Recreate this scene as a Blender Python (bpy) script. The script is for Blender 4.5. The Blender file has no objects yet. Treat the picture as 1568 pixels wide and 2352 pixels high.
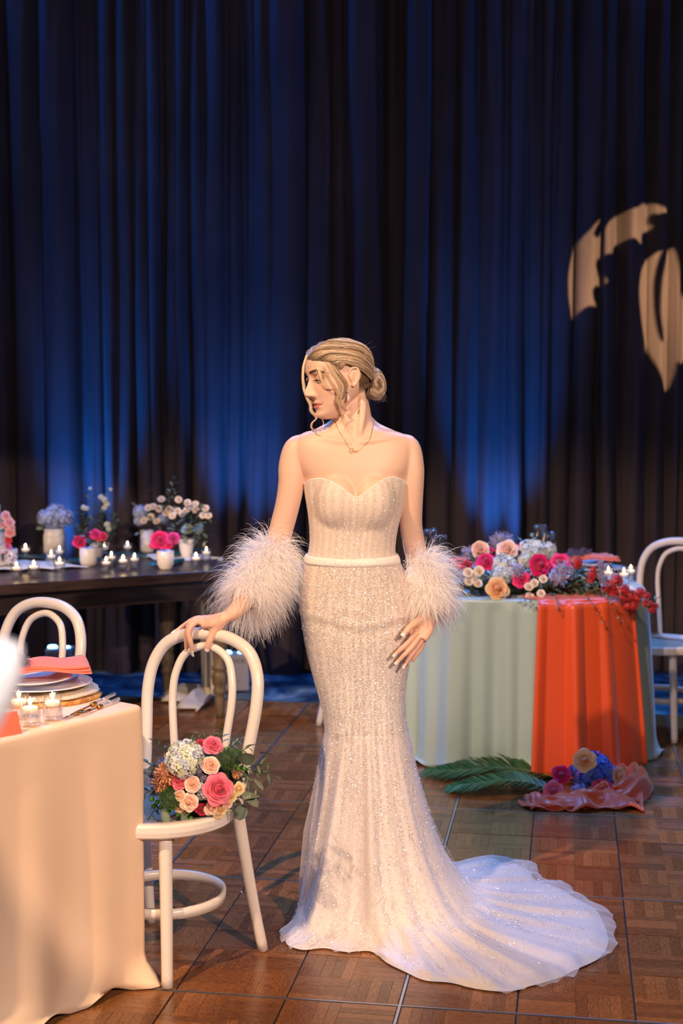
import bpy, math, random
import numpy as np
from mathutils import Vector, Matrix, Quaternion
from mathutils.bvhtree import BVHTree
import mathutils.noise as mnoise

SC = bpy.context.scene
COL = SC.collection
PI = math.pi
R = math.radians

# ---------------------------------------------------------------- camera
CAM_H = 1.59; FPX = 3267.0; PITCH = math.atan(258.0 / FPX)
cam = bpy.data.cameras.new('camera')
cam_o = bpy.data.objects.new('camera', cam); COL.objects.link(cam_o)
cam_o.location = (0, 0, CAM_H); cam_o.rotation_euler = (PI/2 - PITCH, 0, 0)
cam.sensor_fit = 'HORIZONTAL'; cam.sensor_width = 24.0; cam.lens = FPX/1568*24.0
cam.clip_start = 0.05; cam.clip_end = 60
cam.dof.use_dof = True; cam.dof.focus_distance = 4.22; cam.dof.aperture_fstop = 2.8
SC.camera = cam_o

# ---------------------------------------------------------------- world and exposure
SC.view_settings.view_transform = 'Standard'; SC.view_settings.look = 'None'
SC.view_settings.gamma = 1.0; SC.view_settings.use_curve_mapping = False
SC.view_settings.exposure = 0.0
SC.cycles.max_bounces = 14; SC.cycles.diffuse_bounces = 9; SC.cycles.transmission_bounces = 10; SC.cycles.transparent_max_bounces = 24
w = bpy.data.worlds.new('world'); SC.world = w; w.use_nodes = True
w.node_tree.nodes['Background'].inputs[0].default_value = (0.10, 0.16, 0.42, 1)
w.node_tree.nodes['Background'].inputs[1].default_value = 0.006

# ---------------------------------------------------------------- lights
def aim(o, target):
    d = Vector(target) - o.location
    o.rotation_euler = d.to_track_quat('-Z', 'Y').to_euler()
def spot(name, loc, target, power, color, angle, blend=0.3, size=0.08):
    l = bpy.data.lights.new(name, 'SPOT'); l.energy = power; l.color = color
    l.spot_size = R(angle); l.spot_blend = blend; l.shadow_soft_size = size
    o = bpy.data.objects.new(name, l); COL.objects.link(o); o.location = loc; aim(o, target); return o
def area(name, loc, target, power, color, sx, sy):
    l = bpy.data.lights.new(name, 'AREA'); l.energy = power; l.color = color
    l.shape = 'RECTANGLE'; l.size = sx; l.size_y = sy
    o = bpy.data.objects.new(name, l); COL.objects.link(o); o.location = loc; aim(o, target); return o
WARM = (1.0, 0.64, 0.37); WARM2 = (1.0, 0.70, 0.52); BLUE = (0.02, 0.30, 1.0)
spot('key_spot_left', (-2.9, 0.4, 5.5), (-0.05, 4.6, 0.70), 1500, WARM, 40, 0.25, 0.05)
spot('key_spot_right', (2.3, -1.0, 3.3), (-0.30, 4.30, 0.95), 1100, WARM2, 21.5, 0.12, 0.05)
spot('blue_back_wash_left', (-2.4, 7.6, 5.8), (-0.6, 4.6, 0.0), 900, (0.10, 0.36, 1.0), 62, 0.6, 0.3)
spot('blue_back_wash_right', (2.6, 7.6, 5.8), (0.9, 4.8, 0.0), 900, (0.12, 0.38, 1.0), 62, 0.6, 0.3)
spot('blue_top_light_left', (-3.0, 7.75, 6.7), (-1.3, 8.40, 3.0), 640, (0.01, 0.18, 1.0), 70, 0.8, 0.10)
spot('blue_top_light_right', (3.0, 7.7, 6.7), (1.3, 8.40, 3.4), 300, (0.01, 0.18, 1.0), 70, 0.8, 0.10)
spot('added_fill_farm_table', (-4.0, 3.0, 4.2), (-1.25, 7.2, 0.85), 520, WARM2, 22, 0.6, 0.06)  # added fill that brightens the vases and flowers, no real fixture
spot('added_fill_mint_table', (-1.2, 1.2, 5.0), (1.0, 6.35, 0.80), 520, WARM2, 17, 0.6, 0.06)  # extra lamp, put in only to lift the garland flowers
area('room_spill', (0.5, -3.5, 4.2), (0, 4, 1.0), 100, (1.0, 0.80, 0.66), 3.0, 1.5)
spot('added_fill_taper', (0.5, -0.6, 3.0), (-0.36, 1.24, 1.25), 420, (1.0, 0.86, 0.80), 24, 0.4, 0.06)  # invented lamp aimed at the taper candle to make it white

# ---------------------------------------------------------------- pixel helpers (measuring the photograph)
_cp, _sp = math.cos(PITCH), math.sin(PITCH)
def ray(px, py):
    a = (px-784)/FPX; b = (1176-py)/FPX
    return Vector((a, _cp + b*_sp, -_sp + b*_cp))
def W(px, py, Y):
    d = ray(px, py); t = Y/d.y
    return Vector((d.x*t, Y, CAM_H + d.z*t))
def G(px, py, z=0.0):
    d = ray(px, py); t = (z-CAM_H)/d.z
    return Vector((d.x*t, d.y*t, z))

# ---------------------------------------------------------------- node materials
MATS = {}
def srgb(r, g, b):
    f = lambda c: (c/12.92 if c <= 0.04045 else ((c+0.055)/1.055)**2.4)
    return (f(r/255), f(g/255), f(b/255), 1.0)
def NB(name):
    m = bpy.data.materials.new(name); m.use_nodes = True
    nt = m.node_tree; p = nt.nodes['Principled BSDF']
    MATS[name] = m
    return m, nt, p
def setp(p, **k):
    for a, v in k.items():
        p.inputs[a.replace('_', ' ')].default_value = v
def nd(nt, typ, **k):
    n = nt.nodes.new(typ)
    for a, v in k.items():
        if a in ('operation', 'blend_type', 'data_type', 'feature', 'wave_type', 'bands_direction', 'wave_profile', 'attribute_name', 'noise_dimensions', 'distance', 'uv_map', 'attribute_type', 'normalize', 'use_clamp', 'interpolation_type'):
            setattr(n, a, v)
        else:
            n.inputs[a.replace('_', ' ')].default_value = v
    return n
def lk(nt, a, b): nt.links.new(a, b)
def ramp(nt, src, stops):
    r = nt.nodes.new('ShaderNodeValToRGB'); e = r.color_ramp.elements
    while len(e) < len(stops): e.new(0.5)
    for i, (p, c) in enumerate(stops):
        e[i].position = p; e[i].color = c if len(c) == 4 else (*c, 1)
    lk(nt, src, r.inputs[0]); return r
def bump(nt, p, height, strength=0.3, dist=0.01):
    b = nt.nodes.new('ShaderNodeBump'); b.inputs['Strength'].default_value = strength
    b.inputs['Distance'].default_value = dist
    lk(nt, height, b.inputs['Height']); lk(nt, b.outputs[0], p.inputs['Normal']); return b
def objco(nt):
    return nt.nodes.new('ShaderNodeTexCoord').outputs['Object']
def simple(name, col, rough=0.5, metal=0.0, var=0.0, vscale=20, bumps=0.0, bscale=60, **k):
    m, nt, p = NB(name)
    setp(p, Base_Color=col, Roughness=rough, Metallic=metal, **k)
    if var:
        n = nd(nt, 'ShaderNodeTexNoise', Scale=vscale, Detail=3.0); lk(nt, objco(nt), n.inputs['Vector'])
        d = tuple(c*(1-var) for c in col[:3]); l = tuple(min(1, c*(1+var)) for c in col[:3])
        r = ramp(nt, n.outputs[0], [(0.3, d), (0.7, l)]); lk(nt, r.outputs[0], p.inputs['Base Color'])
    if bumps:
        n = nd(nt, 'ShaderNodeTexNoise', Scale=bscale, Detail=4.0); lk(nt, objco(nt), n.inputs['Vector'])
        bump(nt, p, n.outputs[0], bumps, 0.004)
    return m
def vcol(name, rough=0.5, attr='tint', **k):
    m, nt, p = NB(name); setp(p, Roughness=rough, **k)
    a = nd(nt, 'ShaderNodeAttribute', attribute_name=attr); lk(nt, a.outputs['Color'], p.inputs['Base Color'])
    return m

# ---------------------------------------------------------------- mesh building
class MB:
    """collects vertices and faces of one mesh, with one tint per vertex"""
    def __init__(s): s.v = []; s.f = []; s.c = []; s.mi = []; s.cur = (1, 1, 1); s.m = 0
    def add(s, vs, fs, col=None, m=None):
        o = len(s.v); s.v.extend([tuple(v) for v in vs]); c = col if col is not None else s.cur
        if col is not None and len(col) and not isinstance(col[0], (int, float)): s.c.extend(col)
        else: s.c.extend([c]*len(vs))
        s.f.extend([tuple(i+o for i in f) for f in fs]); s.mi.extend([s.m if m is None else m]*len(fs)); return s
    def box(s, lo, hi, col=None, mat=None, bev=0.0):
        (a, b, c), (d, e, f) = lo, hi
        if bev > 0:
            t = bev
            P = []
            for z, i in ((c, t), (c+t, 0), (f-t, 0), (f, t)):
                for x, y in ((a+i, b+t+i), (a+t+i, b+i), (d-t-i, b+i), (d-i, b+t+i), (d-i, e-t-i), (d-t-i, e-i), (a+t+i, e-i), (a+i, e-t-i)):
                    P.append(Vector((x, y, z)))
            F = [tuple(range(7, -1, -1)), tuple(range(24, 32))]
            for r in range(3):
                for i in range(8):
                    j = (i+1) % 8; F.append((r*8+i, r*8+j, r*8+8+j, r*8+8+i))
        else:
            P = [Vector(p) for p in ((a, b, c), (d, b, c), (d, e, c), (a, e, c), (a, b, f), (d, b, f), (d, e, f), (a, e, f))]
            F = [(3, 2, 1, 0), (4, 5, 6, 7), (0, 1, 5, 4), (1, 2, 6, 5), (2, 3, 7, 6), (3, 0, 4, 7)]
        if mat is not None: P = [mat @ p for p in P]
        return s.add(P, F, col)
    def tube(s, pts, rad, n=8, col=None, cap=True, closed=False, flat=None):
        pts = [Vector(p) for p in pts]; N = len(pts)
        if not hasattr(rad, '__len__'): rad = [rad]*N
        V = []; up = None; cols = []
        for i in range(N):
            if closed: t = pts[(i+1) % N]-pts[i-1]
            else: t = pts[min(i+1, N-1)]-pts[max(i-1, 0)]
            if t.length < 1e-9: t = Vector((0, 0, 1))
            t.normalize()
            if up is None:
                up = Vector((0, 0, 1)) if abs(t.z) < 0.9 else Vector((1, 0, 0))
            up = up - t*up.dot(t)
            if up.length < 1e-6: up = t.orthogonal()
            up.normalize(); sd = t.cross(up)
            ra = rad[i]; rb = ra if flat is None else ra*flat
            for k in range(n):
                a = 2*PI*k/n; V.append(pts[i] + sd*math.cos(a)*ra + up*math.sin(a)*rb)
            if col is not None and len(col) == N and not isinstance(col[0], (int, float)): cols += [col[i]]*n
        F = []
        for i in range(N if closed else N-1):
            o1 = i*n; o2 = ((i+1) % N)*n
            for k in range(n): F.append((o1+k, o1+(k+1) % n, o2+(k+1) % n, o2+k))
        if cap and not closed: F.append(tuple(range(n-1, -1, -1))); F.append(tuple((N-1)*n+k for k in range(n)))
        return s.add(V, F, cols if cols else col)
    def lathe(s, prof, n=24, center=(0, 0, 0), mat=None, col=None, a0=0, a1=2*PI):
        c = Vector(center); full = abs(a1-a0-2*PI) < 1e-6; V = []; m = n if full else n+1
        for r, z in prof:
            for k in range(m):
                a = a0+(a1-a0)*k/n; V.append(c + Vector((r*math.cos(a), r*math.sin(a), z)))
        F = []
        for i in range(len(prof)-1):
            for k in range(n):
                j = (k+1) % m if full else k+1
                F.append((i*m+k, i*m+j, (i+1)*m+j, (i+1)*m+k))
        if mat is not None: V = [mat @ v for v in V]
        return s.add(V, F, col)
    def grid(s, P, col=None, wrapu=False):
        """P: rows of points"""
        nr = len(P); nc = len(P[0]); V = [p for row in P for p in row]; F = []
        for i in range(nr-1):
            for j in range(nc if wrapu else nc-1):
                k = (j+1) % nc; F.append((i*nc+j, i*nc+k, (i+1)*nc+k, (i+1)*nc+j))
        return s.add(V, F, col)
    def ell(s, c, r, rot=None, nu=16, nv=10, col=None):
        V = []; F = []; c = Vector(c)
        for i in range(nv+1):
            t = PI*i/nv
            for k in range(nu):
                a = 2*PI*k/nu
                p = Vector((math.sin(t)*math.cos(a)*r[0], math.sin(t)*math.sin(a)*r[1], math.cos(t)*r[2]))
                if rot is not None: p = rot @ p
                V.append(c+p)
        for i in range(nv):
            for k in range(nu): F.append((i*nu+k, (i+1)*nu+k, (i+1)*nu+(k+1) % nu, i*nu+(k+1) % nu))
        return s.add(V, F, col)
    def build(s, name, mats, parent=None, smooth=True, thick=0.0, **tags):
        me = bpy.data.meshes.new(name)
        me.from_pydata(s.v, [], s.f); me.update()
        for mm in (mats if isinstance(mats, (list, tuple)) else [mats]):
            if mm is not None: me.materials.append(mm)
        if smooth: me.polygons.foreach_set('use_smooth', [True]*len(me.polygons))
        if any(s.mi): me.polygons.foreach_set('material_index', s.mi)
        a = me.color_attributes.new('tint', 'FLOAT_COLOR', 'POINT')
        a.data.foreach_set('color', np.array([(*c[:3], 1.0) for c in s.c], dtype=np.float32).ravel())
        me.update()
        o = bpy.data.objects.new(name, me); COL.objects.link(o)
        if parent is not None: o.parent = parent
        if thick:
            md = o.modifiers.new('thickness', 'SOLIDIFY'); md.thickness = thick; md.offset = 0
        for k, v in tags.items(): o[k] = v
        return o
def tag(o, label, cat, group=None, kind=None):
    if label: o['label'] = label
    if cat: o['category'] = cat
    if group: o['group'] = group
    if kind: o['kind'] = kind
    return o
def empty(name, loc, label=None, cat=None, rz=0.0, group=None):
    o = bpy.data.objects.new(name, None); COL.objects.link(o); o.empty_display_size = 0.05
    o.location = loc; o.rotation_euler = (0, 0, rz); return tag(o, label, cat, group)
def copy_tree(o, parent=None):
    c = o.copy(); COL.objects.link(c)
    if parent is not None: c.parent = parent
    for ch in o.children: copy_tree(ch, c)
    return c
def struct(o): o['kind'] = 'structure'; return o
def cr(pts, n=8, closed=False):
    """catmull-rom through points (any dimension)"""
    P = [np.array(p, float) for p in pts]; N = len(P); out = []
    seg = N if closed else N-1
    for i in range(seg):
        p1 = P[i]; p2 = P[(i+1) % N]
        p0 = P[i-1] if (i > 0 or closed) else 2*p1-p2
        p3 = P[(i+2) % N] if (i+2 < N or closed) else 2*p2-p1
        for k in range(n):
            t = k/n
            out.append(0.5*((2*p1)+(-p0+p2)*t+(2*p0-5*p1+4*p2-p3)*t*t+(-p0+3*p1-3*p2+p3)*t**3))
    if not closed: out.append(P[-1])
    return out
def lerp(a, b, t): return a+(b-a)*t
def interp(x, xs, ys): return float(np.interp(x, xs, ys))
rnd = random.Random(7)
# ================================================================ materials of the room
M_carpet, nt, p = NB('carpet')
n = nd(nt, 'ShaderNodeTexNoise', Scale=3.2, Detail=5.0, Distortion=1.2); lk(nt, objco(nt), n.inputs['Vector'])
r = ramp(nt, n.outputs[0], [(0.40, (0.012, 0.03, 0.055)), (0.52, (0.05, 0.13, 0.17)), (0.62, (0.26, 0.33, 0.34)), (0.75, (0.03, 0.07, 0.11))])
lk(nt, r.outputs[0], p.inputs['Base Color']); setp(p, Roughness=0.95)
n2 = nd(nt, 'ShaderNodeTexNoise', Scale=400.0); lk(nt, objco(nt), n2.inputs['Vector']); bump(nt, p, n2.outputs[0], 0.5, 0.004)

M_wall = simple('dark_plaster', srgb(40, 36, 40), 0.8, bumps=0.2)
M_ceil = simple('dark_ceiling', srgb(30, 28, 32), 0.9, bumps=0.2)

M_drape, nt, p = NB('drape_cloth')
setp(p, Roughness=0.8, Sheen_Weight=0.04, Sheen_Roughness=0.5)
p.inputs['Specular IOR Level'].default_value = 0.25
tc = objco(nt)
n = nd(nt, 'ShaderNodeTexNoise', Scale=1.2, Detail=2.0); lk(nt, tc, n.inputs['Vector'])
r = ramp(nt, n.outputs[0], [(0.35, srgb(60, 52, 56)), (0.7, srgb(76, 66, 70))]); lk(nt, r.outputs[0], p.inputs['Base Color'])
n3 = nd(nt, 'ShaderNodeTexNoise', Scale=14.0, Detail=3.0, Distortion=0.8)
mp = nd(nt, 'ShaderNodeMapping'); mp.inputs['Scale'].default_value = (1, 1, 0.45); lk(nt, tc, mp.inputs[0]); lk(nt, mp.outputs[0], n3.inputs['Vector'])
bump(nt, p, n3.outputs[0], 0.22, 0.012)

def wood(name, dark, light, rough=0.3, scale=8, stretch=(1, 12, 12), coat=0.0, tintattr=False):
    m, nt, p = NB(name); setp(p, Roughness=rough, Coat_Weight=coat, Coat_Roughness=0.12)
    tc = objco(nt); mp = nd(nt, 'ShaderNodeMapping'); mp.inputs['Scale'].default_value = stretch
    lk(nt, tc, mp.inputs[0]); n = nd(nt, 'ShaderNodeTexNoise', Scale=scale, Detail=6.0, Distortion=0.6); lk(nt, mp.outputs[0], n.inputs['Vector'])
    r = ramp(nt, n.outputs[0], [(0.3, dark), (0.7, light)])
    out = r.outputs[0]
    if tintattr:
        a = nd(nt, 'ShaderNodeAttribute', attribute_name='tint')
        mx = nd(nt, 'ShaderNodeMix', data_type='RGBA', blend_type='MULTIPLY'); mx.inputs[0].default_value = 1.0
        lk(nt, out, mx.inputs[6]); lk(nt, a.outputs['Color'], mx.inputs[7]); out = mx.outputs[2]
    lk(nt, out, p.inputs['Base Color']); bump(nt, p, n.outputs[0], 0.10, 0.002)
    return m
# parquet: each strip is its own piece; grain runs along the strip in its own local x
def parquet_mat(name, stretch):
    m = wood(name, srgb(98, 60, 34), srgb(176, 118, 70), 0.30, 10, stretch, 0.0, True)
    nt = m.node_tree; p = nt.nodes['Principled BSDF']
    n = nd(nt, 'ShaderNodeTexNoise', Scale=2.4, Detail=4.0); lk(nt, objco(nt), n.inputs['Vector'])
    mr = nd(nt, 'ShaderNodeMapRange'); mr.inputs[3].default_value = 0.12; mr.inputs[4].default_value = 0.30
    lk(nt, n.outputs[0], mr.inputs[0]); lk(nt, mr.outputs[0], p.inputs['Roughness'])
    return m
M_pqx = parquet_mat('parquet_grain_across', (6, 60, 6)); M_pqy = parquet_mat('parquet_grain_along', (60, 6, 6))
M_seam = simple('floor_seam', srgb(26, 18, 16), 0.6, bumps=0.2)
M_alu = simple('aluminium_trim', srgb(190, 194, 200), 0.32, 0.9, bumps=0.05, bscale=300)

# ================================================================ shell
mb = MB(); mb.box((-7, -5, -0.12), (7, 9.4, -0.02)); fl = mb.build('floor', M_carpet, None, False); struct(fl)
mb = MB(); mb.box((-7, 9.3, -0.02), (7, 9.5, 7.0)); struct(mb.build('wall_back', M_wall, None, False))
mb = MB(); mb.box((-7.2, -5, -0.02), (-7, 9.4, 7.0)); struct(mb.build('wall_left', M_wall, None, False))
mb = MB(); mb.box((7, -5, -0.02), (7.2, 9.4, 7.0)); struct(mb.build('wall_right', M_wall, None, False))
mb = MB(); mb.box((-7.2, -5, 7.0), (7.2, 9.5, 7.15)); struct(mb.build('ceiling', M_ceil, None, False))

# ================================================================ dance floor (panels of 3 ft, tiles of 1 ft, parquet blocks of strips)
FA = math.atan((1308-784)/FPX)                     # turn of the floor against the view
PAN = 0.9144; TILE = PAN/3; BLK = TILE/2
FO = G(1045, 1858)
u = Vector((math.cos(FA), -math.sin(FA), 0)); v = Vector((math.sin(FA), math.cos(FA), 0))
dance = empty('dance_floor', (FO.x, FO.y, -0.02), 'portable parquet dance floor with aluminium seams under the bride and tables', 'dance floor', -FA)
Fm = Matrix.Rotation(-FA, 4, 'Z'); Fm.translation = Vector((FO.x, FO.y, 0)); Fi = Fm.inverted()
rs = random.Random(11)
cand = []
far_x = MB(); far_y = MB()
def strip_geo(mb, x0, y0, x1, y1, dz, tint, g=0.00028, b=0.0006):
    t = 0.02
    z = t+dz
    V = [(x0+g, y0+g, t-0.004), (x1-g, y0+g, t-0.004), (x1-g, y1-g, t-0.004), (x0+g, y1-g, t-0.004),
         (x0+g, y0+g, z-b*0.5), (x1-g, y0+g, z-b*0.5), (x1-g, y1-g, z-b*0.5), (x0+g, y1-g, z-b*0.5),
         (x0+g+b, y0+g+b, z), (x1-g-b, y0+g+b, z), (x1-g-b, y1-g-b, z), (x0+g+b, y1-g-b, z)]
    F = [(0, 1, 5, 4), (1, 2, 6, 5), (2, 3, 7, 6), (3, 0, 4, 7), (4, 5, 9, 8), (5, 6, 10, 9), (6, 7, 11, 10), (7, 4, 8, 11), (8, 9, 10, 11)]
    mb.add(V, F, tint)
def vis(px_pt):
    q = cam_o.matrix_world if False else None
def project(pt):
    d = pt-Vector((0, 0, CAM_H)); zc = d.y*_cp - d.z*_sp; yc = d.y*_sp + d.z*_cp
    return 784+FPX*d.x/zc, 1176-FPX*yc/zc, zc
base = MB(); trims = []
for I in range(-5, 5):
    for J in range(-6, 2):
        cx, cy = (I+0.5)*PAN, (J+0.5)*PAN
        wc = Fm @ Vector((cx, cy, 0))
        if wc.y < 1.6: continue
        X, Y, zc = project(wc) if wc.y > 0.5 else (0, 9999, 1)
        margin = FPX*0.95/max(zc, 0.5)
        if X < -margin-500 or X > 1568+margin+500 or Y > 2352+margin*0.8: continue
        base.box((I*PAN, J*PAN, -0.0), ((I+1)*PAN, (J+1)*PAN, 0.0170))
        for ta in range(3):
            for tb in range(3):
                tone = rs.uniform(0.66, 1.08); hue = rs.uniform(-0.05, 0.06)
                for ba in range(2):
                    for bb in range(2):
                        bx = I*PAN+ta*TILE+ba*BLK; by = J*PAN+tb*TILE+bb*BLK
                        # joint margins: narrow at tile edges so that the dark seam shows
                        x0 = bx+(0.0022 if ba == 0 else 0); x1 = bx+BLK-(0.0022 if ba == 1 else 0)
                        y0 = by+(0.0022 if bb == 0 else 0); y1 = by+BLK-(0.0022 if bb == 1 else 0)
                        if ta == 0 and ba == 0: x0 += 0.004
                        if ta == 2 and ba == 1: x1 -= 0.004
                        if tb == 0 and bb == 0: y0 += 0.004
                        if tb == 2 and bb == 1: y1 -= 0.004
                        hor = (ba+bb) % 2 == 0
                        for k in range(5):
                            tn = tone*rs.uniform(0.70, 1.24)
                            tint = (tn*(1+hue), tn, tn*(1-hue*1.5)); dz = rs.uniform(-0.0003, 0.0002)
                            if hor: q = (x0, lerp(y0, y1, k/5), x1, lerp(y0, y1, (k+1)/5))
                            else: q = (lerp(x0, x1, k/5), y0, lerp(x0, x1, (k+1)/5), y1)
                            c = Fm @ Vector(((q[0]+q[2])/2, (q[1]+q[3])/2, 0)); px, py, z = project(c)
                            cand.append((q, dz, tint, hor, z, -40 < px < 1608 and 1600 < py < 2380, px, py))
dpan = base.build('floor_base', M_seam, dance, False)
dpan.location.z = 0.0
def hidden(px, py):                                   # under the near tablecloth, the gown and its train
    if px < 310 and py < 2200: return True
    if px < 250 - (py-2200)*1.2: return True
    if 700 < px < 960 and py < 2170: return True
    if 960 < px < 1380 and 2060 < py < 2230 : return True
    return False
vis_c = [c for c in cand if c[5] and not hidden(c[6], c[7])]
vis_c.sort(key=lambda c: c[4]); near = set(id(c) for c in vis_c[:296])
for c in cand:
    q, dz, tint, hor = c[:4]
    if id(c) in near:
        m1 = MB(); strip_geo(m1, *q, dz, tint); m1.build('parquet_strip', M_pqx if hor else M_pqy, dance, False)
    else: strip_geo(far_x if hor else far_y, *q, dz, tint)
far_y.mi = [1]*len(far_y.f)
far_x.add(far_y.v, far_y.f, far_y.c, 1)
o = far_x.build('parquet_strips', [M_pqx, M_pqy], dance, False); o['kind'] = 'stuff'
# aluminium seams between the panels
for I in range(-4, 5):
    m1 = MB(); m1.box((I*PAN-0.0035, -5.0*PAN, 0.004), (I*PAN+0.0035, 2*PAN, 0.0215)); m1.build('metal_seam', M_alu, dance, False)
for J in range(-5, 2):
    m1 = MB(); m1.box((-4*PAN, J*PAN-0.0028, 0.004), (4*PAN, J*PAN+0.0028, 0.0212)); m1.build('metal_seam', M_alu, dance, False)
m1 = MB(); t2 = 2*PAN
m1.add([(-5*PAN, t2, 0.0), (5*PAN, t2, 0.0), (5*PAN, t2, 0.021), (-5*PAN, t2, 0.021), (-5*PAN, t2+0.06, 0.002), (5*PAN, t2+0.06, 0.002)],
       [(0, 1, 2, 3), (3, 2, 5, 4)]); m1.build('edge_ramp', M_alu, dance, False)

# ================================================================ pleated drape at the back
curtain = empty('stage_curtain', (0, 8.35, -0.02), 'floor to ceiling dark pleated drape lit blue from below, behind all tables', 'curtain')
def fold_profile(seed, x0, x1):
    """list of pleat centres with widths for one drape panel"""
    rr = random.Random(seed); x = x0; out = []
    while x < x1:
        wd = rr.choice([0.07, 0.09, 0.12, 0.15, 0.2])*rr.uniform(0.85, 1.15)
        out.append((x+wd/2, wd, rr.uniform(0.5, 1.0), rr.uniform(-0.5, 0.5), rr.uniform(-1, 1))); x += wd
    return out
edges = [-4.6, -3.7, -2.75, -1.92, -1.12, -0.42, 0.38, 1.14, 1.95, 2.9, 3.8, 4.6]
for pi_ in range(len(edges)-1):
    x0, x1 = edges[pi_], edges[pi_+1]
    F = fold_profile(100+pi_, x0, x1)
    nx = int((x1-x0)/0.0085); nz = 46; H = 5.6; P = []
    xs = np.linspace(x0-0.015, x1+0.015, nx)
    for iz in range(nz+1):
        t = iz/nz; z = H*(1-t); row = []
        top = (z/H); drift = (1-top)
        for x in xs:
            d = 0.0; lat = 0.0
            for (c, wd, am, ph, dr) in F:
                cc = c+dr*0.045*drift*math.sin(z*0.7+ph*3)
                q = (x-cc)/wd
                if abs(q) < 0.62:
                    k = max(0.0, 1-(abs(q)/0.56)**2.6); k = k**0.6
                    amp = am*(0.07+wd*0.85)*(0.80+0.20*drift)
                    # fine gathers towards the heading tape
                    d = max(d, amp*k)
                    if z > 4.0: d += 0.018*math.sin(q*9+ph*5)*((z-4.0)/1.6)
                    lat += 0.16*wd*math.sin(q*PI)*am*ph*1.6
            d += 0.010*math.sin(x*31+z*1.7+pi_)+0.006*math.sin(x*57-z*2.3)
            if z < 0.25: d += (0.25-z)*0.10*(1+math.sin(x*18+pi_*2))
            row.append((x+lat, 8.42-d+(0.03 if pi_ % 2 else 0.0), max(z, 0.0)))
        P.append(row)
    m1 = MB(); m1.grid([[(a, b-8.35, c+0.001) for a, b, c in r_] for r_ in P]); m1.build('drape_panel', M_drape, curtain, True)
m1 = MB(); m1.tube([(-4.7, 0.06, 5.62), (4.7, 0.06, 5.62)], 0.025, 10); m1.build('drape_pole', M_alu, curtain)

# uplights on the carpet in front of the drape
M_white_plastic = simple('white_plastic', srgb(205, 198, 200), 0.4)
M_black_ink = simple('black_ink', srgb(30, 30, 34), 0.6)
M_led, nt, p = NB('led_lens'); setp(p, Base_Color=(0.5, 0.8, 1, 1), Roughness=0.2, Emission_Color=(0.25, 0.70, 1, 1), Emission_Strength=7)
def text_mesh(txt, size, name, mat, parent, loc, rot, extrude=0.0006, align='CENTER'):
    cu = bpy.data.curves.new('t', 'FONT'); cu.body = txt; cu.size = size; cu.extrude = extrude; cu.align_x = align; cu.align_y = 'CENTER'
    cu.resolution_u = 3
    to = bpy.data.objects.new('t', cu); COL.objects.link(to)
    dg = bpy.context.evaluated_depsgraph_get(); me = bpy.data.meshes.new_from_object(to.evaluated_get(dg))
    bpy.data.objects.remove(to); me.materials.clear(); me.materials.append(mat); me.name = name
    o = bpy.data.objects.new(name, me); COL.objects.link(o); o.parent = parent; o.location = loc; o.rotation_euler = rot
    return o
def uplight(px, py, Y, label, rz=0.0, power=60, tgt=(0, 0, 0), show=True):
    g = G(px, py, -0.02)
    g = Vector((g.x*Y/g.y, Y, -0.02)) if Y else g
    e = empty('uplight', g, label, 'uplight', rz, 'white box uplights at the foot of the drape')
    m = MB(); m.box((-0.075, -0.06, 0.012), (0.075, 0.06, 0.215), bev=0.006); m.build('housing', M_white_plastic, e, False)
    m = MB(); m.box((-0.06, -0.05, 0.0), (0.06, 0.05, 0.013)); m.build('foot', M_black_ink, e, False)
    m = MB(); m.lathe([(0.0, 0.228), (0.022, 0.226), (0.028, 0.216)], 16, (-0.045, 0, 0)); m.build('lens', M_led, e)
    m = MB(); m.lathe([(0.0, 0.222), (0.018, 0.221), (0.022, 0.2155)], 16, (0.035, 0, 0)); m.build('lens', M_led, e)
    text_mesh('KLOCK', 0.034, 'lettering', M_black_ink, e, (0.0, -0.0605, 0.178), (PI/2, 0, 0))
    text_mesh('< = >', 0.024, 'symbol_row', M_black_ink, e, (0.0, -0.0605, 0.062), (PI/2, 0, 0))
    m = MB(); m.lathe([(0.0, 0), (0.006, 0.0), (0.006, 0.004)], 12, (0, 0, 0), Matrix.Translation((0, -0.0605, 0.034)) @ Matrix.Rotation(PI/2, 4, 'X')); m.build('button', M_black_ink, e)
    return g
UP = (0.0, 0.20, 1.0)
def upl(g, tx, tz, power, ang=36, col=UP):
    spot('uplight_beam', (g.x, g.y+0.05, 0.24), (g.x+tx, 8.45, tz), power, col, ang, 0.9, 0.03)
ga = uplight(140, 1562, 7.95, 'white box uplight under the left end of the wooden table, nearer the left frame edge'); upl(ga, 0.16, 1.9, 470)
gb = uplight(540, 1585, 7.78, 'white box uplight behind the front turned leg of the wooden table', 0.08); upl(gb, 0.02, 1.9, 320)
gc = uplight(1165, 1575, 7.9, 'white box uplight behind the mint table, hidden by its cloth'); upl(gc, -0.02, 1.9, 400)
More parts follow.
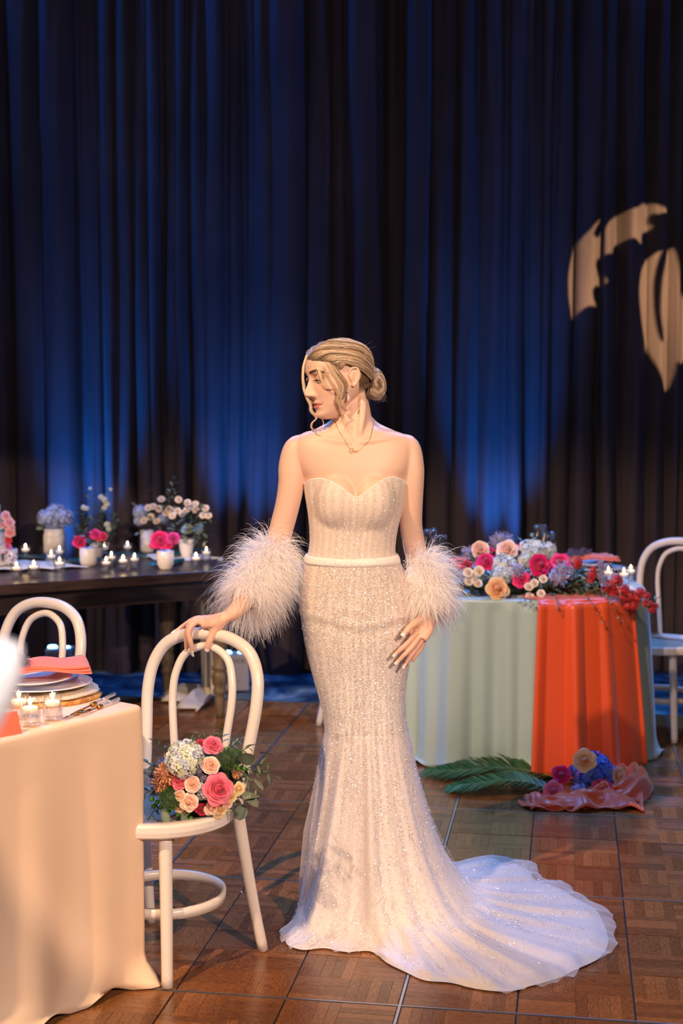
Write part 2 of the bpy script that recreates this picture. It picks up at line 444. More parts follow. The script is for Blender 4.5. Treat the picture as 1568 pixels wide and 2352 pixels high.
# ================================================================ furniture
M_chair = simple('white_lacquer', srgb(236, 228, 222), 0.28, bumps=0.05, bscale=25, Coat_Weight=0.3)
M_cane, nt, p = NB('woven_cane')
tc = objco(nt)
wx = nd(nt, 'ShaderNodeTexWave', Scale=70.0, bands_direction='X'); wy = nd(nt, 'ShaderNodeTexWave', Scale=70.0, bands_direction='Y')
lk(nt, tc, wx.inputs[0]); lk(nt, tc, wy.inputs[0])
mx = nd(nt, 'ShaderNodeMath', operation='MULTIPLY'); lk(nt, wx.outputs[1], mx.inputs[0]); lk(nt, wy.outputs[1], mx.inputs[1])
r = ramp(nt, mx.outputs[0], [(0.1, srgb(150, 140, 130)), (0.5, srgb(226, 216, 206))]); lk(nt, r.outputs[0], p.inputs['Base Color'])
setp(p, Roughness=0.55); bump(nt, p, mx.outputs[0], 0.5, 0.002)

def make_chair(label, group, loc, facing):
    rz = math.atan2(-facing[0], facing[1])
    e = empty('bentwood_chair', (loc[0], loc[1], 0.0), label, 'chair', rz, group)
    m = MB(); m.lathe([(0.150, 0.409), (0.200, 0.409), (0.208, 0.415), (0.210, 0.428), (0.208, 0.442), (0.202, 0.449), (0.190, 0.450), (0.165, 0.446), (0.160, 0.438)], 56)
    m.build('seat_frame', M_chair, e)
    m = MB(); m.lathe([(0.168, 0.4385), (0.10, 0.435), (0.0, 0.433)], 40); m.lathe([(0.0, 0.415), (0.155, 0.412)], 40); m.build('cane_seat', M_cane, e)
    for s in (-1, 1):
        m = MB(); pts = cr([(s*0.112, 0.118, 0.412), (s*0.120, 0.126, 0.30), (s*0.133, 0.141, 0.14), (s*0.145, 0.155, 0.003)], 5)
        m.tube(pts, [lerp(0.0195, 0.0155, i/(len(pts)-1)) for i in range(len(pts))], 16); m.build('front_leg', M_chair, e)
        m = MB(); pts = cr([(s*0.172, -0.128, 0.440), (s*0.182, -0.145, 0.32), (s*0.196, -0.172, 0.15), (s*0.210, -0.200, 0.003)], 5)
        m.tube(pts, [lerp(0.0185, 0.0150, i/(len(pts)-1)) for i in range(len(pts))], 16); m.build('rear_leg', M_chair, e)
    h = [(0.172, -0.128, 0.437), (0.178, -0.148, 0.52), (0.190, -0.168, 0.62), (0.200, -0.186, 0.72), (0.192, -0.203, 0.80), (0.155, -0.218, 0.862), (0.085, -0.228, 0.895)]
    P = h + [(0, -0.231, 0.904)] + [(-a, b, c) for a, b, c in reversed(h)]
    P = cr(P, 6); N = len(P)-1
    m = MB(); m.tube(P, [0.0165+0.002*math.sin(PI*i/N) for i in range(N+1)], 16); m.build('outer_hoop', M_chair, e)
    h = [(0.082, -0.172, 0.437), (0.088, -0.176, 0.52), (0.098, -0.180, 0.62), (0.108, -0.190, 0.71), (0.104, -0.200, 0.78), (0.075, -0.214, 0.842)]
    P = cr(h + [(0, -0.222, 0.869)] + [(-a, b, c) for a, b, c in reversed(h)], 6)
    m = MB(); m.tube(P, 0.0118, 14); m.build('inner_hoop', M_chair, e)
    m = MB(); n = 60; V = []; F = []
    for k in range(n):
        a = 2*PI*k/n; rx, ry = 0.162, 0.158
        for (dr, z) in ((0, 0.172), (0.013, 0.172), (0.013, 0.200), (0, 0.200)):
            V.append((math.cos(a)*(rx+dr), -0.015+math.sin(a)*(ry+dr), z))
    for k in range(n):
        j = (k+1) % n
        for q in range(4): F.append((k*4+q, k*4+(q+1) % 4, j*4+(q+1) % 4, j*4+q))
    m.add(V, F); m.build('ring_stretcher', M_chair, e, True)
    me = e.children[-1].data
    me.polygons.foreach_set('use_smooth', [False]*len(me.polygons))
    for s in (-1, 1):
        for c_ in ((s*0.147, 0.116, 0.186), (s*0.178, -0.14, 0.186), (s*0.125, 0.128, 0.392)):
            m = MB(); m.ell(c_, (0.004, 0.004, 0.004), nu=8, nv=6); m.build('screw_cap', M_alu, e)
    return e
CG = 'white bentwood chairs'
chair_main = make_chair('white bentwood chair carrying the bouquet, her hand on its back', CG, (-0.511, 3.946), (-0.534, -0.845))
def place_chair(loc, f, label):
    c = copy_tree(chair_main); c.location = (loc[0], loc[1], 0.0); c.rotation_euler.z = math.atan2(-f[0], f[1]); c['label'] = label; return c
place_chair((-1.135, 4.60), (-0.62, -0.78), 'white bentwood chair behind the napkin and plates of the peach table')
place_chair((1.52, 6.70), (-0.60, -0.80), 'white bentwood chair at the right frame edge beside the mint table')
place_chair((0.150, 6.97), (0.93, -0.36), 'white bentwood chair behind the bride, only a leg showing left of her gown')

# ---------------------------------------------------------------- cloth over tables
def satin(name, col, rough=0.35, sheen=0.3, var=0.05, wr=0.1):
    m, nt, p = NB(name); setp(p, Base_Color=col, Roughness=rough, Sheen_Weight=sheen, Sheen_Roughness=0.4)
    n = nd(nt, 'ShaderNodeTexNoise', Scale=5.0, Detail=3.0, Distortion=0.5); lk(nt, objco(nt), n.inputs['Vector'])
    n2 = nd(nt, 'ShaderNodeTexNoise', Scale=900.0, Detail=1.0); lk(nt, objco(nt), n2.inputs['Vector'])
    ad = nd(nt, 'ShaderNodeMath', operation='MULTIPLY_ADD'); ad.inputs[1].default_value = 0.04
    lk(nt, n2.outputs[0], ad.inputs[0]); lk(nt, n.outputs[0], ad.inputs[2])
    bump(nt, p, ad.outputs[0], wr, 0.03); return m
M_cream = satin('cream_linen', srgb(248, 216, 186), 0.75, 0.2, wr=0.12)
M_mint = satin('mint_satin', srgb(180, 206, 208), 0.36, 0.35)
M_orange = satin('burnt_orange_satin', srgb(236, 92, 48), 0.38, 0.4)
M_gauze = satin('white_gauze', srgb(214, 206, 196), 0.8, 0.5)
M_napkin = satin('coral_linen', srgb(238, 128, 110), 0.8, 0.3)

def table_cloth(name, per, zt, mat, folds, spread=0.05, pool=0.06, nz=34, label=None, push=None, pushn=None):
    """per: list of (x, y, nx, ny, s) around the table; folds(s, t) gives the outward offset"""
    m = MB(); cx = sum(q[0] for q in per)/len(per); cy = sum(q[1] for q in per)/len(per); rows = []
    for f in (0.0, 0.25, 0.5, 0.75, 0.93):
        rows.append([(lerp(cx, q[0], f), lerp(cy, q[1], f), zt) for q in per])
    for k in range(5):
        a = PI/2*k/4; rr = 0.012
        rows.append([(q[0]+q[2]*(math.sin(a)*rr-rr), q[1]+q[3]*(math.sin(a)*rr-rr), zt-rr+math.cos(a)*rr) for q in per])
    for iz in range(1, nz+1):
        t = iz/nz; row = []
        for q in per:
            z = (zt-0.012)*(1-t); off = folds(q[4], t) + spread*t
            if pool and t > 0.90:
                k = (t-0.90)/0.10; z = (zt-0.012)*(0.1)*(1-k)**1.6; off += pool*(0.5+0.5*math.sin(q[4]*9.0)+0.3*math.sin(q[4]*23))*k
                z += 0.012*k*(1+math.sin(q[4]*31+k*5))
            x, y = q[0]+q[2]*off, q[1]+q[3]*off
            if push and (pushn is None or q[2]*pushn.x+q[3]*pushn.y > 0.5):
                for (ax, ay, ra, zt2) in push:
                    dx, dy = x-ax, y-ay; d = math.hypot(dx, dy)
                    if d < ra and z < zt2:
                        al = dx*q[2]+dy*q[3]; pe2 = max(0.0, d*d-al*al); tgt = -math.sqrt(max(0.0, ra*ra-pe2)); w_ = min(1, (zt2-z)/0.12); x -= q[2]*(al-tgt)*w_; y -= q[3]*(al-tgt)*w_
            row.append((x, y, max(z, 0.004)))
        rows.append(row)
    m.grid([[(a-cx, b-cy, c) for a, b, c in r_] for r_ in rows], wrapu=True)
    o = m.build(name, mat, None, True, thick=0.0025); o.location = (cx, cy, 0)
    return o
def rect_perimeter(c0, a, b, la, lb, rad=0.03, step=0.012):
    """corner c0, unit vectors a, b; perimeter with rounded corners"""
    a = Vector(a).normalized(); b = Vector(b).normalized(); out = []; s = 0
    C = [c0+a*rad+b*rad, c0+a*rad+b*(lb-rad), c0+a*(la-rad)+b*(lb-rad), c0+a*(la-rad)+b*rad]
    N = [-a, b, a, -b]
    for i in range(4):
        n0 = N[i-1] if i else N[3]; n1 = N[i]
        for k in range(7):                       # rounded corner
            t = k/6; n = (n0*math.cos(t*PI/2)+n1*math.sin(t*PI/2)).normalized(); p = C[i]+n*rad
            out.append((p.x, p.y, n.x, n.y, s)); s += 0.008
        p0 = C[i]+n1*rad; p1 = C[(i+1) % 4]+n1*rad; L = (p1-p0).length; k = int(L/step)
        for j in range(1, k):
            p = p0.lerp(p1, j/k); out.append((p.x, p.y, n1.x, n1.y, s+L*j/k))
        s += L
    return out
# near table with the place setting
NT_Z = 0.768
nc = G(334, 1621, NT_Z); na = (G(0, 1702, NT_Z)-G(317, 1627, NT_Z)).normalized(); nb = Vector((na.y, -na.x, 0))
if nb.x > 0: nb = -nb
nc2 = Vector((nc.x, nc.y, 0))
per = rect_perimeter(nc2, na, nb, 0.95, 2.2)
def near_folds(s, t):
    t0 = t
    w1 = 0.020*math.sin(s*7.3+0.6)+0.014*math.sin(s*15.0+2+math.sin(s*4))+0.007*math.sin(s*33)
    return w1*(t**0.8)*1.3 - 0.012*t
pooln = table_cloth('tablecloth', per, NT_Z, M_cream, near_folds, -0.02, 0.085, push=[(-0.511, 3.946, 0.228, 0.50), (-1.135, 4.60, 0.24, 0.6)], pushn=-na)
tag(pooln, 'cream tablecloth pooling on the floor at the lower left, under the place setting', 'tablecloth')
M_darkwood = wood('dark_table_wood', srgb(34, 25, 22), srgb(70, 52, 44), 0.32, 6, (1, 10, 10))
M_greywood = wood('weathered_leg_wood', srgb(78, 66, 50), srgb(130, 112, 86), 0.5, 8, (8, 8, 1))
def plain_table(name, cx, cy, rz, lx, ly, z, label, cat='table', legs=True):
    e = empty(name, (cx, cy, 0), label, cat, rz)
    m = MB(); m.box((-lx/2, -ly/2, z-0.03), (lx/2, ly/2, z), bev=0.003); m.build('tabletop', M_darkwood, e, False)
    for sx in (-1, 1):
        for sy in (-1, 1):
            m = MB(); m.tube([(sx*(lx/2-0.2), sy*(ly/2-0.2), z-0.03), (sx*(lx/2-0.2), sy*(ly/2-0.2), 0.0)], 0.018, 10); m.build('leg', M_alu, e)
    return e
tc_ = nc2+na*0.475+nb*1.1
plain_table('banquet_table', tc_.x, tc_.y, math.atan2(nb.y, nb.x), 2.17, 0.92, NT_Z-0.004, 'banquet table hidden under the cream cloth at the left')

# mint sweetheart table
SX, SY, SA, SB, SN = 0.81, 6.61, 0.575, 0.63, 2.8
per = []; s = 0; prev = None; K = 420
for k in range(K):
    a = -2*PI*k/K + PI; ca, sa = math.cos(a), math.sin(a)
    x = SA*math.copysign(abs(ca)**(2/SN), ca); y = SB*math.copysign(abs(sa)**(2/SN), sa)
    gx = math.copysign(abs(x/SA)**(SN-1)/SA, x); gy = math.copysign(abs(y/SB)**(SN-1)/SB, y); g = math.hypot(gx, gy)
    if prev: s += math.hypot(x-prev[0], y-prev[1])
    prev = (x, y); per.append((SX+x, SY+y, gx/g, gy/g, s))
def mint_folds(s, t):
    a = 0.018*math.sin(s*47+1.4*math.sin(s*6))+0.018*math.sin(s*25+1.5*math.sin(s*7)); pk = max(0.0, math.sin(s*19+1.0+1.2*math.sin(s*4)))**4*0.036
    return (a+pk)*(0.22+0.78*t**0.6)+0.012*t
mint = table_cloth('tablecloth', per, 0.742, M_mint, mint_folds, 0.015, 0.03, push=[(1.52, 6.70, 0.225, 0.52)])
tag(mint, 'pale mint satin tablecloth on the table right of the bride', 'tablecloth')
e = empty('banquet_table', (SX, SY, 0), 'table hidden under the mint satin cloth', 'table')
m = MB(); m.lathe([(0.0, 0.70), (0.5, 0.70), (0.53, 0.71), (0.53, 0.735), (0.5, 0.738), (0.0, 0.738)], 40); m.build('tabletop', M_darkwood, e)
for q in range(4):
    a = PI/4+q*PI/2; m = MB(); m.tube([(0.34*math.cos(a), 0.34*math.sin(a), 0.70), (0.34*math.cos(a), 0.34*math.sin(a), 0.0)], 0.018, 10); m.build('leg', M_alu, e)

# orange satin runner: over the tabletop, down the front and into a heap on the floor
def runner():
    m = MB(); rows = []; nx = 90
    front = lambda x: SY-SB*(max(0.0, 1-abs((x-SX)/SA)**SN))**(1/SN)
    xl, xr = W(1232, 1380, 5.98).x, W(1452, 1380, 6.07).x
    def fold(s, t): return 0.024*math.sin(s*15+0.6)+0.022*math.sin(s*8+2.1)+0.006*math.sin(s*29+1)
    # flat part on the table
    for k in range(8):
        t = k/7; row = []
        for j in range(nx+1):
            s = j/nx; x = lerp(xl-0.05, xr+0.0, s); yf = front(min(x, SX+SA*0.985)); z = 0.7465+0.004*abs(math.sin(s*22))
            row.append((x, lerp(SY+0.1, yf+0.02, t), z))
        rows.append(row)
    for k in range(4):
        a = PI/2*k/3; row = []
        for j in range(nx+1):
            s = j/nx; x = lerp(xl, xr, s); yf = front(min(x, SX+SA*0.985)); rr = 0.016
            row.append((x, yf-0.004-math.sin(a)*rr-0.3*abs(fold(s*1.3, 0))*k/3, 0.732+math.cos(a)*rr))
        rows.append(row)
    for k in range(1, 31):
        t = k/30; row = []
        for j in range(nx+1):
            s = j/nx; wx = lerp(0, 0.03, t); x = lerp(xl-wx*1.3, xr+wx*2.4, s); x2 = min(x, SX+SA*0.985)
            yf = front(x2)-0.055*t-0.035-0.035*t
            pl = (fold(s*1.3, t)+0.045*max(0, math.sin(s*PI*2.6-1.2))**2)*(0.35+0.65*t)
            # gathered cleft in the middle
            pl -= 0.05*math.exp(-((s-0.50)/0.045)**2)*(0.2+t)
            row.append((x, yf-max(pl, 0.004), 0.745*(1-t)+0.015))
        rows.append(row)
    m.grid([[(a-SX, b-SY, c) for a, b, c in r_] for r_ in rows])
    e = empty('satin_runner', (SX, SY, 0), 'burnt orange satin runner falling from the mint table to the floor', 'runner')
    m.build('hanging_length', M_orange, e, True, thick=0.003)
    # the heap: a strip of cloth meandering over the floor
    path = [(1440, 1780, 0.05), (1452, 1815, 0.075), (1425, 1842, 0.05), (1390, 1838, 0.06), (1345, 1846, 0.045), (1290, 1852, 0.03), (1235, 1852, 0.02), (1208, 1842, 0.015)]
    m = MB(); rows = []
    cl = cr([tuple(G(a, b, 0.0).xy)+(c,) for a, b, c in path], 10); N = len(cl)
    for i in range(N):
        p = Vector((cl[i][0], cl[i][1], 0)); q = cl[min(i+1, N-1)]; q0 = cl[max(i-1, 0)]
        d = Vector((q[0]-q0[0], q[1]-q0[1], 0)).normalized(); sd = Vector((-d.y, d.x, 0)); hgt = cl[i][2]; row = []
        wd = lerp(0.085, 0.065, i/N)
        if i > N*0.86: wd *= lerp(1.0, 0.35, (i-N*0.86)/(N*0.14))
        for j in range(25):
            s = j/24*2-1
            z = hgt*(1-abs(s)**2.2)*(0.45+0.55*abs(math.sin(s*5.2+i*0.16)))+0.006+0.012*math.sin(i*0.5+s*3)
            off = sd*(s*wd)+d*(0.02*math.sin(s*6+i*0.3))
            row.append((p+off)+Vector((0, 0, max(z, 0.004))))
        rows.append(row)
    m.grid([[(a[0]-SX, a[1]-SY, a[2]) for a in r_] for r_ in rows]); m.build('floor_heap', M_orange, e, True, thick=0.003)
    m = MB(); rows = []
    A, B = G(1218, 1864), G(1478, 1866); C, D = G(1215, 1842), G(1470, 1820)
    for i in range(41):
        t = i/40; row = []
        for j in range(15):
            s = j/14; p = (A.lerp(B, t)).lerp(C.lerp(D, t), s); z = 0.008+0.045*abs(math.sin(t*9+s*2.5))**1.5*math.sin(PI*min(1, s*0.9+0.1))+0.006*math.sin(t*30)
            row.append((p.x-SX, p.y-SY+0.012*math.sin(t*11), max(0.004, z)))
        rows.append(row)
    m.grid(rows); m.build('floor_tail', M_orange, e, True, thick=0.003)
runner()

# wooden farm table, back left
WZ = 0.76
P1 = G(0, 1335, WZ); P2 = G(478, 1303, WZ); wd = (P2-P1).normalized(); wn = Vector((-wd.y, wd.x, 0))
lf = G(505, 1648, 0); PR = Vector((lf.x, lf.y, WZ)) + wd*0.13 - wn*0.12; WL, WD = 2.5, 0.885
wrot = math.atan2(wd.y, wd.x); wc = PR - wd*WL/2 + wn*WD/2
wt = empty('farm_table', (wc.x, wc.y, 0), 'long dark wooden table with turned legs at the back left', 'table', wrot)
m = MB()
for k in range(5):
    y0 = -WD/2+k*WD/5
    m1 = MB(); m1.box((-WL/2, y0+0.001, WZ-0.048), (WL/2, y0+WD/5-0.001, WZ), bev=0.003); m1.build('plank', M_darkwood, wt, False)
for sy in (-1, 1):
    m1 = MB(); m1.box((-WL/2+0.12, sy*(WD/2-0.10)-0.011, WZ-0.15), (WL/2-0.12, sy*(WD/2-0.10)+0.011, WZ-0.048)); m1.build('apron', M_darkwood, wt, False)
for sx in (-1, 1):
    m1 = MB(); m1.box((sx*(WL/2-0.12)-0.011, -WD/2+0.1, WZ-0.15), (sx*(WL/2-0.12)+0.011, WD/2-0.1, WZ-0.048)); m1.build('apron', M_darkwood, wt, False)
prof = [(0.0, 0), (0.018, 0), (0.022, 0.03), (0.026, 0.10), (0.024, 0.112), (0.034, 0.125), (0.034, 0.142), (0.027, 0.152), (0.039, 0.178), (0.041, 0.205), (0.035, 0.228), (0.028, 0.236), (0.039, 0.246), (0.039, 0.258), (0.030, 0.268), (0.034, 0.32), (0.043, 0.42), (0.046, 0.47), (0.040, 0.53), (0.029, 0.575), (0.040, 0.588), (0.040, 0.600), (0.030, 0.608), (0.042, 0.618)]
for sx in (-1, 1):
    for sy in (-1, 1):
        lx, ly = sx*(WL/2-0.13), sy*(WD/2-0.12)
        m1 = MB(); m1.lathe(prof, 24, (lx, ly, 0)); m1.box((lx-0.042, ly-0.042, 0.612), (lx+0.042, ly+0.042, WZ-0.048), bev=0.003); m1.build('turned_leg', M_greywood, wt)
def on_wood(px, py): return G(px, py, WZ)

# gauze falling from the end of the farm table
def gauze():
    m = MB(); rows = []; c = PR + wn*0.60; out = wd
    for k in range(44):
        t = k/43; row = []
        for j in range(30):
            s = j/29*2-1
            f = 0.022*math.sin(s*7+t*1.5)+0.012*math.sin(s*15)
            if t < 0.18:
                p = c - out*(0.30*(1-t/0.18)); z = WZ+0.006+0.004*math.sin(s*9); wdt = 0.17; f = 0
            elif t < 0.80:
                q = (t-0.18)/0.62; p = c+out*(0.014+0.02*q); z = WZ*(1-q)+0.01; wdt = lerp(0.17, 0.10, min(1, q*1.6)) + 0.05*max(0, q-0.7)
            else:
                q = (t-0.80)/0.20; p = c+out*(0.034-0.26*q)-wn*(0.10*q); z = 0.012+0.06*math.sin(q*PI)*(0.6+0.4*math.sin(s*8+q*6)); wdt = lerp(0.15, 0.24, q); f *= 1.5
            w_ = p + wn*(s*wdt) + out*(f+0.02)
            row.append((w_.x-c.x, w_.y-c.y, max(z, 0.004)))
        rows.append(row)
    m.grid(rows); o = m.build('gauze_runner', M_gauze, None, True, thick=0.002); o.location = (c.x, c.y, 0)
    tag(o, 'pale gauze cloth hanging off the wooden table end and bunched on the floor', 'runner')
gauze()
# cloth laid along the top of the farm table
m = MB(); rows = []
A, B, C, D = G(-200, 1326, WZ), G(205, 1306, WZ), G(-200, 1296, WZ), G(60, 1290, WZ)
for i in range(50):
    t = i/49; row = []
    for j in range(14):
        s = j/13; p = A.lerp(B, t).lerp(C.lerp(D, t), s); row.append((p.x+0.008*math.sin(t*19+s*4)-A.x, p.y+0.01*math.sin(t*14)-A.y, 0.004+0.012*abs(math.sin(t*16+s*5))*(0.5+0.5*math.sin(s*9+t*3))))
    rows.append(row)
m.grid(rows); o = m.build('table_runner', M_gauze, None, True, thick=0.002); o.location = (A.x, A.y, WZ+0.002)
tag(o, 'crumpled pale cloth lying along the wooden tabletop at the left edge', 'runner')
# ================================================================ the bride
M_skin, nt, p = NB('skin')
setp(p, Roughness=0.48, Subsurface_Weight=0.12, Subsurface_Scale=0.02)
p.inputs['Subsurface Radius'].default_value = (1.0, 0.35, 0.2)
a = nd(nt, 'ShaderNodeAttribute', attribute_name='tint'); lk(nt, a.outputs['Color'], p.inputs['Base Color'])
n = nd(nt, 'ShaderNodeTexNoise', Scale=350.0, Detail=2.0); lk(nt, objco(nt), n.inputs['Vector']); bump(nt, p, n.outputs[0], 0.06, 0.001)
M_eye = vcol('eye_surface', 0.1)
M_lash = simple('lashes', srgb(38, 24, 20), 0.6)
M_brow = simple('brow_hair', srgb(92, 60, 42), 0.7)
M_nail = vcol('polished_nail', 0.2)
M_hair = vcol('hair', 0.38); setp(M_hair.node_tree.nodes['Principled BSDF'], Specular_IOR_Level=0.5)
M_gold = simple('gold_chain', srgb(212, 168, 96), 0.25, 1.0)
M_crystal = simple('crystal', srgb(232, 228, 236), 0.06, 0.35, Coat_Weight=1.0)
M_tattoo = simple('tattoo_ink', srgb(52, 40, 46), 0.7)

BY = 4.30
bride = empty('person', (0.04, BY, 0.0), 'woman in a strapless beaded gown with a train, hand on a chair, head turned left', 'person')
BO = Vector((0.04, BY, 0.0))
def loc(pts): return [Vector(p)-BO for p in pts]

def sil(rows, py):
    ys = [r_[0] for r_ in rows]; return [float(np.interp(py, ys, [r_[k] for r_ in rows])) for k in range(1, len(rows[0]))]
# silhouette of torso and fitted gown: row, left edge, right edge, depth front, depth back
BODY = [(958, 766, 855, .054, .058), (970, 763, 858, .056, .060), (980, 748, 868, .058, .062), (986, 727, 884, .060, .064), (992, 700, 915, .062, .068), (1002, 682, 940, .066, .074),
        (1020, 670, 952, .074, .080), (1045, 672, 952, .084, .086), (1075, 686, 944, .092, .090), (1100, 702, 930, .094, .090), (1120, 701, 932, .094, .090), (1150, 706, 926, .094, .088),
        (1180, 711, 918, .092, .086), (1210, 714, 910, .090, .084), (1240, 715, 905, .088, .084), (1265, 712, 903, .089, .086), (1285, 705, 910, .091, .090), (1320, 695, 928, .098, .104),
        (1360, 691, 943, .106, .120), (1400, 692, 951, .112, .130), (1440, 697, 949, .114, .130), (1480, 703, 944, .114, .122)]
def body_ring(py, n=72, grow=0.0, ex=2.25):
    L, R_, df, db = sil(BODY, py); cx = (L+R_)/2; hw = (R_-L)/2*BY/FPX+grow; c = W(cx, py, BY); out = []
    for k in range(n):
        a = 2*PI*k/n; ca, sa = math.cos(a), math.sin(a)
        x = hw*math.copysign(abs(sa)**(2/ex), sa); d = (df if ca > 0 else db)+grow
        y = -d*math.copysign(abs(ca)**(2/ex), ca)
        out.append(Vector((c.x+x, BY+y, c.z)))
    return out
torso = MB()
pys = [958, 966, 974, 980, 986, 992, 1000, 1010, 1022, 1036, 1055, 1075, 1095, 1115, 1135, 1160, 1185, 1210, 1240, 1265, 1290, 1320, 1350, 1380, 1410, 1440, 1480]
rings = [body_ring(q) for q in pys]
torso.grid(rings, wrapu=True)
o0 = len(torso.v); torso.add([], [tuple(range(72))[::-1]] and []);
torso.f.append(tuple(range(72))); torso.mi.append(0); torso.f.append(tuple((len(rings)-1)*72+k for k in range(72))[::-1]); torso.mi.append(0)
for px in (777, 855):
    torso.ell(W(px, 1150, BY-0.058), (.0665, .064, .088), nu=36, nv=24)
torso_bvh = BVHTree.FromPolygons([Vector(v) for v in torso.v], torso.f)

body = MB(); body.add(torso.v, torso.f)
# deltoids, collar bones, neck muscles
def T(mb, pts, rad, n=20, k=5, flat=None):
    P = cr(pts, k); Rr = cr([(r_, 0, 0) for r_ in rad], k); mb.tube([tuple(q) for q in P], [max(0.001, r_[0]) for r_ in Rr], n, flat=flat)
neck_pts = [W(800, 880, 4.325), W(804, 910, 4.322), W(809, 940, 4.315), W(811, 965, 4.308), W(812, 990, 4.305)]
T(body, neck_pts, [.046, .050, .0535, .057, .062], 32)
T(body, [W(826, 888, 4.30), W(832, 920, 4.275), W(832, 955, 4.253), W(827, 990, 4.240), W(824, 1012, 4.238)], [.012, .013, .012, .010, .007], 12)      # sternomastoid
T(body, [W(790, 945, 4.262), W(800, 975, 4.247), W(812, 1008, 4.240)], [.012, .011, .007], 12)
T(body, [W(826, 1016, 4.232), W(858, 1012, 4.236), W(895, 1008, 4.250), W(918, 1016, 4.268)], [.010, .010, .010, .008], 12)
T(body, [W(810, 1017, 4.232), W(775, 1014, 4.236), W(735, 1008, 4.250), W(708, 1016, 4.268)], [.010, .010, .010, .008], 12)
# trapezius slopes
T(body, [W(836, 956, 4.330), W(858, 985, 4.330), W(896, 1008, 4.325), W(932, 1026, 4.312)], [.018, .024, .029, .032], 16)
T(body, [W(790, 956, 4.330), W(762, 984, 4.330), W(722, 1010, 4.325), W(690, 1026, 4.312)], [.018, .024, .029, .032], 16)
# arms
RA = [W(704, 1022, 4.305), W(681, 1030, 4.303), W(670, 1070, 4.30), W(669, 1110, 4.30), W(660, 1160, 4.305), W(647, 1210, 4.315), W(634, 1258, 4.325), W(616, 1300, 4.305), W(588, 1345, 4.235), W(558, 1385, 4.160), W(535, 1408, 4.122), W(515, 1419, 4.122)]
T(body, RA, [.030, .0385, .0405, .0400, .0375, .0370, .0365, .0375, .0340, .0275, .0235, .015], 28)
LA = [W(914, 1022, 4.305), W(935, 1028, 4.303), W(944, 1072, 4.30), W(945, 1110, 4.302), W(944, 1160, 4.312), W(944, 1210, 4.330), W(953, 1262, 4.350), W(962, 1302, 4.338), W(972, 1345, 4.305), W(979, 1380, 4.275), W(981, 1405, 4.258), W(976, 1428, 4.236)]
T(body, LA, [.030, .0385, .0395, .0375, .0350, .0345, .0350, .0350, .0315, .0260, .0235, .015], 28)

# hands: palm as a flattened tube, each digit its own bent tapering chain
def digit(pts, r0, r1, k=4):
    P = cr(pts, k); n = len(P); m = []
    for i in range(n):
        t = i/(n-1); kn = 0.0007*(math.exp(-((t-0.36)/0.07)**2)+math.exp(-((t-0.70)/0.07)**2)); m.append(lerp(r0, r1, t)+kn)
    m[-1] *= 0.72
    body.tube([tuple(q) for q in P], m, 14)
nails = []
def nail(a, b, ln, wdt, facing, col=((0.86, 0.62, 0.52), (0.92, 0.86, 0.82))): nails.append((Vector(a), Vector(b), ln, wdt, Vector(facing), col))
# her right hand on the hoop of the chair
rw = RA[-2]
body.tube([rw+Vector((0.012, 0.01, 0.008)), rw, W(515, 1418, 4.120), W(492, 1426, 4.130), W(470, 1430, 4.147)], [.0225, .024, .027, .031, .026], 20, flat=0.52)
body.tube([W(520, 1412, 4.115), W(492, 1424, 4.137), W(462, 1424, 4.160)], [.018, .024, .020], 16, flat=0.7)
body.tube([W(515, 1422, 4.110), W(497, 1440, 4.120), W(486, 1450, 4.127)], [.017, .017, .013], 16)
F1 = [W(470, 1430, 4.137), W(449, 1429, 4.133), W(433, 1450, 4.123), W(438, 1476, 4.127), W(442, 1496, 4.137)]
F2 = [W(474, 1426, 4.155), W(447, 1424, 4.153), W(430, 1446, 4.145), W(428, 1474, 4.149), W(428, 1492, 4.157)]
F3 = [W(476, 1422, 4.177), W(452, 1420, 4.183), W(438, 1432, 4.215), W(444, 1448, 4.233), W(452, 1460, 4.231)]
F4 = [W(476, 1420, 4.187), W(450, 1420, 4.203), W(428, 1432, 4.205), W(412, 1444, 4.203), W(402, 1450, 4.199)]
TH = [W(508, 1428, 4.110), W(494, 1448, 4.115), W(482, 1470, 4.111), W(476, 1492, 4.115)]
digit(F1, .0098, .0070); digit(F2, .0096, .0068); digit(F3, .0090, .0065); digit(F4, .0082, .0058); digit(TH, .0125, .0090)
nail(F1[-2], F1[-1], 0.021, 0.0058, (-0.5, -1, 0.2)); nail(F2[-2], F2[-1], 0.021, 0.0055, (-0.7, -1, 0.2)); nail(F4[-2], F4[-1], 0.018, 0.0048, (-0.2, -0.6, 1)); nail(TH[-2], TH[-1], 0.010, 0.0075, (-0.1, -1, 0))
# her left hand on the hip
lw = LA[-2]
HY = 4.168
body.tube([lw+Vector((0, 0.008, 0.012)), lw, W(977, 1425, 4.238), W(969, 1447, 4.212), W(960, 1465, 4.200)], [.0225, .024, .030, .033, .029], 20, flat=0.50)
body.tube([W(976, 1412, 4.245), W(962, 1430, 4.215), W(953, 1440, 4.200)], [.016, .015, .011], 14)
G1 = [W(958, 1452, 4.196), W(948, 1462, 4.186), W(934, 1479, 4.168), W(919, 1492, 4.160), W(909, 1502, 4.160)]
G2 = [W(964, 1458, 4.200), W(957, 1470, 4.190), W(944, 1488, 4.172), W(928, 1504, 4.165), W(914, 1519, 4.166)]
G3 = [W(970, 1462, 4.206), W(965, 1476, 4.200), W(954, 1492, 4.184), W(941, 1509, 4.176), W(930, 1527, 4.176)]
G4 = [W(975, 1462, 4.216), W(972, 1478, 4.214), W(962, 1496, 4.206), W(953, 1508, 4.202), W(946, 1521, 4.202)]
GT = [W(966, 1422, 4.215), W(953, 1432, 4.194), W(940, 1442, 4.176), W(927, 1457, 4.166)]
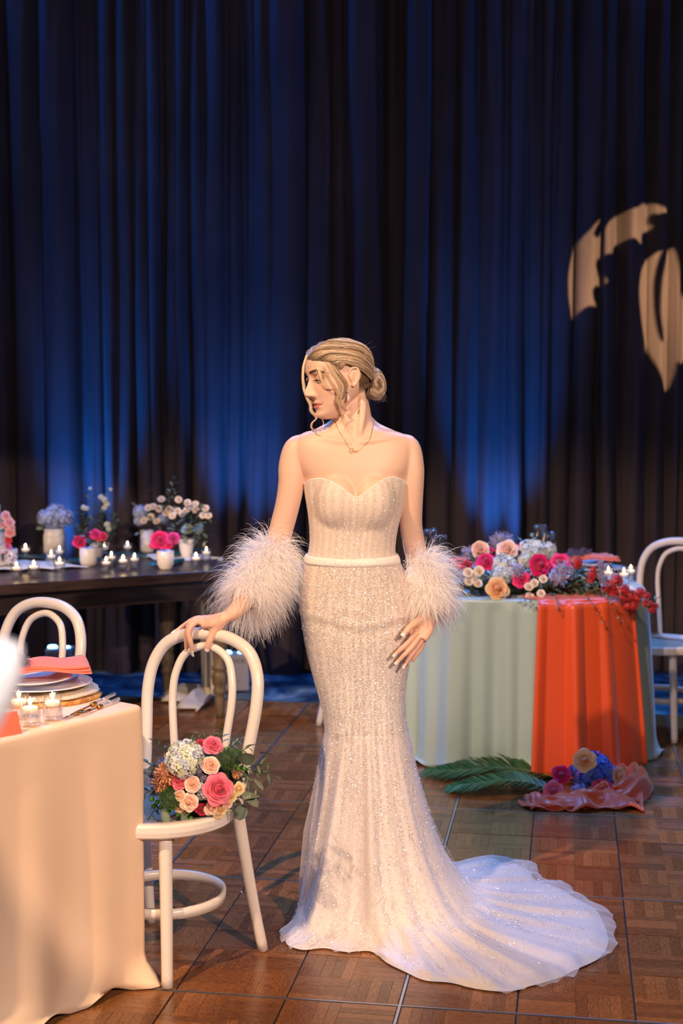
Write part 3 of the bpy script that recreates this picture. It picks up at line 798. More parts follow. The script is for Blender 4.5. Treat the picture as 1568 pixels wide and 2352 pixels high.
digit(G1, .0098, .0068); digit(G2, .0098, .0068); digit(G3, .0092, .0064); digit(G4, .0080, .0058); digit(GT, .0130, .0092)
nail(G1[-2], G1[-1], 0.017, 0.0056, (-0.3, -1, 0.3)); nail(G2[-2], G2[-1], 0.018, 0.0056, (-0.3, -1, 0.3)); nail(G3[-2], G3[-1], 0.018, 0.0052, (-0.2, -1, 0.3)); nail(GT[-2], GT[-1], 0.014, 0.0080, (-0.2, -1, 0.3))
# hips, legs and shoes (under the gown)
for s, fx in ((-1, 760), (1, 850)):
    T(body, [W(822+s*40, 1440, BY), W(828+s*36, 1560, BY), W(836+s*32, 1690, BY), W(818+s*34, 1800, BY-0.02), W(818+s*34, 1960, BY), W(818+s*34, 2040, BY)], [.080, .064, .048, .046, .040, .032], 20)
    body.tube([W(818+s*34, 2035, BY+0.02), W(818+s*34, 2060, BY-0.04), Vector((W(818+s*34, 2100, BY).x, BY-0.14, 0.022))], [.034, .036, .022], 14, flat=0.8)

# ---- head in its own frame: +y looks forward, z up, +x her right
HS = 1.06
HC = W(776, 863, 4.29)
HM = Matrix.Translation(HC) @ Matrix.Rotation(R(116), 4, 'Z') @ Matrix.Rotation(R(-8), 4, 'X') @ Matrix.Rotation(R(3), 4, 'Y') @ Matrix.Scale(HS, 4)
HI = HM.inverted()
zf = [-.118, -.114, -.108, -.100, -.092, -.082, -.072, -.058, -.045, -.030, -.015, .000, .012, .024, .040, .055, .070, .084, .096, .106, .112]
yf = [.052, .068, .079, .0835, .0800, .0810, .0830, .0855, .0870, .0880, .0870, .0870, .0905, .0925, .0915, .0880, .0810, .0700, .0530, .0300, .0]
wz = [-.118, -.110, -.100, -.090, -.075, -.060, -.045, -.030, -.015, .0, .02, .04, .06, .075, .088, .098, .106, .112]
ww = [.012, .024, .034, .0425, .0530, .0600, .0655, .0690, .0705, .0712, .0722, .0722, .0690, .0630, .0540, .0430, .0280, .0]
bz = [-.118, -.110, -.095, -.080, -.065, -.050, -.030, -.010, .010, .030, .050, .070, .085, .098, .108, .112]
yb = [.030, .018, .002, -.012, -.040, -.070, -.090, -.100, -.104, -.104, -.099, -.088, -.073, -.052, -.025, .0]
mz = [-.118, -.09, -.06, -.03, .0, .112]; my = [.042, .026, .008, .0, -.004, -.006]
nz_z = [-.060, -.054, -.050, -.046, -.042, -.037, -.032, -.024, -.014, -.004, .006, .016]
nz_p = [.0, .0025, .0090, .0190, .0240, .0252, .0238, .0185, .0125, .0070, .0028, .0]
nz_s = [.006, .008, .0095, .0110, .0112, .0105, .0085, .0075, .0070, .0068, .0075, .009]
def gs(d, s): return math.exp(-(d/s)**2)
def cz(z): return z if z < 0.025 else 0.025+(z-0.025)*0.80
def face_disp(x, z):
    d = 0.0
    s = float(np.interp(z, nz_z, nz_s)); d += float(np.interp(z, nz_z, nz_p))*math.exp(-(abs(x)/s)**2.2)
    ax = abs(x)
    d += 0.0105*gs(ax-0.0135, 0.0062)*gs(z+0.0435, 0.0068)              # alae
    d -= 0.0110*gs(ax-0.031, 0.0165)*gs(z+0.000, 0.0115)                # sockets
    d -= 0.0050*gs(ax-0.017, 0.007)*gs(z-0.003, 0.010)
    d += 0.0022*gs(ax-0.026, 0.020)*gs(z-0.021, 0.007)                  # brow
    d += 0.0035*gs(ax-0.044, 0.017)*gs(z+0.032, 0.016)                  # cheek
    d -= 0.0016*gs(ax-0.038, 0.015)*gs(z+0.068, 0.018)
    lw_ = max(0.0, 1-(ax/0.0255)**2)
    cup = 0.0012*gs(ax-0.006, 0.004)
    d += (0.0058*lw_+cup)*gs(z+0.0660, 0.0044) + 0.0066*lw_*gs(z+0.0785-0.0015*(1-lw_), 0.0052)   # lips
    d -= 0.0046*gs(z+0.0722, 0.0016)*max(0.0, 1-(ax/0.028)**4)
    d -= 0.0030*gs(ax-0.028, 0.0035)*gs(z+0.0722, 0.004)                # corners
    d -= 0.0016*gs(x, 0.0035)*gs(z+0.058, 0.005)                        # philtrum
    d += 0.0045*gs(x, 0.016)*gs(z+0.102, 0.010)                         # chin
    d -= 0.0055*gs(ax-0.0078, 0.0034)*gs(z+0.0505, 0.0030)              # nostrils
    return d
def head_ring(z, n=200):
    f = float(np.interp(z, zf, yf)); b = float(np.interp(z, bz, yb)); w_ = float(np.interp(z, wz, ww)); m_ = float(np.interp(z, mz, my))
    f = max(f, m_+0.001); out = []
    for k in range(n):
        a = 2*PI*k/n
        if a > PI: a = 2*PI-a; sx = -1
        else: sx = 1
        t = a/PI; a2 = PI*(t**1.25)                                        # denser at the front
        ca, sa = math.cos(a2), math.sin(a2)
        e = 2.35 if ca > 0 else 2.1
        x = sx*w_*abs(sa)**(2/e)
        if ca > 0:
            y = m_+(f-m_)*abs(ca)**(2/2.1); fw = min(1.0, ca/0.35); y += face_disp(x, z)*fw
        else: y = m_+(b-m_)*-abs(ca)**(2/2.0)*-1 if False else m_-(m_-b)*abs(ca)**(2/2.0)
        out.append(HM @ Vector((x, y, cz(z))))
    return out
hz = list(np.linspace(-.1179, -.03, 60))+list(np.linspace(-.029, .03, 38))+list(np.linspace(.032, .1118, 34))
hr = [head_ring(z) for z in hz]
o0 = len(body.v); body.grid(hr, wrapu=True)
body.f.append(tuple(o0+k for k in range(200))[::-1]); body.mi.append(0); body.f.append(tuple(o0+(len(hr)-1)*200+k for k in range(200))); body.mi.append(0)
# ears
for s in (-1, 1):
    def E(y, z, x=0.0): return HM @ Vector((s*(0.0700+x*0.9), y*0.88-0.010, z*0.86-0.012))
    body.tube([tuple(q) for q in cr([E(.012, .002, .004), E(.014, .018, .008), E(.004, .031, .012), E(-.011, .030, .015), E(-.018, .016, .016), E(-.016, .000, .014), E(-.008, -.014, .011), E(.001, -.024, .008), E(.007, -.022, .005)], 5)], 0.0036, 10)
    body.tube([tuple(q) for q in cr([E(.004, .018, .008), E(-.008, .018, .012), E(-.010, .004, .011), E(-.003, -.008, .008)], 5)], 0.0032, 8)
    body.tube([E(.010, .000, .004), E(.008, -.006, .006), E(.002, -.012, .006)], [.003, .0035, .003], 8)
    body.ell(E(-.004, .006, .004), (.006, .016, .026), Matrix.Rotation(R(115), 3, 'Z') @ Matrix.Rotation(R(s*-22), 3, 'Z'), 14, 10)
    body.ell(E(.002, -.022, .006), (.0045, .0065, .0085), Matrix.Rotation(R(115), 3, 'Z'), 12, 8)

src = MB(); src.add(loc(body.v), body.f)
tmp = src.build('tmp_body', None)
rm = tmp.modifiers.new('r', 'REMESH'); rm.mode = 'VOXEL'; rm.voxel_size = 0.0023; rm.adaptivity = 0.0
dg = bpy.context.evaluated_depsgraph_get(); me = bpy.data.meshes.new_from_object(tmp.evaluated_get(dg)); bpy.data.objects.remove(tmp)
nv = len(me.vertices); co = np.empty(nv*3, np.float64); me.vertices.foreach_get('co', co); co = co.reshape(-1, 3)
ed = np.empty(len(me.edges)*2, np.int64); me.edges.foreach_get('vertices', ed); ed = ed.reshape(-1, 2)
deg = np.bincount(ed.ravel(), minlength=nv).astype(float)
def lap(c, w_, it):
    for _ in range(it):
        s_ = np.zeros_like(c)
        for k in range(3):
            s_[:, k] = np.bincount(ed[:, 0], c[ed[:, 1], k], nv)+np.bincount(ed[:, 1], c[ed[:, 0], k], nv)
        c = c+(s_/deg[:, None]-c)*w_[:, None]
    return c
HIm = np.array(HI); wco = co+np.array(BO)
hl = wco @ HIm[:3, :3].T + HIm[:3, 3]                    # head-local coordinates
inhead = (hl[:, 2] > -0.13) & (np.abs(hl[:, 0]) < 0.095) & (np.abs(hl[:, 1]) < 0.13) & (wco[:, 2] > 1.50)
facez = inhead & (hl[:, 1] > 0.03) & (hl[:, 2] > -0.112)
earz = inhead & (np.abs(hl[:, 0]) > 0.066) & (np.abs(hl[:, 1]) < 0.05)
hand = ((wco[:, 2] < 1.0) & ((wco[:, 0] < -0.30) | (wco[:, 0] > 0.14)) & (wco[:, 2] > 0.7))
def zpx(py): return W(800, py, BY).z
chestz = (wco[:, 2] < zpx(950)) & (wco[:, 2] > zpx(1085))
ub = np.clip(0.6-np.abs(wco[:, 2]-zpx(1085))/0.09, 0, 0.6)*(wco[:, 1] < BY-0.05)*(np.abs(wco[:, 0]-BO.x) < 0.125)*np.clip(np.abs(wco[:, 0]-W(816, 1130, 4.2).x)/0.02, 0.12, 1)
bust = (wco[:, 2] <= zpx(1085)) & (wco[:, 2] > zpx(1230)) & (wco[:, 1] < BY-0.03)
w_ = np.full(nv, 0.5); w_[facez | earz] = 0.0; w_[hand] = 0.25; w_[bust] = 0.30
co = lap(co, w_, 10)
wr = np.zeros(nv)
for q_ in (rw, lw): wr = np.maximum(wr, np.clip(1.35-np.linalg.norm(wco-np.array(q_), axis=1)/0.040, 0, 0.6))
co = lap(co, wr, 22)
w2 = np.zeros(nv); w2[chestz] = 0.6; w2[(wco[:, 2] > zpx(1110)) & (wco[:, 2] < zpx(950)) & ((np.abs(wco[:, 0]-BO.x) > 0.12))] = 0.6
co = lap(co, lap(np.repeat(w2[:, None], 3, 1), np.full(nv, 0.5), 8)[:, 0], 14)
co = lap(co, ub, 40)
w3 = np.full(nv, 0.0); w3[facez | earz] = 0.45; co = lap(co, w3, 1)
me.vertices.foreach_set('co', co.ravel())
# colour of the skin: lips, brows, eye shadow and scalp are own colours; nostrils and mouth line are painted shade
base = np.array([0.80, 0.53, 0.41]); col = np.tile(base, (nv, 1))
def gau(d, s): return np.exp(-(d/s)**2)
X, Y_, Z = hl[:, 0], hl[:, 1], hl[:, 2]; AX = np.abs(X)
def mixc(mask, c): 
    global col
    mask = np.clip(mask, 0, 1)[:, None]; col = col*(1-mask)+np.array(c)*mask
mixc(facez*0.45*gau(AX-0.045, 0.020)*gau(Z+0.036, 0.018), (0.86, 0.44, 0.34))
mixc(facez*0.35*gau(AX, 0.012)*gau(Z+0.040, 0.012), (0.84, 0.46, 0.38))
lipw = np.clip(1-(AX/0.0265)**2, 0, 1)
up_edge = -0.0628+0.0010*gau(AX-0.006, 0.004)-0.0085*(1-lipw); lo_edge = -0.0835+0.0105*(1-lipw)
lip = 1/(1+np.exp(-(up_edge-Z)/0.0006))*1/(1+np.exp(-(Z-lo_edge)/0.0006))*(AX < 0.027)
mixc(facez*(lip > 0.5)*(Y_ > 0.05)*0.85, (0.60, 0.17, 0.15))
mixc(facez*gau(Z+0.0722, 0.0014)*(AX < 0.027)*0.8, (0.24, 0.05, 0.05))
mixc(facez*gau(AX-0.0080, 0.0035)*gau(Z+0.0500, 0.0026)*1.2*(Y_ > 0.09), (0.10, 0.03, 0.02))
mixc(facez*0.75*gau(AX-0.031, 0.016)*gau(Z-0.007, 0.008), (0.62, 0.30, 0.17))
arch = 0.0185+0.0055*np.clip((AX-0.012)/0.024, 0, 1)-0.012*np.clip((AX-0.036)/0.018, 0, 1)
bth = 0.0030-0.0020*np.clip((AX-0.030)/0.024, 0, 1)
mixc(facez*(np.abs(Z-arch) < bth)*(AX > 0.011)*(AX < 0.054)*0.45, (0.30, 0.17, 0.11))
scalp = inhead & ~earz & (Y_ < 0.12); sm_ = np.clip((Z-0.052-0.008*np.cos(X*30))/0.010, 0, 1)*0.8*(Y_ > -0.03)+(Y_ <= -0.03)*np.clip((Z+0.06)/0.02, 0, 1)
mixc(scalp*np.clip(sm_, 0, 1), (0.16, 0.09, 0.055))
mixc(hand*0.45, (0.86, 0.44, 0.32))
ca_ = me.color_attributes.new('tint', 'FLOAT_COLOR', 'POINT')
ca_.data.foreach_set('color', np.concatenate([col, np.ones((nv, 1))], 1).astype(np.float32).ravel())
me.materials.clear(); me.materials.append(M_skin); me.polygons.foreach_set('use_smooth', [True]*len(me.polygons)); me.name = 'body'
bo = bpy.data.objects.new('body', me); COL.objects.link(bo); bo.parent = bride
body_bvh = BVHTree.FromPolygons([Vector(c)+BO for c in co], [tuple(q.vertices) for q in me.polygons])

# eyes with lids and lashes
def sph_patch(c, r, e0, e1, a0, a1, ne=8, na=18):
    """patch of a sphere in head space; elevation e, azimuth a measured from forward"""
    rows = []
    for i in range(ne+1):
        e = lerp(e0, e1, i/ne); row = []
        for k in range(na+1):
            a = lerp(a0, a1, k/na); ee = e if not callable(e) else e(a)
            row.append(HM @ (Vector(c)+Vector((math.sin(a)*math.cos(ee), math.cos(a)*math.cos(ee), math.sin(ee)))*r)-BO)
        rows.append(row)
    return rows
for s in (-1, 1):
    c = (s*0.0310, 0.0715, -0.002); r_ = 0.0122
    m = MB(); V = []; rows = []
    for i in range(13):
        t = i/12; th = t*R(105); row = []
        for k in range(24):
            a = 2*PI*k/24; row.append((th, a))
        rows.append(row)
    P = []; colr = []
    gaze = Matrix.Rotation(R(-16), 3, 'X')
    for row in rows:
        q = []
        for th, a in row:
            d = gaze @ Vector((math.sin(th)*math.cos(a), math.cos(th), math.sin(th)*math.sin(a)))
            q.append(HM @ (Vector(c)+d*r_*(1.03 if th < 0.45 else 1))-BO)
            colr.append((0.015, 0.01, 0.01) if th < 0.20 else ((0.10, 0.07, 0.05) if th < 0.48 else (0.72, 0.66, 0.62)))
        P.append(q)
    m.grid(P, col=colr, wrapu=True); m.build('eyeball', M_eye, bride)
    m = MB()
    def eu(a): return R(0) - R(20)*min(1.2, abs(a)/R(58))**2.2
    rows = []
    for i in range(9):
        row = []
        for k in range(21):
            a = lerp(R(-88), R(88), k/20); e = lerp(R(78), eu(a), i/8); row.append(HM @ (Vector(c)+Vector((math.sin(a)*math.cos(e), math.cos(a)*math.cos(e), math.sin(e)))*(r_+0.0012))-BO)
        rows.append(row)
    m.grid(rows, col=(0.66, 0.36, 0.24)); m.build('upper_eyelid', M_skin, bride, thick=0.0008)
    m2 = MB(); m2.tube(rows[-1][3:18], 0.0010, 6)
    for k in range(4, 17):
        b_ = rows[-1][k]; a = lerp(R(-88), R(88), k/20)
        d = (HM.to_3x3() @ Vector((math.sin(a)*1.1, 0.9, -0.25))).normalized(); L_ = 0.0085
        upd = Vector((0, 0, 1)); m2.tube([b_, b_+d*L_*0.5-upd*0.0006, b_+d*L_+upd*0.0016], [0.00045, 0.0003, 0.00012], 4)
    m2.build('eyelashes', M_lash, bride)['kind'] = 'stuff'
    m = MB(); rows = []
    for i in range(6):
        row = []
        for k in range(21):
            a = lerp(R(-88), R(88), k/20); e = lerp(R(-80), min(R(-29)+R(9)*min(1.3, abs(a)/R(58))**2, eu(a)+R(1)), i/5); row.append(HM @ (Vector(c)+Vector((math.sin(a)*math.cos(e), math.cos(a)*math.cos(e), math.sin(e)))*(r_+0.0010))-BO)
        rows.append(row)
    m.grid(rows, col=(0.74, 0.46, 0.35)); m.build('lower_eyelid', M_skin, bride, thick=0.0008)
# eyebrows as short strokes on the skin
rb = random.Random(3)
for s in (-1, 1):
    m = MB()
    for k in range(230):
        t = (k+0.5)/230; ax = lerp(0.0115, 0.054, t); zc = float(0.0185+0.0055*min(1, max(0, (ax-0.012)/0.024))-0.012*min(1, max(0, (ax-0.036)/0.018)))
        th = 0.0034-0.0026*min(1, max(0, (ax-0.028)/0.026)); zc += rb.uniform(-1, 1)*th
        q = []
        for u_ in (0, 0.5, 1):
            lx = s*(ax+0.0055*u_); lz = zc+0.0014*u_*(1-t*1.6)
            h = body_bvh.ray_cast(HM @ Vector((lx, 0.16, lz)), (HM.to_3x3() @ Vector((0, -1, 0))).normalized())
            if h[0] is not None: q.append(h[0]+h[1]*0.0004-BO)
        if len(q) == 3: m.tube(q, [0.00034, 0.0003, 0.0001], 4)
    m.build('eyebrow', M_brow, bride)['kind'] = 'stuff'
# finger nails
for (a, b, ln, wd_, fc, cl) in nails:
    d = (b-a).normalized(); n_ = (fc-d*fc.dot(d)).normalized(); sd = d.cross(n_); m = MB(); rows = []; cols = []
    for i in range(7):
        t = i/6; row = []
        for k in range(5):
            u_ = k/4*2-1; ww_ = wd_*(1.0-0.22*t); row.append(b-d*0.004+d*(ln*t)+sd*(u_*ww_)+n_*(wd_*0.95-0.0016*u_*u_-0.0022*t*t)-BO); cols.append(cl[0] if t < 0.5 else cl[1])
        rows.append(row)
    m.grid(rows, col=cols); m.build('fingernail', M_nail, bride, thick=0.0007)

# things lying on the skin, found by casting on the body
def on_skin(px, py, off=0.0012):
    d = ray(px, py).normalized(); h = body_bvh.ray_cast(Vector((0, 0, CAM_H)), d)
    if h[0] is None: return None
    return h[0]+h[1]*off-BO
ch = [(768, 960), (771, 972), (776, 985), (783, 998), (792, 1012), (799, 1025), (804, 1033)]; ch2 = [(821, 1036), (830, 1029), (840, 1019), (849, 1009), (853, 994), (856, 978), (857, 966)]
neck = empty('necklace', (0, 0, 0)); neck.parent = bride
for pl in (ch, ch2):
    P = [on_skin(a, b, 0.0014) for a, b in [tuple(q) for q in cr(pl, 6)]]; P = [q for q in P if q is not None]
    if len(P) > 2:
        m = MB(); m.tube(P, 0.00062, 6); m.build('chain', M_gold, neck)
def script(strokes, off, rad, name, mat, par):
    for st in strokes:
        P = [on_skin(a, b, off) for a, b in [tuple(q) for q in cr(st, 5)]]; P = [q for q in P if q is not None]
        if len(P) > 2:
            m = MB(); m.tube(P, rad, 5); m.build(name, mat, par)
script([[(803, 1031), (806, 1037), (803, 1040), (802, 1034), (807, 1030), (812, 1033), (807, 1036), (813, 1037), (809, 1041), (804, 1040)], [(812, 1036), (814, 1039), (815, 1036), (817, 1039), (817, 1035), (819, 1039), (820, 1035), (822, 1038)]], 0.0016, 0.0006, 'name_pendant', M_gold, neck)
script([[(718, 991), (720, 988), (719, 993), (722, 989), (722, 993)], [(725, 991), (727, 990), (726, 993)], [(731, 991), (732, 988), (734, 991), (735, 987), (737, 990), (738, 986)],
        [(741, 987), (743, 984), (744, 987), (746, 983), (747, 986), (748, 978), (749, 985)], [(751, 985), (752, 976), (754, 983), (755, 979), (757, 982), (757, 974), (759, 981), (761, 976), (760, 980)]], 0.0002, 0.00042, 'tattoo_script', M_tattoo, bride)
# ================================================================ the gown
M_gown, nt, p = NB('beaded_tulle')
setp(p, Roughness=0.5, Sheen_Weight=0.4, Sheen_Roughness=0.4)
a = nd(nt, 'ShaderNodeAttribute', attribute_name='tint')
vo = nd(nt, 'ShaderNodeTexVoronoi', Scale=420.0); lk(nt, objco(nt), vo.inputs['Vector'])
sx_ = nd(nt, 'ShaderNodeSeparateColor'); lk(nt, vo.outputs['Color'], sx_.inputs[0])
mr = nd(nt, 'ShaderNodeMapRange'); mr.inputs[1].default_value = 0.0; mr.inputs[2].default_value = 1.0; mr.inputs[3].default_value = 0.80; mr.inputs[4].default_value = 1.08
lk(nt, sx_.outputs[0], mr.inputs[0])
mx = nd(nt, 'ShaderNodeMix', data_type='RGBA', blend_type='MULTIPLY'); mx.inputs[0].default_value = 1.0
lk(nt, a.outputs['Color'], mx.inputs[6]); lk(nt, mr.outputs[0], mx.inputs[7]); lk(nt, mx.outputs[2], p.inputs['Base Color'])
bump(nt, p, vo.outputs['Distance'], 0.35, 0.0015)
M_sequin, nt, p = NB('sequins'); setp(p, Metallic=0.35, Roughness=0.25, Coat_Weight=0.6, Coat_Roughness=0.08)
a = nd(nt, 'ShaderNodeAttribute', attribute_name='tint'); lk(nt, a.outputs['Color'], p.inputs['Base Color'])
M_tulle, nt, p = NB('tulle_net')
setp(p, Base_Color=srgb(236, 230, 236), Roughness=0.6, Sheen_Weight=0.6)
tr = nd(nt, 'ShaderNodeBsdfTransparent'); ms = nd(nt, 'ShaderNodeMixShader')
lw_n = nd(nt, 'ShaderNodeLayerWeight', Blend=0.45); r = ramp(nt, lw_n.outputs['Facing'], [(0.0, (0.22, 0.22, 0.22)), (0.9, (0.70, 0.70, 0.70))])
lk(nt, r.outputs[0], ms.inputs[0]); lk(nt, tr.outputs[0], ms.inputs[1]); lk(nt, p.outputs[0], ms.inputs[2]); lk(nt, ms.outputs[0], nt.nodes['Material Output'].inputs['Surface'])

GN = 480
def gown_tint(a, z):
    """nude lining under ivory tulle: the bodice shows more of the lining"""
    nude = np.array([0.88, 0.75, 0.67]); iv = np.array([0.92, 0.87, 0.85]); t = min(1.0, max(0.0, (1.02-z)/0.35))
    n_ = mnoise.noise(Vector((math.sin(a)*6, math.cos(a)*6, z*3.0)))*0.5+0.5
    c = nude*(1-t)+iv*t; c = c*(0.90+0.14*n_)*(1-0.13*(1-t)*(math.sin(a*34)*0.5+0.5)*(0.5+n_)); return tuple(np.minimum(c, 0.95))
GROWS = [(1285, 701, 916, .099, .098), (1320, 691, 932, .106, .110), (1360, 687, 947, .113, .126), (1400, 688, 955, .119, .135), (1440, 693, 953, .121, .136), (1480, 700, 948, .120, .128),
         (1520, 709, 941, .116, .118), (1560, 720, 935, .112, .108), (1600, 731, 931, .110, .100), (1640, 741, 932, .108, .096), (1680, 745, 938, .106, .095)]
def gring(py, n=GN, ex=2.15):
    L, R_, df, db = sil(GROWS, py); cx = (L+R_)/2; hw = (R_-L)/2*BY/FPX; c = W(cx, py, BY); out = []
    for k in range(n):
        a = 2*PI*k/n; ca, sa = math.cos(a), math.sin(a)
        x = hw*math.copysign(abs(sa)**(2/ex), sa); d = df if ca > 0 else db
        out.append(Vector((c.x+x, BY-d*math.copysign(abs(ca)**(2/ex), ca), c.z)))
    return out
def neckline(px):
    return interp(px, [690, 700, 712, 726, 742, 760, 780, 800, 814, 822, 834, 850, 870, 888, 905, 920, 934, 944], [1122, 1110, 1101, 1097, 1097, 1102, 1113, 1128, 1137, 1138, 1130, 1118, 1104, 1096, 1094, 1100, 1112, 1124])
# bodice hugging the torso
def hug(a, py, off):
    L, R_, df, db = sil(BODY, py); c = W((L+R_)/2, py, BY)
    d = Vector((math.sin(a), -math.cos(a), 0)); h = torso_bvh.ray_cast(c+d*0.5, -d)
    return h[0]+d*off if h[0] is not None else c+d*0.1
rows = []; NB_ = 46
tops = []
for k in range(GN):
    a = 2*PI*k/GN
    if math.cos(a) > -0.05:
        px = 817+118*math.sin(a)*(1.0)
        for _ in range(3):
            q = hug(a, neckline(px), 0.004); px = project(q)[0]
        tops.append(neckline(px))
    else: tops.append(1122+20*min(1, -math.cos(a)))
grid_r = []
for i in range(NB_+1):
    t = i/NB_; row = []
    for k in range(GN):
        a = 2*PI*k/GN; py = lerp(tops[k], 1286, t)
        row.append(hug(a, py, 0.0042))
    grid_r.append(row)
# the cups bridge the hollow between the breasts
A_ = np.array([[tuple(q) for q in r_] for r_ in grid_r])
for i in range(NB_+1):
    for _ in range(30):
        sm = (np.roll(A_[i], 3, 0)+np.roll(A_[i], -3, 0)+np.roll(A_[i], 6, 0)+np.roll(A_[i], -6, 0))/4
        f_ = np.cos(2*PI*np.arange(GN)/GN) > 0.2
        m_ = f_ & (sm[:, 1] < A_[i][:, 1]); A_[i][m_, 1] = sm[m_, 1]*0.6+A_[i][m_, 1]*0.4
for _ in range(3):
    A_[1:-1] = 0.5*A_[1:-1]+0.25*(A_[:-2]+A_[2:])
dress = empty('gown', (0, 0, 0)); dress.parent = bride
m = MB(); cols = []
inner = [[Vector(q)-Vector((0, 0, 0))-BO for q in r_] for r_ in A_]
for r_ in inner: cols += [gown_tint(2*PI*k/GN, r_[k].z) for k in range(GN)]
m.grid(inner, col=cols, wrapu=True); bod = m.build('bodice', M_gown, dress, True, thick=0.003)
# beaded edge along the neckline
m = MB(); m.tube([Vector(q)-BO+Vector((0, 0, 0.0005)) for q in A_[0]], 0.0028, 8, closed=True, col=(0.92, 0.88, 0.85)); m.build('neckline_trim', M_gown, dress)
# boning lines
def gown_hit(px, py, off=0.002):
    d = ray(px, py).normalized(); h = gown_bvh.ray_cast(Vector((0, 0, CAM_H)), d); return h[0]+h[1]*off-BO if h[0] is not None else None

# skirt and train -----------------------------------------------------
HEM = [(648, 2166), (658, 2180), (690, 2189), (740, 2185), (792, 2194), (852, 2193), (892, 2221), (932, 2240), (985, 2262), (1050, 2268), (1120, 2283), (1190, 2287), (1245, 2274), (1310, 2254), (1345, 2236), (1405, 2204),
       (1424, 2165), (1408, 2118), (1385, 2085), (1340, 2062), (1300, 2038), (1243, 2020), (1215, 1990), (1140, 1974), (1080, 1984), (1020, 1994), (950, 2025), (850, 2058), (740, 2080), (668, 2128)]
KC = Vector((0.075, BY, 0)); KZ = W(800, 1680, BY).z
hp = [G(a, b, 0.0)-KC for a, b in HEM]; hp = [Vector(tuple(q)+(0,)) if len(q) == 2 else q for q in hp]
hpc = cr([tuple(q)[:2] for q in hp], 14, closed=True)
ang = np.array([math.atan2(q[0], -q[1]) % (2*PI) for q in hpc]); rad = np.array([math.hypot(q[0], q[1]) for q in hpc])
od = np.argsort(ang); ang = ang[od]; rad = rad[od]
ang = np.concatenate([ang-2*PI, ang, ang+2*PI]); rad = np.concatenate([rad]*3)
def hem_r(a): return float(np.interp(a % (2*PI), ang, rad))
# angles for the skirt: denser towards the train
K0 = gring(1680, 2880)
ka = [math.atan2(q.x-KC.x, -(q.y-KC.y)) % (2*PI) for q in K0]; kr = [math.hypot(q.x-KC.x, q.y-KC.y) for q in K0]
ko = np.argsort(ka); ka = np.array(ka)[ko]; kr = np.array(kr)[ko]; ka = np.concatenate([ka-2*PI, ka, ka+2*PI]); kr = np.concatenate([kr]*3)
def knee_r(a): return float(np.interp(a % (2*PI), ka, kr))
NS = 760
# knee ring angle of sample k spreads to hem angle
def fold_f(k):
    u_ = k/NS*2*PI
    return 0.75*math.sin(u_*8+0.6+0.8*math.sin(u_*2))+0.50*math.sin(u_*15+1.9*math.sin(u_*2))+0.22*math.sin(u_*29+1)
def skirt_pt(k, q, hemx=0.0, lift=0.0, hs=1.0):
    u_ = k/NS*2*PI
    r0 = knee_r(u_); H = hem_r(u_)*hs*0.972+hemx; d = H-r0
    pw = 1.6+max(0.0, d-0.12)*8.0; pw = min(pw, 9.0)
    r_ = r0+d*q; zz = KZ*(1-q)**pw
    F = fold_f(k); amp = 0.026*min(1.0, (q*2.6))*(1.0 if d < 0.35 else 0.55)
    steep = min(1.0, zz/0.06)
    r_ += F*amp*(1-q*0.55)*steep
    # ridges of cloth lying on the floor
    fl = 1-steep
    rid = (abs(math.sin(u_*15+1.2*math.sin(u_*3)+2.2*q))**1.5*0.030+abs(math.sin(u_*29+3*q+2))**2*0.014)*min(1.0, d*2.0)
    zz += (rid+0.006)*fl*(1-0.55*q)*max(0.0, 1-max(0, q-0.93)/0.07) + 0.004 + lift
    sw = 0.05*math.sin(q*2.4)*min(1, max(0, d-0.3)*2)         # the train folds sweep a little
    a2 = u_ - sw
    lo = 0.0035 if q > 0.5 else 0.0
    return Vector((KC.x+math.sin(a2)*r_, KC.y-math.cos(a2)*r_, max(zz, 0.004+lift)))
def qs(n=70): return [(i/n)**1.15 for i in range(n+1)]
srows = []
up_py = list(np.linspace(1284, 1672, 60))
def angle_ring(py):
    """ring resampled at the NS polar angles about KC"""
    g = gring(py, 1440); aa = np.array([math.atan2(q.x-KC.x, -(q.y-KC.y)) % (2*PI) for q in g]); rr = np.array([math.hypot(q.x-KC.x, q.y-KC.y) for q in g]); o_ = np.argsort(aa)
    aa = aa[o_]; rr = rr[o_]; aa = np.concatenate([aa-2*PI, aa, aa+2*PI]); rr = np.concatenate([rr]*3); z = g[0].z; out = []
    for k in range(NS):
        u_ = k/NS*2*PI; r_ = float(np.interp(u_, aa, rr)); out.append(Vector((KC.x+math.sin(u_)*r_, KC.y-math.cos(u_)*r_, z)))
    return out
for py in up_py:
    row = angle_ring(py)
    for k in range(NS):
        q = row[k]; px, pyy, _ = project(q); u_ = k/NS*2*PI
        d = Vector((math.sin(u_), -math.cos(u_), 0)); b_ = 0.0
        if math.cos(u_) > 0:      # strained creases over hips and thigh
            y1 = 1402+22*math.exp(-((px-830)/70)**2); b_ += 0.0030*gs(py-y1, 9)-0.0024*gs(py-y1-19, 9)
            y2 = 1378+0.10*(px-700); b_ += 0.0020*gs(py-y2, 10)*(px < 840)
            y3 = 1690-0.5*(px-745); b_ += 0.004*gs(py-y3, 9)*(px < 800)
            b_ += 0.003*math.sin((px-820)*0.055+py*0.006)*min(1, max(0, (py-1560)/110))
        row[k] = q+d*b_
    srows.append(row)
skq = qs(78)
low = [[skirt_pt(k, q, hs=0.985) for k in range(NS)] for q in skq]
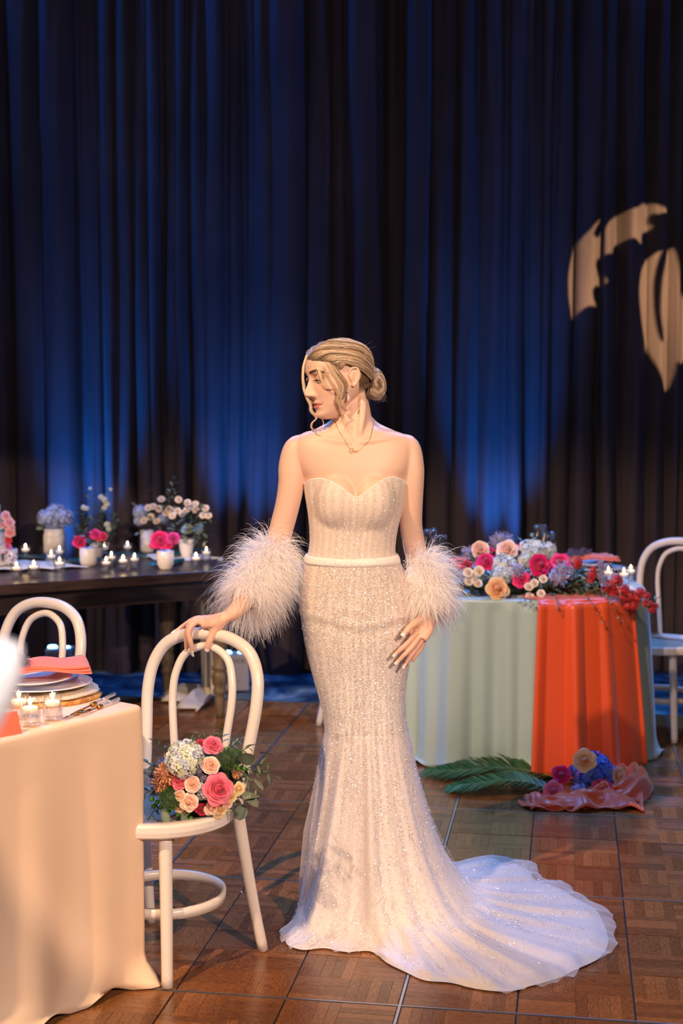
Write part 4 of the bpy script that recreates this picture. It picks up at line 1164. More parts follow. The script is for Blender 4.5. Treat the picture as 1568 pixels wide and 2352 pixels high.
# blend of the last fitted rows into the flare
srows += low[1:]
m = MB(); cols = []
R2 = [[q-BO for q in r_] for r_ in srows]
for r_ in R2: cols += [gown_tint(2*PI*k/NS, r_[k].z+0.0) for k in range(NS)]
m.grid(R2, col=cols, wrapu=True); m.build('skirt_and_train', M_gown, dress, True)
gv = [tuple(q) for r_ in srows for q in r_]; gf = []
for i in range(len(srows)-1):
    for k in range(NS): gf.append((i*NS+k, i*NS+(k+1) % NS, (i+1)*NS+(k+1) % NS, (i+1)*NS+k))
o1 = len(gv); gv += [tuple(q) for r_ in A_ for q in r_]
for i in range(NB_):
    for k in range(GN): gf.append((o1+i*GN+k, o1+i*GN+(k+1) % GN, o1+(i+1)*GN+(k+1) % GN, o1+(i+1)*GN+k))
gown_bvh = BVHTree.FromPolygons(gv, gf)
# sheer tulle layer over the skirt, a little longer than the lining
m = MB(); rows = []
for q in qs(60)[0:]:
    row = []
    for k in range(NS):
        pt = skirt_pt(k, min(q, 1.0), hemx=0.012+0.014*math.sin(k/NS*2*PI*13+1)*math.sin(k/NS*2*PI*5)+0.005*math.sin(k/NS*2*PI*37), lift=0.0)
        u_ = k/NS*2*PI; off = (0.008+0.006*math.sin(u_*17+q*4))*min(1, q*2.5)+0.001
        st = min(1.0, pt.z/0.08)
        pt = pt+Vector((math.sin(u_), -math.cos(u_), 0))*off*st+Vector((0, 0, (0.005+0.006*abs(math.sin(u_*23+q*5)))*(1-st)+0.002))
        if q > 0.95: pt.z = max(0.004, pt.z*(1-(q-0.95)*8)+0.008*abs(math.sin(u_*31+1.5*math.sin(u_*9))))
        row.append(pt-BO)
    rows.append(row)
m.grid(rows, wrapu=True); m.build('tulle_overlay', M_tulle, dress, True)
# waistband
m = MB(); rows = []
for (dy, off) in ((-6, .003), (-5, .0065), (0, .0085), (6, .0085), (12, .0065), (13, .003)):
    row = []
    for k in range(240):
        a = 2*PI*k/240; px0 = 812+100*math.sin(a); sag = 10*math.cos(a)*0.5 if math.cos(a) > 0 else 0
        q = hug(a, 1277+dy+sag, off+0.004); row.append(q-BO)
    rows.append(row)
m.grid(rows, col=(0.93, 0.88, 0.85), wrapu=True); m.build('waistband', M_gown, dress, True)
for pl in ([(813, 1180), (814, 1230), (814, 1276)], [(757, 1176), (762, 1230), (766, 1272)], [(872, 1176), (866, 1230), (861, 1272)], [(735, 1130), (733, 1200), (737, 1270)], [(903, 1130), (896, 1200), (889, 1270)], [(716, 1130), (726, 1158), (757, 1176), (790, 1172), (815, 1180), (842, 1170), (872, 1176), (905, 1155), (926, 1125)]):
    P = [gown_hit(*tuple(q)[:2], 0.0006) for q in cr(pl, 10)]; P = [q for q in P if q is not None]
    if len(P) > 3: m = MB(); m.tube(P, 0.0017, 6, col=(0.90, 0.84, 0.80)); m.build('boning', M_gown, dress)

# sequins and beads: vine lines sewn over bodice, skirt and train
rq = random.Random(5); qv = []; qf = []; qc = []
NPt = len(srows)
def surf(u_, v_):
    """u in turns, v row index over skirt rows"""
    k = (u_ % 1.0)*NS; k0 = int(k) % NS; k1 = (k0+1) % NS; i0 = min(int(v_), NPt-2); f = v_-i0; g_ = k-int(k)
    a = srows[i0][k0]*(1-g_)+srows[i0][k1]*g_; b = srows[i0+1][k0]*(1-g_)+srows[i0+1][k1]*g_
    n_ = (srows[i0][k1]-srows[i0][k0]).cross(srows[i0+1][k0]-srows[i0][k0]); p_ = a*(1-f)+b*f
    if n_.length < 1e-12: n_ = Vector((0, 0, 1))
    n_.normalize(); out = p_-Vector((KC.x, KC.y, p_.z-0.15)); 
    if n_.dot(out) < 0: n_ = -n_
    return p_, n_
def surfb(u_, v_):
    k = (u_ % 1.0)*GN; k0 = int(k) % GN; k1 = (k0+1) % GN; i0 = min(int(v_), NB_-1); f = v_-i0
    a = Vector(A_[i0][k0]); b = Vector(A_[i0+1][k0]); p_ = a*(1-f)+b*f; p_ = p_+(Vector(A_[i0][k1])-a)*(k-int(k))
    d = Vector((math.sin(2*PI*u_), -math.cos(2*PI*u_), 0.05)).normalized(); return p_, d
PAL = [(0.93, 0.90, 0.92), (0.90, 0.80, 0.76), (0.86, 0.78, 0.80), (0.80, 0.84, 0.95), (0.80, 0.70, 0.66)]
def sequin(p_, n_, s_, extra=0.0):
    n2 = (n_+Vector((rq.gauss(0, .45), rq.gauss(0, .45), rq.gauss(0, .45)))).normalized(); t = n2.orthogonal().normalized(); b = n2.cross(t); c = p_+n_*(0.0016+extra)-BO; o_ = len(qv)
    for x, y in ((1, 0), (0, 1), (-1, 0), (0, -1)): qv.append(tuple(c+t*(x*s_)+b*(y*s_)))
    qf.append((o_, o_+1, o_+2, o_+3)); cc = rq.choice(PAL); qc.extend([cc]*4)
def visible_u(u_): c = math.cos(2*PI*u_); return c > -0.35
total = 0
NV = 58
for kk in range(NV):                                     # vines running down the skirt
    u0 = kk/NV
    ph = kk*1.7; v_ = 0.0
    while v_ < NPt-2:
        uu = u0+0.0050*math.sin(v_*0.085+ph)+0.0030*math.sin(v_*0.21+ph*2)
        p_, n_ = surf(uu, v_)
        onfloor = p_.z < 0.10
        if visible_u(uu) or onfloor:
            dens = 3 if v_ < 75 else 2
            for _ in range(dens):
                ps, ns = surf(uu+rq.gauss(0, 0.0026), min(NPt-2.01, max(0, v_+rq.gauss(0, .5)))); sequin(ps, ns, rq.uniform(.0008, .0017), 0.012*min(1, max(0, v_-60)/20))
        step = 0.0034
        dv = (surf(uu, min(NPt-2.01, v_+1))[0]-p_).length; v_ += step/max(dv, 1e-4)
# leaf sprigs branching off the vines
for kk in range(1500):
    u0 = rq.random(); v0 = rq.uniform(2, NPt-8)
    p0, n0 = surf(u0, v0)
    if not visible_u(u0) and p0.z > 0.1: continue
    sl = rq.choice((-1, 1))*rq.uniform(0.15, 0.55); L = rq.uniform(0.02, 0.055)
    dv = (surf(u0, v0+1)[0]-p0).length; du = max(1e-4, (surf(u0+0.002, v0)[0]-p0).length/0.002)
    for i in range(int(L/0.0026)):
        s_ = i*0.0026; ps, ns = surf(u0+sl*s_/du, min(NPt-2.01, v0+s_/max(dv, 1e-4))); sequin(ps, ns, rq.uniform(.0009, .0018), 0.012*min(1, max(0, v0-60)/20))
for kk in range(9000):                                   # scattered on the bodice
    u_ = rq.uniform(-0.27, 0.27); v_ = rq.uniform(0, NB_-0.01); st = math.sin(u_*2*PI*34)*0.5+0.5
    if rq.random() < 0.30+0.70*st or v_ < 2: ps, ns = surfb(u_, v_); sequin(ps, ns, rq.uniform(.0008, .0016))
for kk in range(9000):                                   # dense beading over hip
    u_ = rq.uniform(-0.27, 0.27); v_ = abs(rq.gauss(0, 26))
    if v_ < NPt-3: ps, ns = surf(u_, v_); sequin(ps, ns, rq.uniform(.0008, .0015))
m = MB(); m.v = qv; m.f = qf; m.c = qc; m.mi = [0]*len(qf); sq = m.build('sequins', M_sequin, dress, False); sq['kind'] = 'stuff'
# ================================================================ hair, earring, hair comb, feather cuffs
rh = random.Random(21)
def HP(x, y, z): return HM @ Vector((x, y, z))
SKC = Vector((0, -0.010, 0.018)); SKR = Vector((0.0775, 0.1000, 0.0825))
def skull(d, off):
    """point over the skull in direction d (head space)"""
    d = d.normalized(); k = 1/math.sqrt((d.x/SKR.x)**2+(d.y/SKR.y)**2+(d.z/SKR.z)**2)
    o_ = HM @ (SKC+d*0.22); h = body_bvh.ray_cast(o_, (HM.to_3x3() @ -d).normalized())
    if h[0] is not None: k = min(max((HI @ h[0]-SKC).length, k-0.012), k+(0.010 if abs(d.x) > 0.8*abs(d.y) and d.y < 0.6 else 0.024))
    return SKC+d*(k+off)
def onto(p_, off):
    p_ = Vector(p_); p_.z = cz(p_.z); return skull(p_-SKC, off)
BUN = Vector((0.004, -0.100, -0.036))
BLOND = [(0.46, 0.31, 0.19), (0.66, 0.50, 0.35), (0.34, 0.22, 0.13), (0.19, 0.12, 0.075), (0.80, 0.66, 0.50)]
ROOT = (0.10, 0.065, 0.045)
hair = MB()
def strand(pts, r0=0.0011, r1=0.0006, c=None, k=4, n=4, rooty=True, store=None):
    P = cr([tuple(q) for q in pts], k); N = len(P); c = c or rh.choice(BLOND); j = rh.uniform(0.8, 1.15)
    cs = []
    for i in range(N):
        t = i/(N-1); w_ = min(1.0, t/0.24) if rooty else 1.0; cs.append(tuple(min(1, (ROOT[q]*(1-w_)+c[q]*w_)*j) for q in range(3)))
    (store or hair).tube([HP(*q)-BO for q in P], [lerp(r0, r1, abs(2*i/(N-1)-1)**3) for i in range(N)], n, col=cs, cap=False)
# scalp cap below the strands
cap = MB(); rows = []
for i in range(25):
    th = i/24*R(118); row = []
    for k in range(56):
        a = 2*PI*k/56; d = Vector((math.sin(th)*math.cos(a), math.sin(th)*math.sin(a), math.cos(th)))
        fr = d.y/max(1e-6, math.hypot(d.x, d.y)) if th > 0.01 else 0
        lim = R(118) if fr < -0.15 else (R(84) if fr < 0.35 else R(lerp(84, 40, min(1, (fr-0.35)/0.35))))
        t2 = min(th, lim); d = Vector((math.sin(t2)*math.cos(a), math.sin(t2)*math.sin(a), math.cos(t2)))
        row.append(HP(*skull(d, -0.003 if th < lim else -0.014))-BO)
    rows.append(row)
cap.grid(rows, col=(0.20, 0.115, 0.06), wrapu=True)
hb = empty('hair', (0, 0, 0)); hb.parent = bride
cap.build('scalp_hair', M_hair, hb)
# swept strands; guides are given for the side (x side s), from the front edge to the crown
roots = [(-.074, .030, .012), (-.0745, .044, .026), (-.068, .062, .046), (-.048, .082, .056), (-.022, .096, .060), (.010, .094, .064), (.016, .076, .088), (.016, .050, .108), (.014, .015, .118), (.010, -.020, .118)]
mid1 = [(-.080, .004, .026), (-.082, .014, .036), (-.084, .028, .052), (-.080, .040, .070), (-.070, .048, .088), (-.060, .050, .100), (-.048, .040, .112), (-.036, .012, .122), (-.022, -.020, .122), (-.010, -.050, .112)]
mid2 = [(-.078, -.040, .000), (-.083, -.032, .012), (-.086, -.028, .026), (-.084, -.030, .044), (-.080, -.036, .058), (-.074, -.042, .070), (-.066, -.050, .078), (-.050, -.066, .088), (-.032, -.080, .086), (-.014, -.092, .076)]
mid3 = [(-.046, -.088, -.030), (-.052, -.090, -.024), (-.056, -.092, -.014), (-.056, -.094, -.004), (-.052, -.098, .004), (-.048, -.100, .012), (-.044, -.102, .020), (-.034, -.106, .028), (-.022, -.108, .030), (-.010, -.110, .028)]
def at_(lst, t):
    t = t*(len(lst)-1); i = min(int(t), len(lst)-2); return Vector(lst[i]).lerp(Vector(lst[i+1]), t-i)
for s in (1, -1):
    for k in range(2100):
        t = rh.random(); lock = math.sin(t*34)*0.5+0.5; wave = 0.0035*lock+0.0015*math.sin(t*90)
        base_off = 0.0025+rh.random()*0.004
        pts = []
        for j, L in enumerate((roots, mid1, mid2, mid3)):
            tt = min(1, max(0, t+rh.gauss(0, 0.010)+ (0.03*math.sin(t*20+j) if j in (1, 2) else 0)))
            q = at_(L, tt); off = (base_off if j else 0.0)+wave*(1.0 if j in (1, 2) else 0.3)+(0.003 if j in (1, 2) else 0)
            q = onto(q, off); q.x *= s if True else 1
            if s == 1: pass
            pts.append(q)
        if s == -1: pts[0].x = -pts[0].x*1.0 if False else pts[0].x
        pts.insert(1, skull((pts[0]+pts[1])/2-SKC, 0.004+base_off*0.6+wave*0.6)); pts[0] = skull(pts[0]-SKC, -0.001)
        pts.append(BUN+Vector((s*-0.010+rh.gauss(0, .010), 0.010, rh.gauss(0.008, .010))))
        cc = BLOND[int(t*23) % 5] if rh.random() < 0.35 else rh.choice(BLOND)
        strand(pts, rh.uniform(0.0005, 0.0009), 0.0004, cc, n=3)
# the part sits over her left brow: mirrored side closes against it
for k in range(520):                                       # short dark roots along the hairline of the forehead
    ax = rh.uniform(-0.066, 0.062); f_ = math.cos(ax/0.075*PI/2); p0 = Vector((ax, 0.030+0.062*f_**0.5, 0.040+0.024*f_)); p0 = skull(p0-SKC, -0.0035)
    d = Vector((ax*0.25+rh.gauss(-0.003, .004), -0.026, 0.020)); P = [p0, skull(p0+d*0.5-SKC, 0.0025), skull(p0+d-SKC, 0.0045), skull(p0+d*1.7-SKC, 0.004)]
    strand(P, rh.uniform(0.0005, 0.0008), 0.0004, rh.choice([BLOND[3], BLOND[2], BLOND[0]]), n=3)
# nape hair swept up
for k in range(420):
    s = rh.choice((-1, 1)); t = rh.random()
    a_ = Vector((s*lerp(0.010, 0.068, t), lerp(-.085, -.030, t), lerp(-.088, -.050, t)))
    q0 = onto(a_, -0.004) if t > 0.5 else Vector((a_.x, a_.y, a_.z)); q1 = onto((s*lerp(0.006, 0.055, t), lerp(-.100, -.070, t), lerp(-.060, -.036, t)), 0.006)
    strand([q0, q1, BUN+Vector((rh.gauss(0, .012), 0.012, rh.gauss(-0.006, .008)))], 0.0009, 0.0005, rh.choice(BLOND[2:4]+[ROOT]))
# low bun: coiled locks over a ball, seen from the side
for k in range(1500):
    rr = 0.036*math.sqrt(rh.uniform(0.01, 1)); sx = rh.choice((-1, 1)); a0 = rh.random()*2*PI; span = rh.uniform(1.2, 2.8); pts = []; tw = rh.uniform(-.5, .5)
    for j in range(6):
        a = a0+span*j/5; r_ = rr*(1+0.10*math.sin(j*1.3+k)); xx = sx*math.sqrt(max(0.0, 0.037**2-min(r_, .0365)**2))*0.85
        pts.append(BUN+Vector((xx+0.002*math.sin(a*3+tw), -0.012-math.cos(a)*r_*0.92, math.sin(a)*r_*1.22-0.002)))
    strand(pts, rh.uniform(0.0006, 0.0011), 0.0005, BLOND[int(rr*260+a0*1.3) % 5], rooty=False, k=3, n=3)
for k in range(60):                                        # loose ends under the bun
    a = rh.uniform(-0.9, 0.9); p0 = BUN+Vector((math.sin(a)*0.02, -0.01, -0.026)); strand([p0, p0+Vector((rh.gauss(0, .006), rh.gauss(-.010, .006), -.012)), p0+Vector((rh.gauss(0, .012), rh.gauss(-.018, .010), rh.uniform(-.034, -.016)))], 0.0003, 0.0001, rooty=False, n=3)
cb = MB(); cb.ell(HP(*(BUN+Vector((0, -0.012, -0.002))))-BO, (0.030*HS, 0.031*HS, 0.041*HS), Matrix.Rotation(R(116), 3, 'Z'), 20, 14, col=(0.22, 0.13, 0.07)); cb.build('bun_core', M_hair, hb)
o = hair.build('swept_hair', M_hair, hb); o['kind'] = 'stuff'
# tendrils round the face, in picture order of the near side, given on the head surface
td = MB()
def tendril(pl, n, spread, r_=0.0007, cs=BLOND):
    base_ = [W(a, b, y) for a, b, y in pl]
    for k in range(n):
        ph = rh.uniform(0, 6.28); dx, dy = rh.gauss(0, spread), rh.gauss(0, spread*0.5); P = []
        for i, q in enumerate(base_):
            t = i/(len(base_)-1); f_ = 0.5+0.6*math.sin(PI*t)-0.2*t
            P.append(q+Vector((dx*f_+0.0012*math.sin(ph+i*1.4), dy*f_, 0.0010*math.cos(ph+i*1.1))))
        c = rh.choice(cs); j = rh.uniform(0.85, 1.15); P = cr([tuple(q-BO) for q in P], 5)
        td.tube(P, [r_*(1-0.9*(i/(len(P)-1))**2) for i in range(len(P))], 4, col=tuple(min(1, x*j) for x in c), cap=False)
LB = [(0.84, 0.68, 0.50), (0.70, 0.52, 0.35), (0.50, 0.34, 0.21)]
tendril([(728, 812, 4.235), (740, 836, 4.213), (751, 861, 4.203), (766, 884, 4.202), (777, 905, 4.204), (775, 921, 4.206), (785, 935, 4.212), (793, 942, 4.215), (787, 955, 4.218), (784, 967, 4.224)], 36, 0.0030, 0.00055, cs=LB)
tendril([(737, 812, 4.225), (756, 838, 4.205), (773, 866, 4.203), (785, 890, 4.206), (780, 915, 4.208), (781, 930, 4.212), (796, 945, 4.22)], 34, 0.0040, 0.00055, cs=LB)
tendril([(745, 814, 4.222), (768, 845, 4.205), (784, 868, 4.208), (794, 884, 4.215), (792, 905, 4.218), (786, 918, 4.222)], 36, 0.0034, 0.00055, cs=LB+[BLOND[3]])
tendril([(722, 812, 4.238), (731, 850, 4.212), (741, 878, 4.203), (754, 893, 4.200), (770, 892, 4.201), (778, 905, 4.203)], 26, 0.0024, cs=LB)
tendril([(705, 815, 4.262), (697, 838, 4.258), (695, 868, 4.250), (697, 893, 4.246), (704, 912, 4.246), (712, 930, 4.250), (714, 945, 4.250), (726, 960, 4.255), (716, 972, 4.25), (716, 984, 4.235), (728, 988, 4.225)], 40, 0.0018, cs=LB)
tendril([(708, 816, 4.262), (699, 838, 4.262), (698, 868, 4.262), (702, 893, 4.262), (714, 925, 4.262), (718, 945, 4.26), (736, 958, 4.262), (743, 972, 4.255), (733, 986, 4.24)], 10, 0.0010, cs=LB)
tendril([(784, 950, 4.222), (792, 962, 4.225), (799, 975, 4.222), (796, 988, 4.218)], 5, 0.0012, 0.0004, cs=LB)
for k in range(14):                                        # flyaway hairs
    a = rh.uniform(-1.5, 2.4); d = Vector((rh.gauss(0, .3), -math.sin(a), math.cos(a))); p0 = skull(d, 0.006)
    q = [p0, p0+Vector((rh.gauss(0, .004), rh.gauss(-.010, .006), rh.gauss(.004, .004))), p0+Vector((rh.gauss(0, .008), rh.gauss(-.024, .012), rh.gauss(.004, .010)))]
    td.tube([HP(*x)-BO for x in q], [0.00018, 0.00014, 0.00006], 3, col=(0.7, 0.55, 0.4), cap=False)
o = td.build('face_framing_tendrils', M_hair, hb); o['kind'] = 'stuff'
# crystal comb over the bun
m = MB()
for k in range(12):
    c = HP(*(BUN+Vector((rh.gauss(0, .010), -0.018+rh.gauss(0, .003), 0.036+rh.gauss(0, .006)))))-BO; r_ = rh.uniform(.0018, .0034); m.ell(c, (r_, r_, r_), nu=6, nv=4)
o = m.build('crystal_comb', M_crystal, hb, False); o['kind'] = 'stuff'
# drop earring
er = W(800, 899, 4.214)-BO
ee = empty('drop_earring', (0, 0, 0)); ee.parent = bride
m = MB(); m.ell(er, (.0036, .003, .0036), nu=8, nv=6); m.build('stud', M_crystal, ee, False)
m = MB(); m.ell(er+Vector((0.0055, 0.004, 0.004)), (.0022, .002, .0022), nu=8, nv=6); m.build('stud', M_crystal, ee, False)
m = MB(); m.lathe([(0, .0125), (.0012, .010), (.0034, .004), (.0052, -.004), (.0046, -.008), (.002, -.0105), (0, -.011)], 10, er+Vector((0.0002, 0, -0.0175))); m.build('teardrop', M_crystal, ee, False)
m = MB(); m.tube([er, er-Vector((0, 0, 0.007))], 0.0006, 5); m.build('hook', M_alu, ee)

# ---- ostrich feather cuffs
M_feather, nt, p = NB('feather'); setp(p, Base_Color=srgb(254, 251, 250), Roughness=0.9, Sheen_Weight=0.0)
tl = nd(nt, 'ShaderNodeBsdfTranslucent'); tl.inputs[0].default_value = srgb(255, 250, 248); df = nd(nt, 'ShaderNodeBsdfDiffuse'); df.inputs[0].default_value = (0.985, 0.975, 0.97, 1); ms = nd(nt, 'ShaderNodeMixShader'); ms.inputs[0].default_value = 0.45
lk(nt, df.outputs[0], ms.inputs[1]); lk(nt, tl.outputs[0], ms.inputs[2])
tr = nd(nt, 'ShaderNodeBsdfTransparent'); m2s = nd(nt, 'ShaderNodeMixShader'); m2s.inputs[0].default_value = 0.12
lk(nt, ms.outputs[0], m2s.inputs[1]); lk(nt, tr.outputs[0], m2s.inputs[2]); lk(nt, m2s.outputs[0], nt.nodes['Material Output'].inputs['Surface'])
M_down = simple('white_down', (0.95, 0.93, 0.93, 1), 1.0, bumps=1.0, bscale=120)
def feather_cuff(axis, r0, n_plume, per, L0, L1, droop, name, bias=(0, 0, 0), seed=1, keep=None):
    rf = random.Random(seed); ax = [Vector(q) for q in axis]; V = []; F = []; C = []
    def pt(t):
        t = t*(len(ax)-1); i = min(int(t), len(ax)-2); return ax[i].lerp(ax[i+1], t-i), (ax[i+1]-ax[i]).normalized()
    for k in range(n_plume):
        t = rf.random(); c, d = pt(t); a = rf.uniform(0, 2*PI); s1 = d.orthogonal().normalized(); s2 = d.cross(s1)
        out = (s1*math.cos(a)+s2*math.sin(a)).normalized(); root = c+out*r0
        flow = d*rf.gauss(lerp(-0.55, 0.6, t), 0.30)+Vector(bias); L = rf.uniform(L0, L1)
        for j in range(per):
            o_ = (out+flow+Vector((rf.gauss(0, .30), rf.gauss(0, .30), rf.gauss(0, .30)))).normalized()
            ll = L*rf.uniform(0.55, 1.1); p_ = root+Vector((rf.gauss(0, .006), rf.gauss(0, .006), rf.gauss(0, .006))); P = [p_]; v_ = o_.copy(); v0_ = o_.copy()
            cl = Vector((rf.gauss(0, .16), rf.gauss(0, .16), rf.gauss(0, .10))); ns = 7
            for i in range(ns):
                v_ = (v_+Vector((0, 0, -droop*(0.4+i*0.22)))+cl*(0.5+0.5*i/ns)).normalized(); p_ = p_+v_*(ll/ns); P.append(p_)
            if keep and not keep(P): continue
            o1 = len(V); r_ = rf.uniform(.0007, .0014); face = (out+o_*0.4+Vector((rf.gauss(0, .35), rf.gauss(0, .35), rf.gauss(0, .35)))).normalized()
            for i, q in enumerate(P):
                tg = (P[min(i+1, ns)]-P[max(i-1, 0)]).normalized(); sd = tg.cross(face)
                if sd.length < 1e-4: sd = tg.orthogonal()
                sd.normalize(); rr = r_*(1-0.85*(i/ns)**1.5); V.append(q+sd*rr-BO); V.append(q-sd*rr-BO); C.append((1, 1, 1)); C.append((1, 1, 1))
            for i in range(ns): F.append((o1+i*2, o1+i*2+1, o1+i*2+3, o1+i*2+2))
    core = MB(); rows = []
    for i in range(25):
        c, d = pt(i/24*0.999); s1 = d.orthogonal().normalized(); s2 = d.cross(s1); row = []
        for k in range(40):
            a = 2*PI*k/40; n_ = mnoise.noise(Vector((math.cos(a)*2.2, math.sin(a)*2.2, i*0.33+seed)))
            rr = (r0+0.020*math.sin(PI*(0.06+0.88*i/24))**0.6)*(1+0.30*n_)*(0.72 if i in (0, 24) else 1); row.append(c+(s1*math.cos(a)+s2*math.sin(a))*rr+Vector((0, 0, -0.012))-BO)
        rows.append(row)
    core.grid(rows, wrapu=True); down = core.build('down_sleeve', M_down, None, True)
    m = MB(); m.add(V, F, C); o = m.build(name, M_feather, bride, True); down.parent = o; o['kind'] = 'stuff'; return o
def inside_body(P):
    q = P[-1]; c = project(q)
    return not (q.y > BY-0.16 and 712 < c[0] < 925 and q.y < BY+0.16)
feather_cuff([W(632, 1275, 4.32), W(612, 1310, 4.285), W(588, 1345, 4.235), W(564, 1375, 4.175)], 0.034, 620, 12, 0.080, 0.150, 0.30, 'feather_cuff', (0.10, -0.12, 0.10), 3, inside_body)
feather_cuff([W(958, 1295, 4.338), W(968, 1330, 4.312), W(976, 1362, 4.29), W(984, 1385, 4.27)], 0.032, 520, 12, 0.072, 0.145, 0.27, 'feather_cuff', (0.34, -0.12, 0.05), 4, inside_body)
# ================================================================ flowers
M_petal = vcol('petal', 0.55); setp(M_petal.node_tree.nodes['Principled BSDF'], Sheen_Weight=0.3)
M_leaf = vcol('leaf', 0.45)
rf = random.Random(77)
def mixt(a, b, t): return tuple(a[i]*(1-t)+b[i]*t for i in range(3))
def c8(r, g, b): return srgb(r, g, b)[:3]
def petal_patch(mb, M, L, Wd, cup, curl, ca, cb, n=4, m=3, tip=0.75):
    """one petal growing along local +z, bending outwards along +x"""
    V = []; C = []
    for i in range(n+1):
        t = i/n
        w_ = Wd*math.sin(PI*(0.12+0.76*t))**0.7*(1.0 if t < tip else 1-(t-tip)/(1-tip)*0.25)
        ang = cup+curl*t*t; 
        for k in range(m+1):
            s_ = k/m*2-1
            x = math.sin(ang*0.5)*L*t + 0.25*w_*(1-s_*s_)*(1 if curl < 1.2 else 0.4); z = math.cos(ang*0.55)*L*t-(0.08*L*s_*s_*t)
            V.append(M @ Vector((x, s_*w_, z))); C.append(mixt(ca, cb, t*(0.8+0.2*abs(s_))))
    F = []
    for i in range(n):
        for k in range(m): o_ = i*(m+1)+k; F.append((o_, o_+1, o_+m+2, o_+m+1))
    mb.add(V, F, C)
def rose_mesh(r_, ca, cb, layers=7, seed=0, n=5, m=4, open_=1.0):
    """ca inner colour, cb outer colour; nested cupped petals, opening towards +z"""
    rr = random.Random(seed); mb = MB()
    rad = [.13, .25, .38, .52, .67, .84, 1.0]; hgt = [.56, .60, .59, .54, .46, .33, .16]; cnt = [2, 3, 4, 5, 5, 6, 6]; curl = [0, .02, .05, .10, .17, .24, .30]
    mb.ell((0, 0, .12*r_), (r_*.30, r_*.30, r_*.36), nu=10, nv=7, col=mixt(ca, (ca[0]*.5, ca[1]*.35, ca[2]*.35), .6))
    st = 0 if layers == 7 else 2 if layers == 5 else 3
    for i in range(7):
        if layers < 7 and i in ((1, 4) if layers == 5 else (1, 3, 4)): continue
        for k in range(cnt[i]):
            a = 2*PI*(k+.37*i)/cnt[i]+rr.uniform(-.22, .22); ha = PI/cnt[i]*1.35; h = hgt[i]*rr.uniform(.90, 1.08); ro = rad[i]*rr.uniform(.95, 1.05); cu_ = curl[i]*rr.uniform(.7, 1.4)*open_
            V = []; C = []; t0 = i/6; lean = rr.uniform(-.05, .05)
            for x in range(n+1):
                t = x/n; wv = math.sin(PI*min(1, .15+.80*t))**.45
                for y in range(m+1):
                    s_ = y/m*2-1; edge = 1-0.22*s_*s_*t
                    rr_ = ro*(math.sin(min(1.0, t*1.25)*PI/2)**.75)*(0.55+0.45*t if i < 3 else 1)+cu_*max(0, t-.55)**1.4*2.2*(1-.3*s_*s_)
                    if i < 3: rr_ = ro*(0.75+0.25*math.sin(t*PI))
                    ph = a+s_*ha*wv*(1 if i > 1 else 1.1)+lean*t; z = (-.30*(1-t0)*(0)+h*t*edge-0.22)+0.02*math.sin(s_*5+k)*t-(cu_*0.9*max(0, t-.7))
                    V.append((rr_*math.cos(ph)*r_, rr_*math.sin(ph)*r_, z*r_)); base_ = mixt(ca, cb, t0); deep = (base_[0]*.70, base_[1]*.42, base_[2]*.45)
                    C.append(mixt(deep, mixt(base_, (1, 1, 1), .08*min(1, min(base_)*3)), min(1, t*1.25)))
            F = []
            for x in range(n):
                for y in range(m): o_ = x*(m+1)+y; F.append((o_, o_+1, o_+m+2, o_+m+1))
            mb.add(V, F, C)
    for k in range(5):
        a = 2*PI*k/5; M = Matrix.Rotation(a, 4, 'Z') @ Matrix.Translation((r_*0.12, 0, -r_*0.25)); petal_patch(mb, M, r_*0.55, r_*0.16, 2.2, 1.6, (0.05, 0.14, 0.03), (0.09, 0.22, 0.05), 2, 2)
    return mb
def hydrangea_mesh(r_, cs, seed=0, cnt=110, flat=0.8, full=0.42, ps=1.0):
    rr = random.Random(seed); mb = MB(); mb.ell((0, 0, 0), (r_*0.72, r_*0.72, r_*0.66*flat), nu=12, nv=8, col=mixt(cs[0], (0.05, 0.07, 0.05), 0.25))
    for k in range(cnt):
        t = (k+0.5)/cnt; z = 1-t*2*(1-full)*1.0; z = max(-0.55, 1-1.5*t); a = k*2.39996+rr.uniform(-.15, .15); q = math.sqrt(max(0, 1-z*z)); d = Vector((q*math.cos(a), q*math.sin(a), z)); p_ = Vector((d.x*r_, d.y*r_, d.z*r_*flat))*rr.uniform(0.90, 1.04)
        d0 = d; d = (d+Vector((rr.gauss(0, .33), rr.gauss(0, .33), rr.gauss(0, .33)))).normalized(); s1 = d.orthogonal().normalized(); s2 = d.cross(s1); rot = rr.uniform(0, PI); s_ = r_*0.205*ps*rr.uniform(0.8, 1.2); c = rr.choice(cs); c = mixt(c, (1, 1, 1), rr.uniform(0, 0.10)*min(c)*2)
        for j in range(4):
            b = rot+j*PI/2; e = s1*math.cos(b)+s2*math.sin(b); f_ = s1*-math.sin(b)+s2*math.cos(b); up = d*s_*0.18
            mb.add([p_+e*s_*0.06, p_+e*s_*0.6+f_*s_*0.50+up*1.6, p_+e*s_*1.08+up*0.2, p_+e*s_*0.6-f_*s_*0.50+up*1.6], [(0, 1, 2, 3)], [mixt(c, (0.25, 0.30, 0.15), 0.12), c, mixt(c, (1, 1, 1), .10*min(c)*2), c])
    return mb
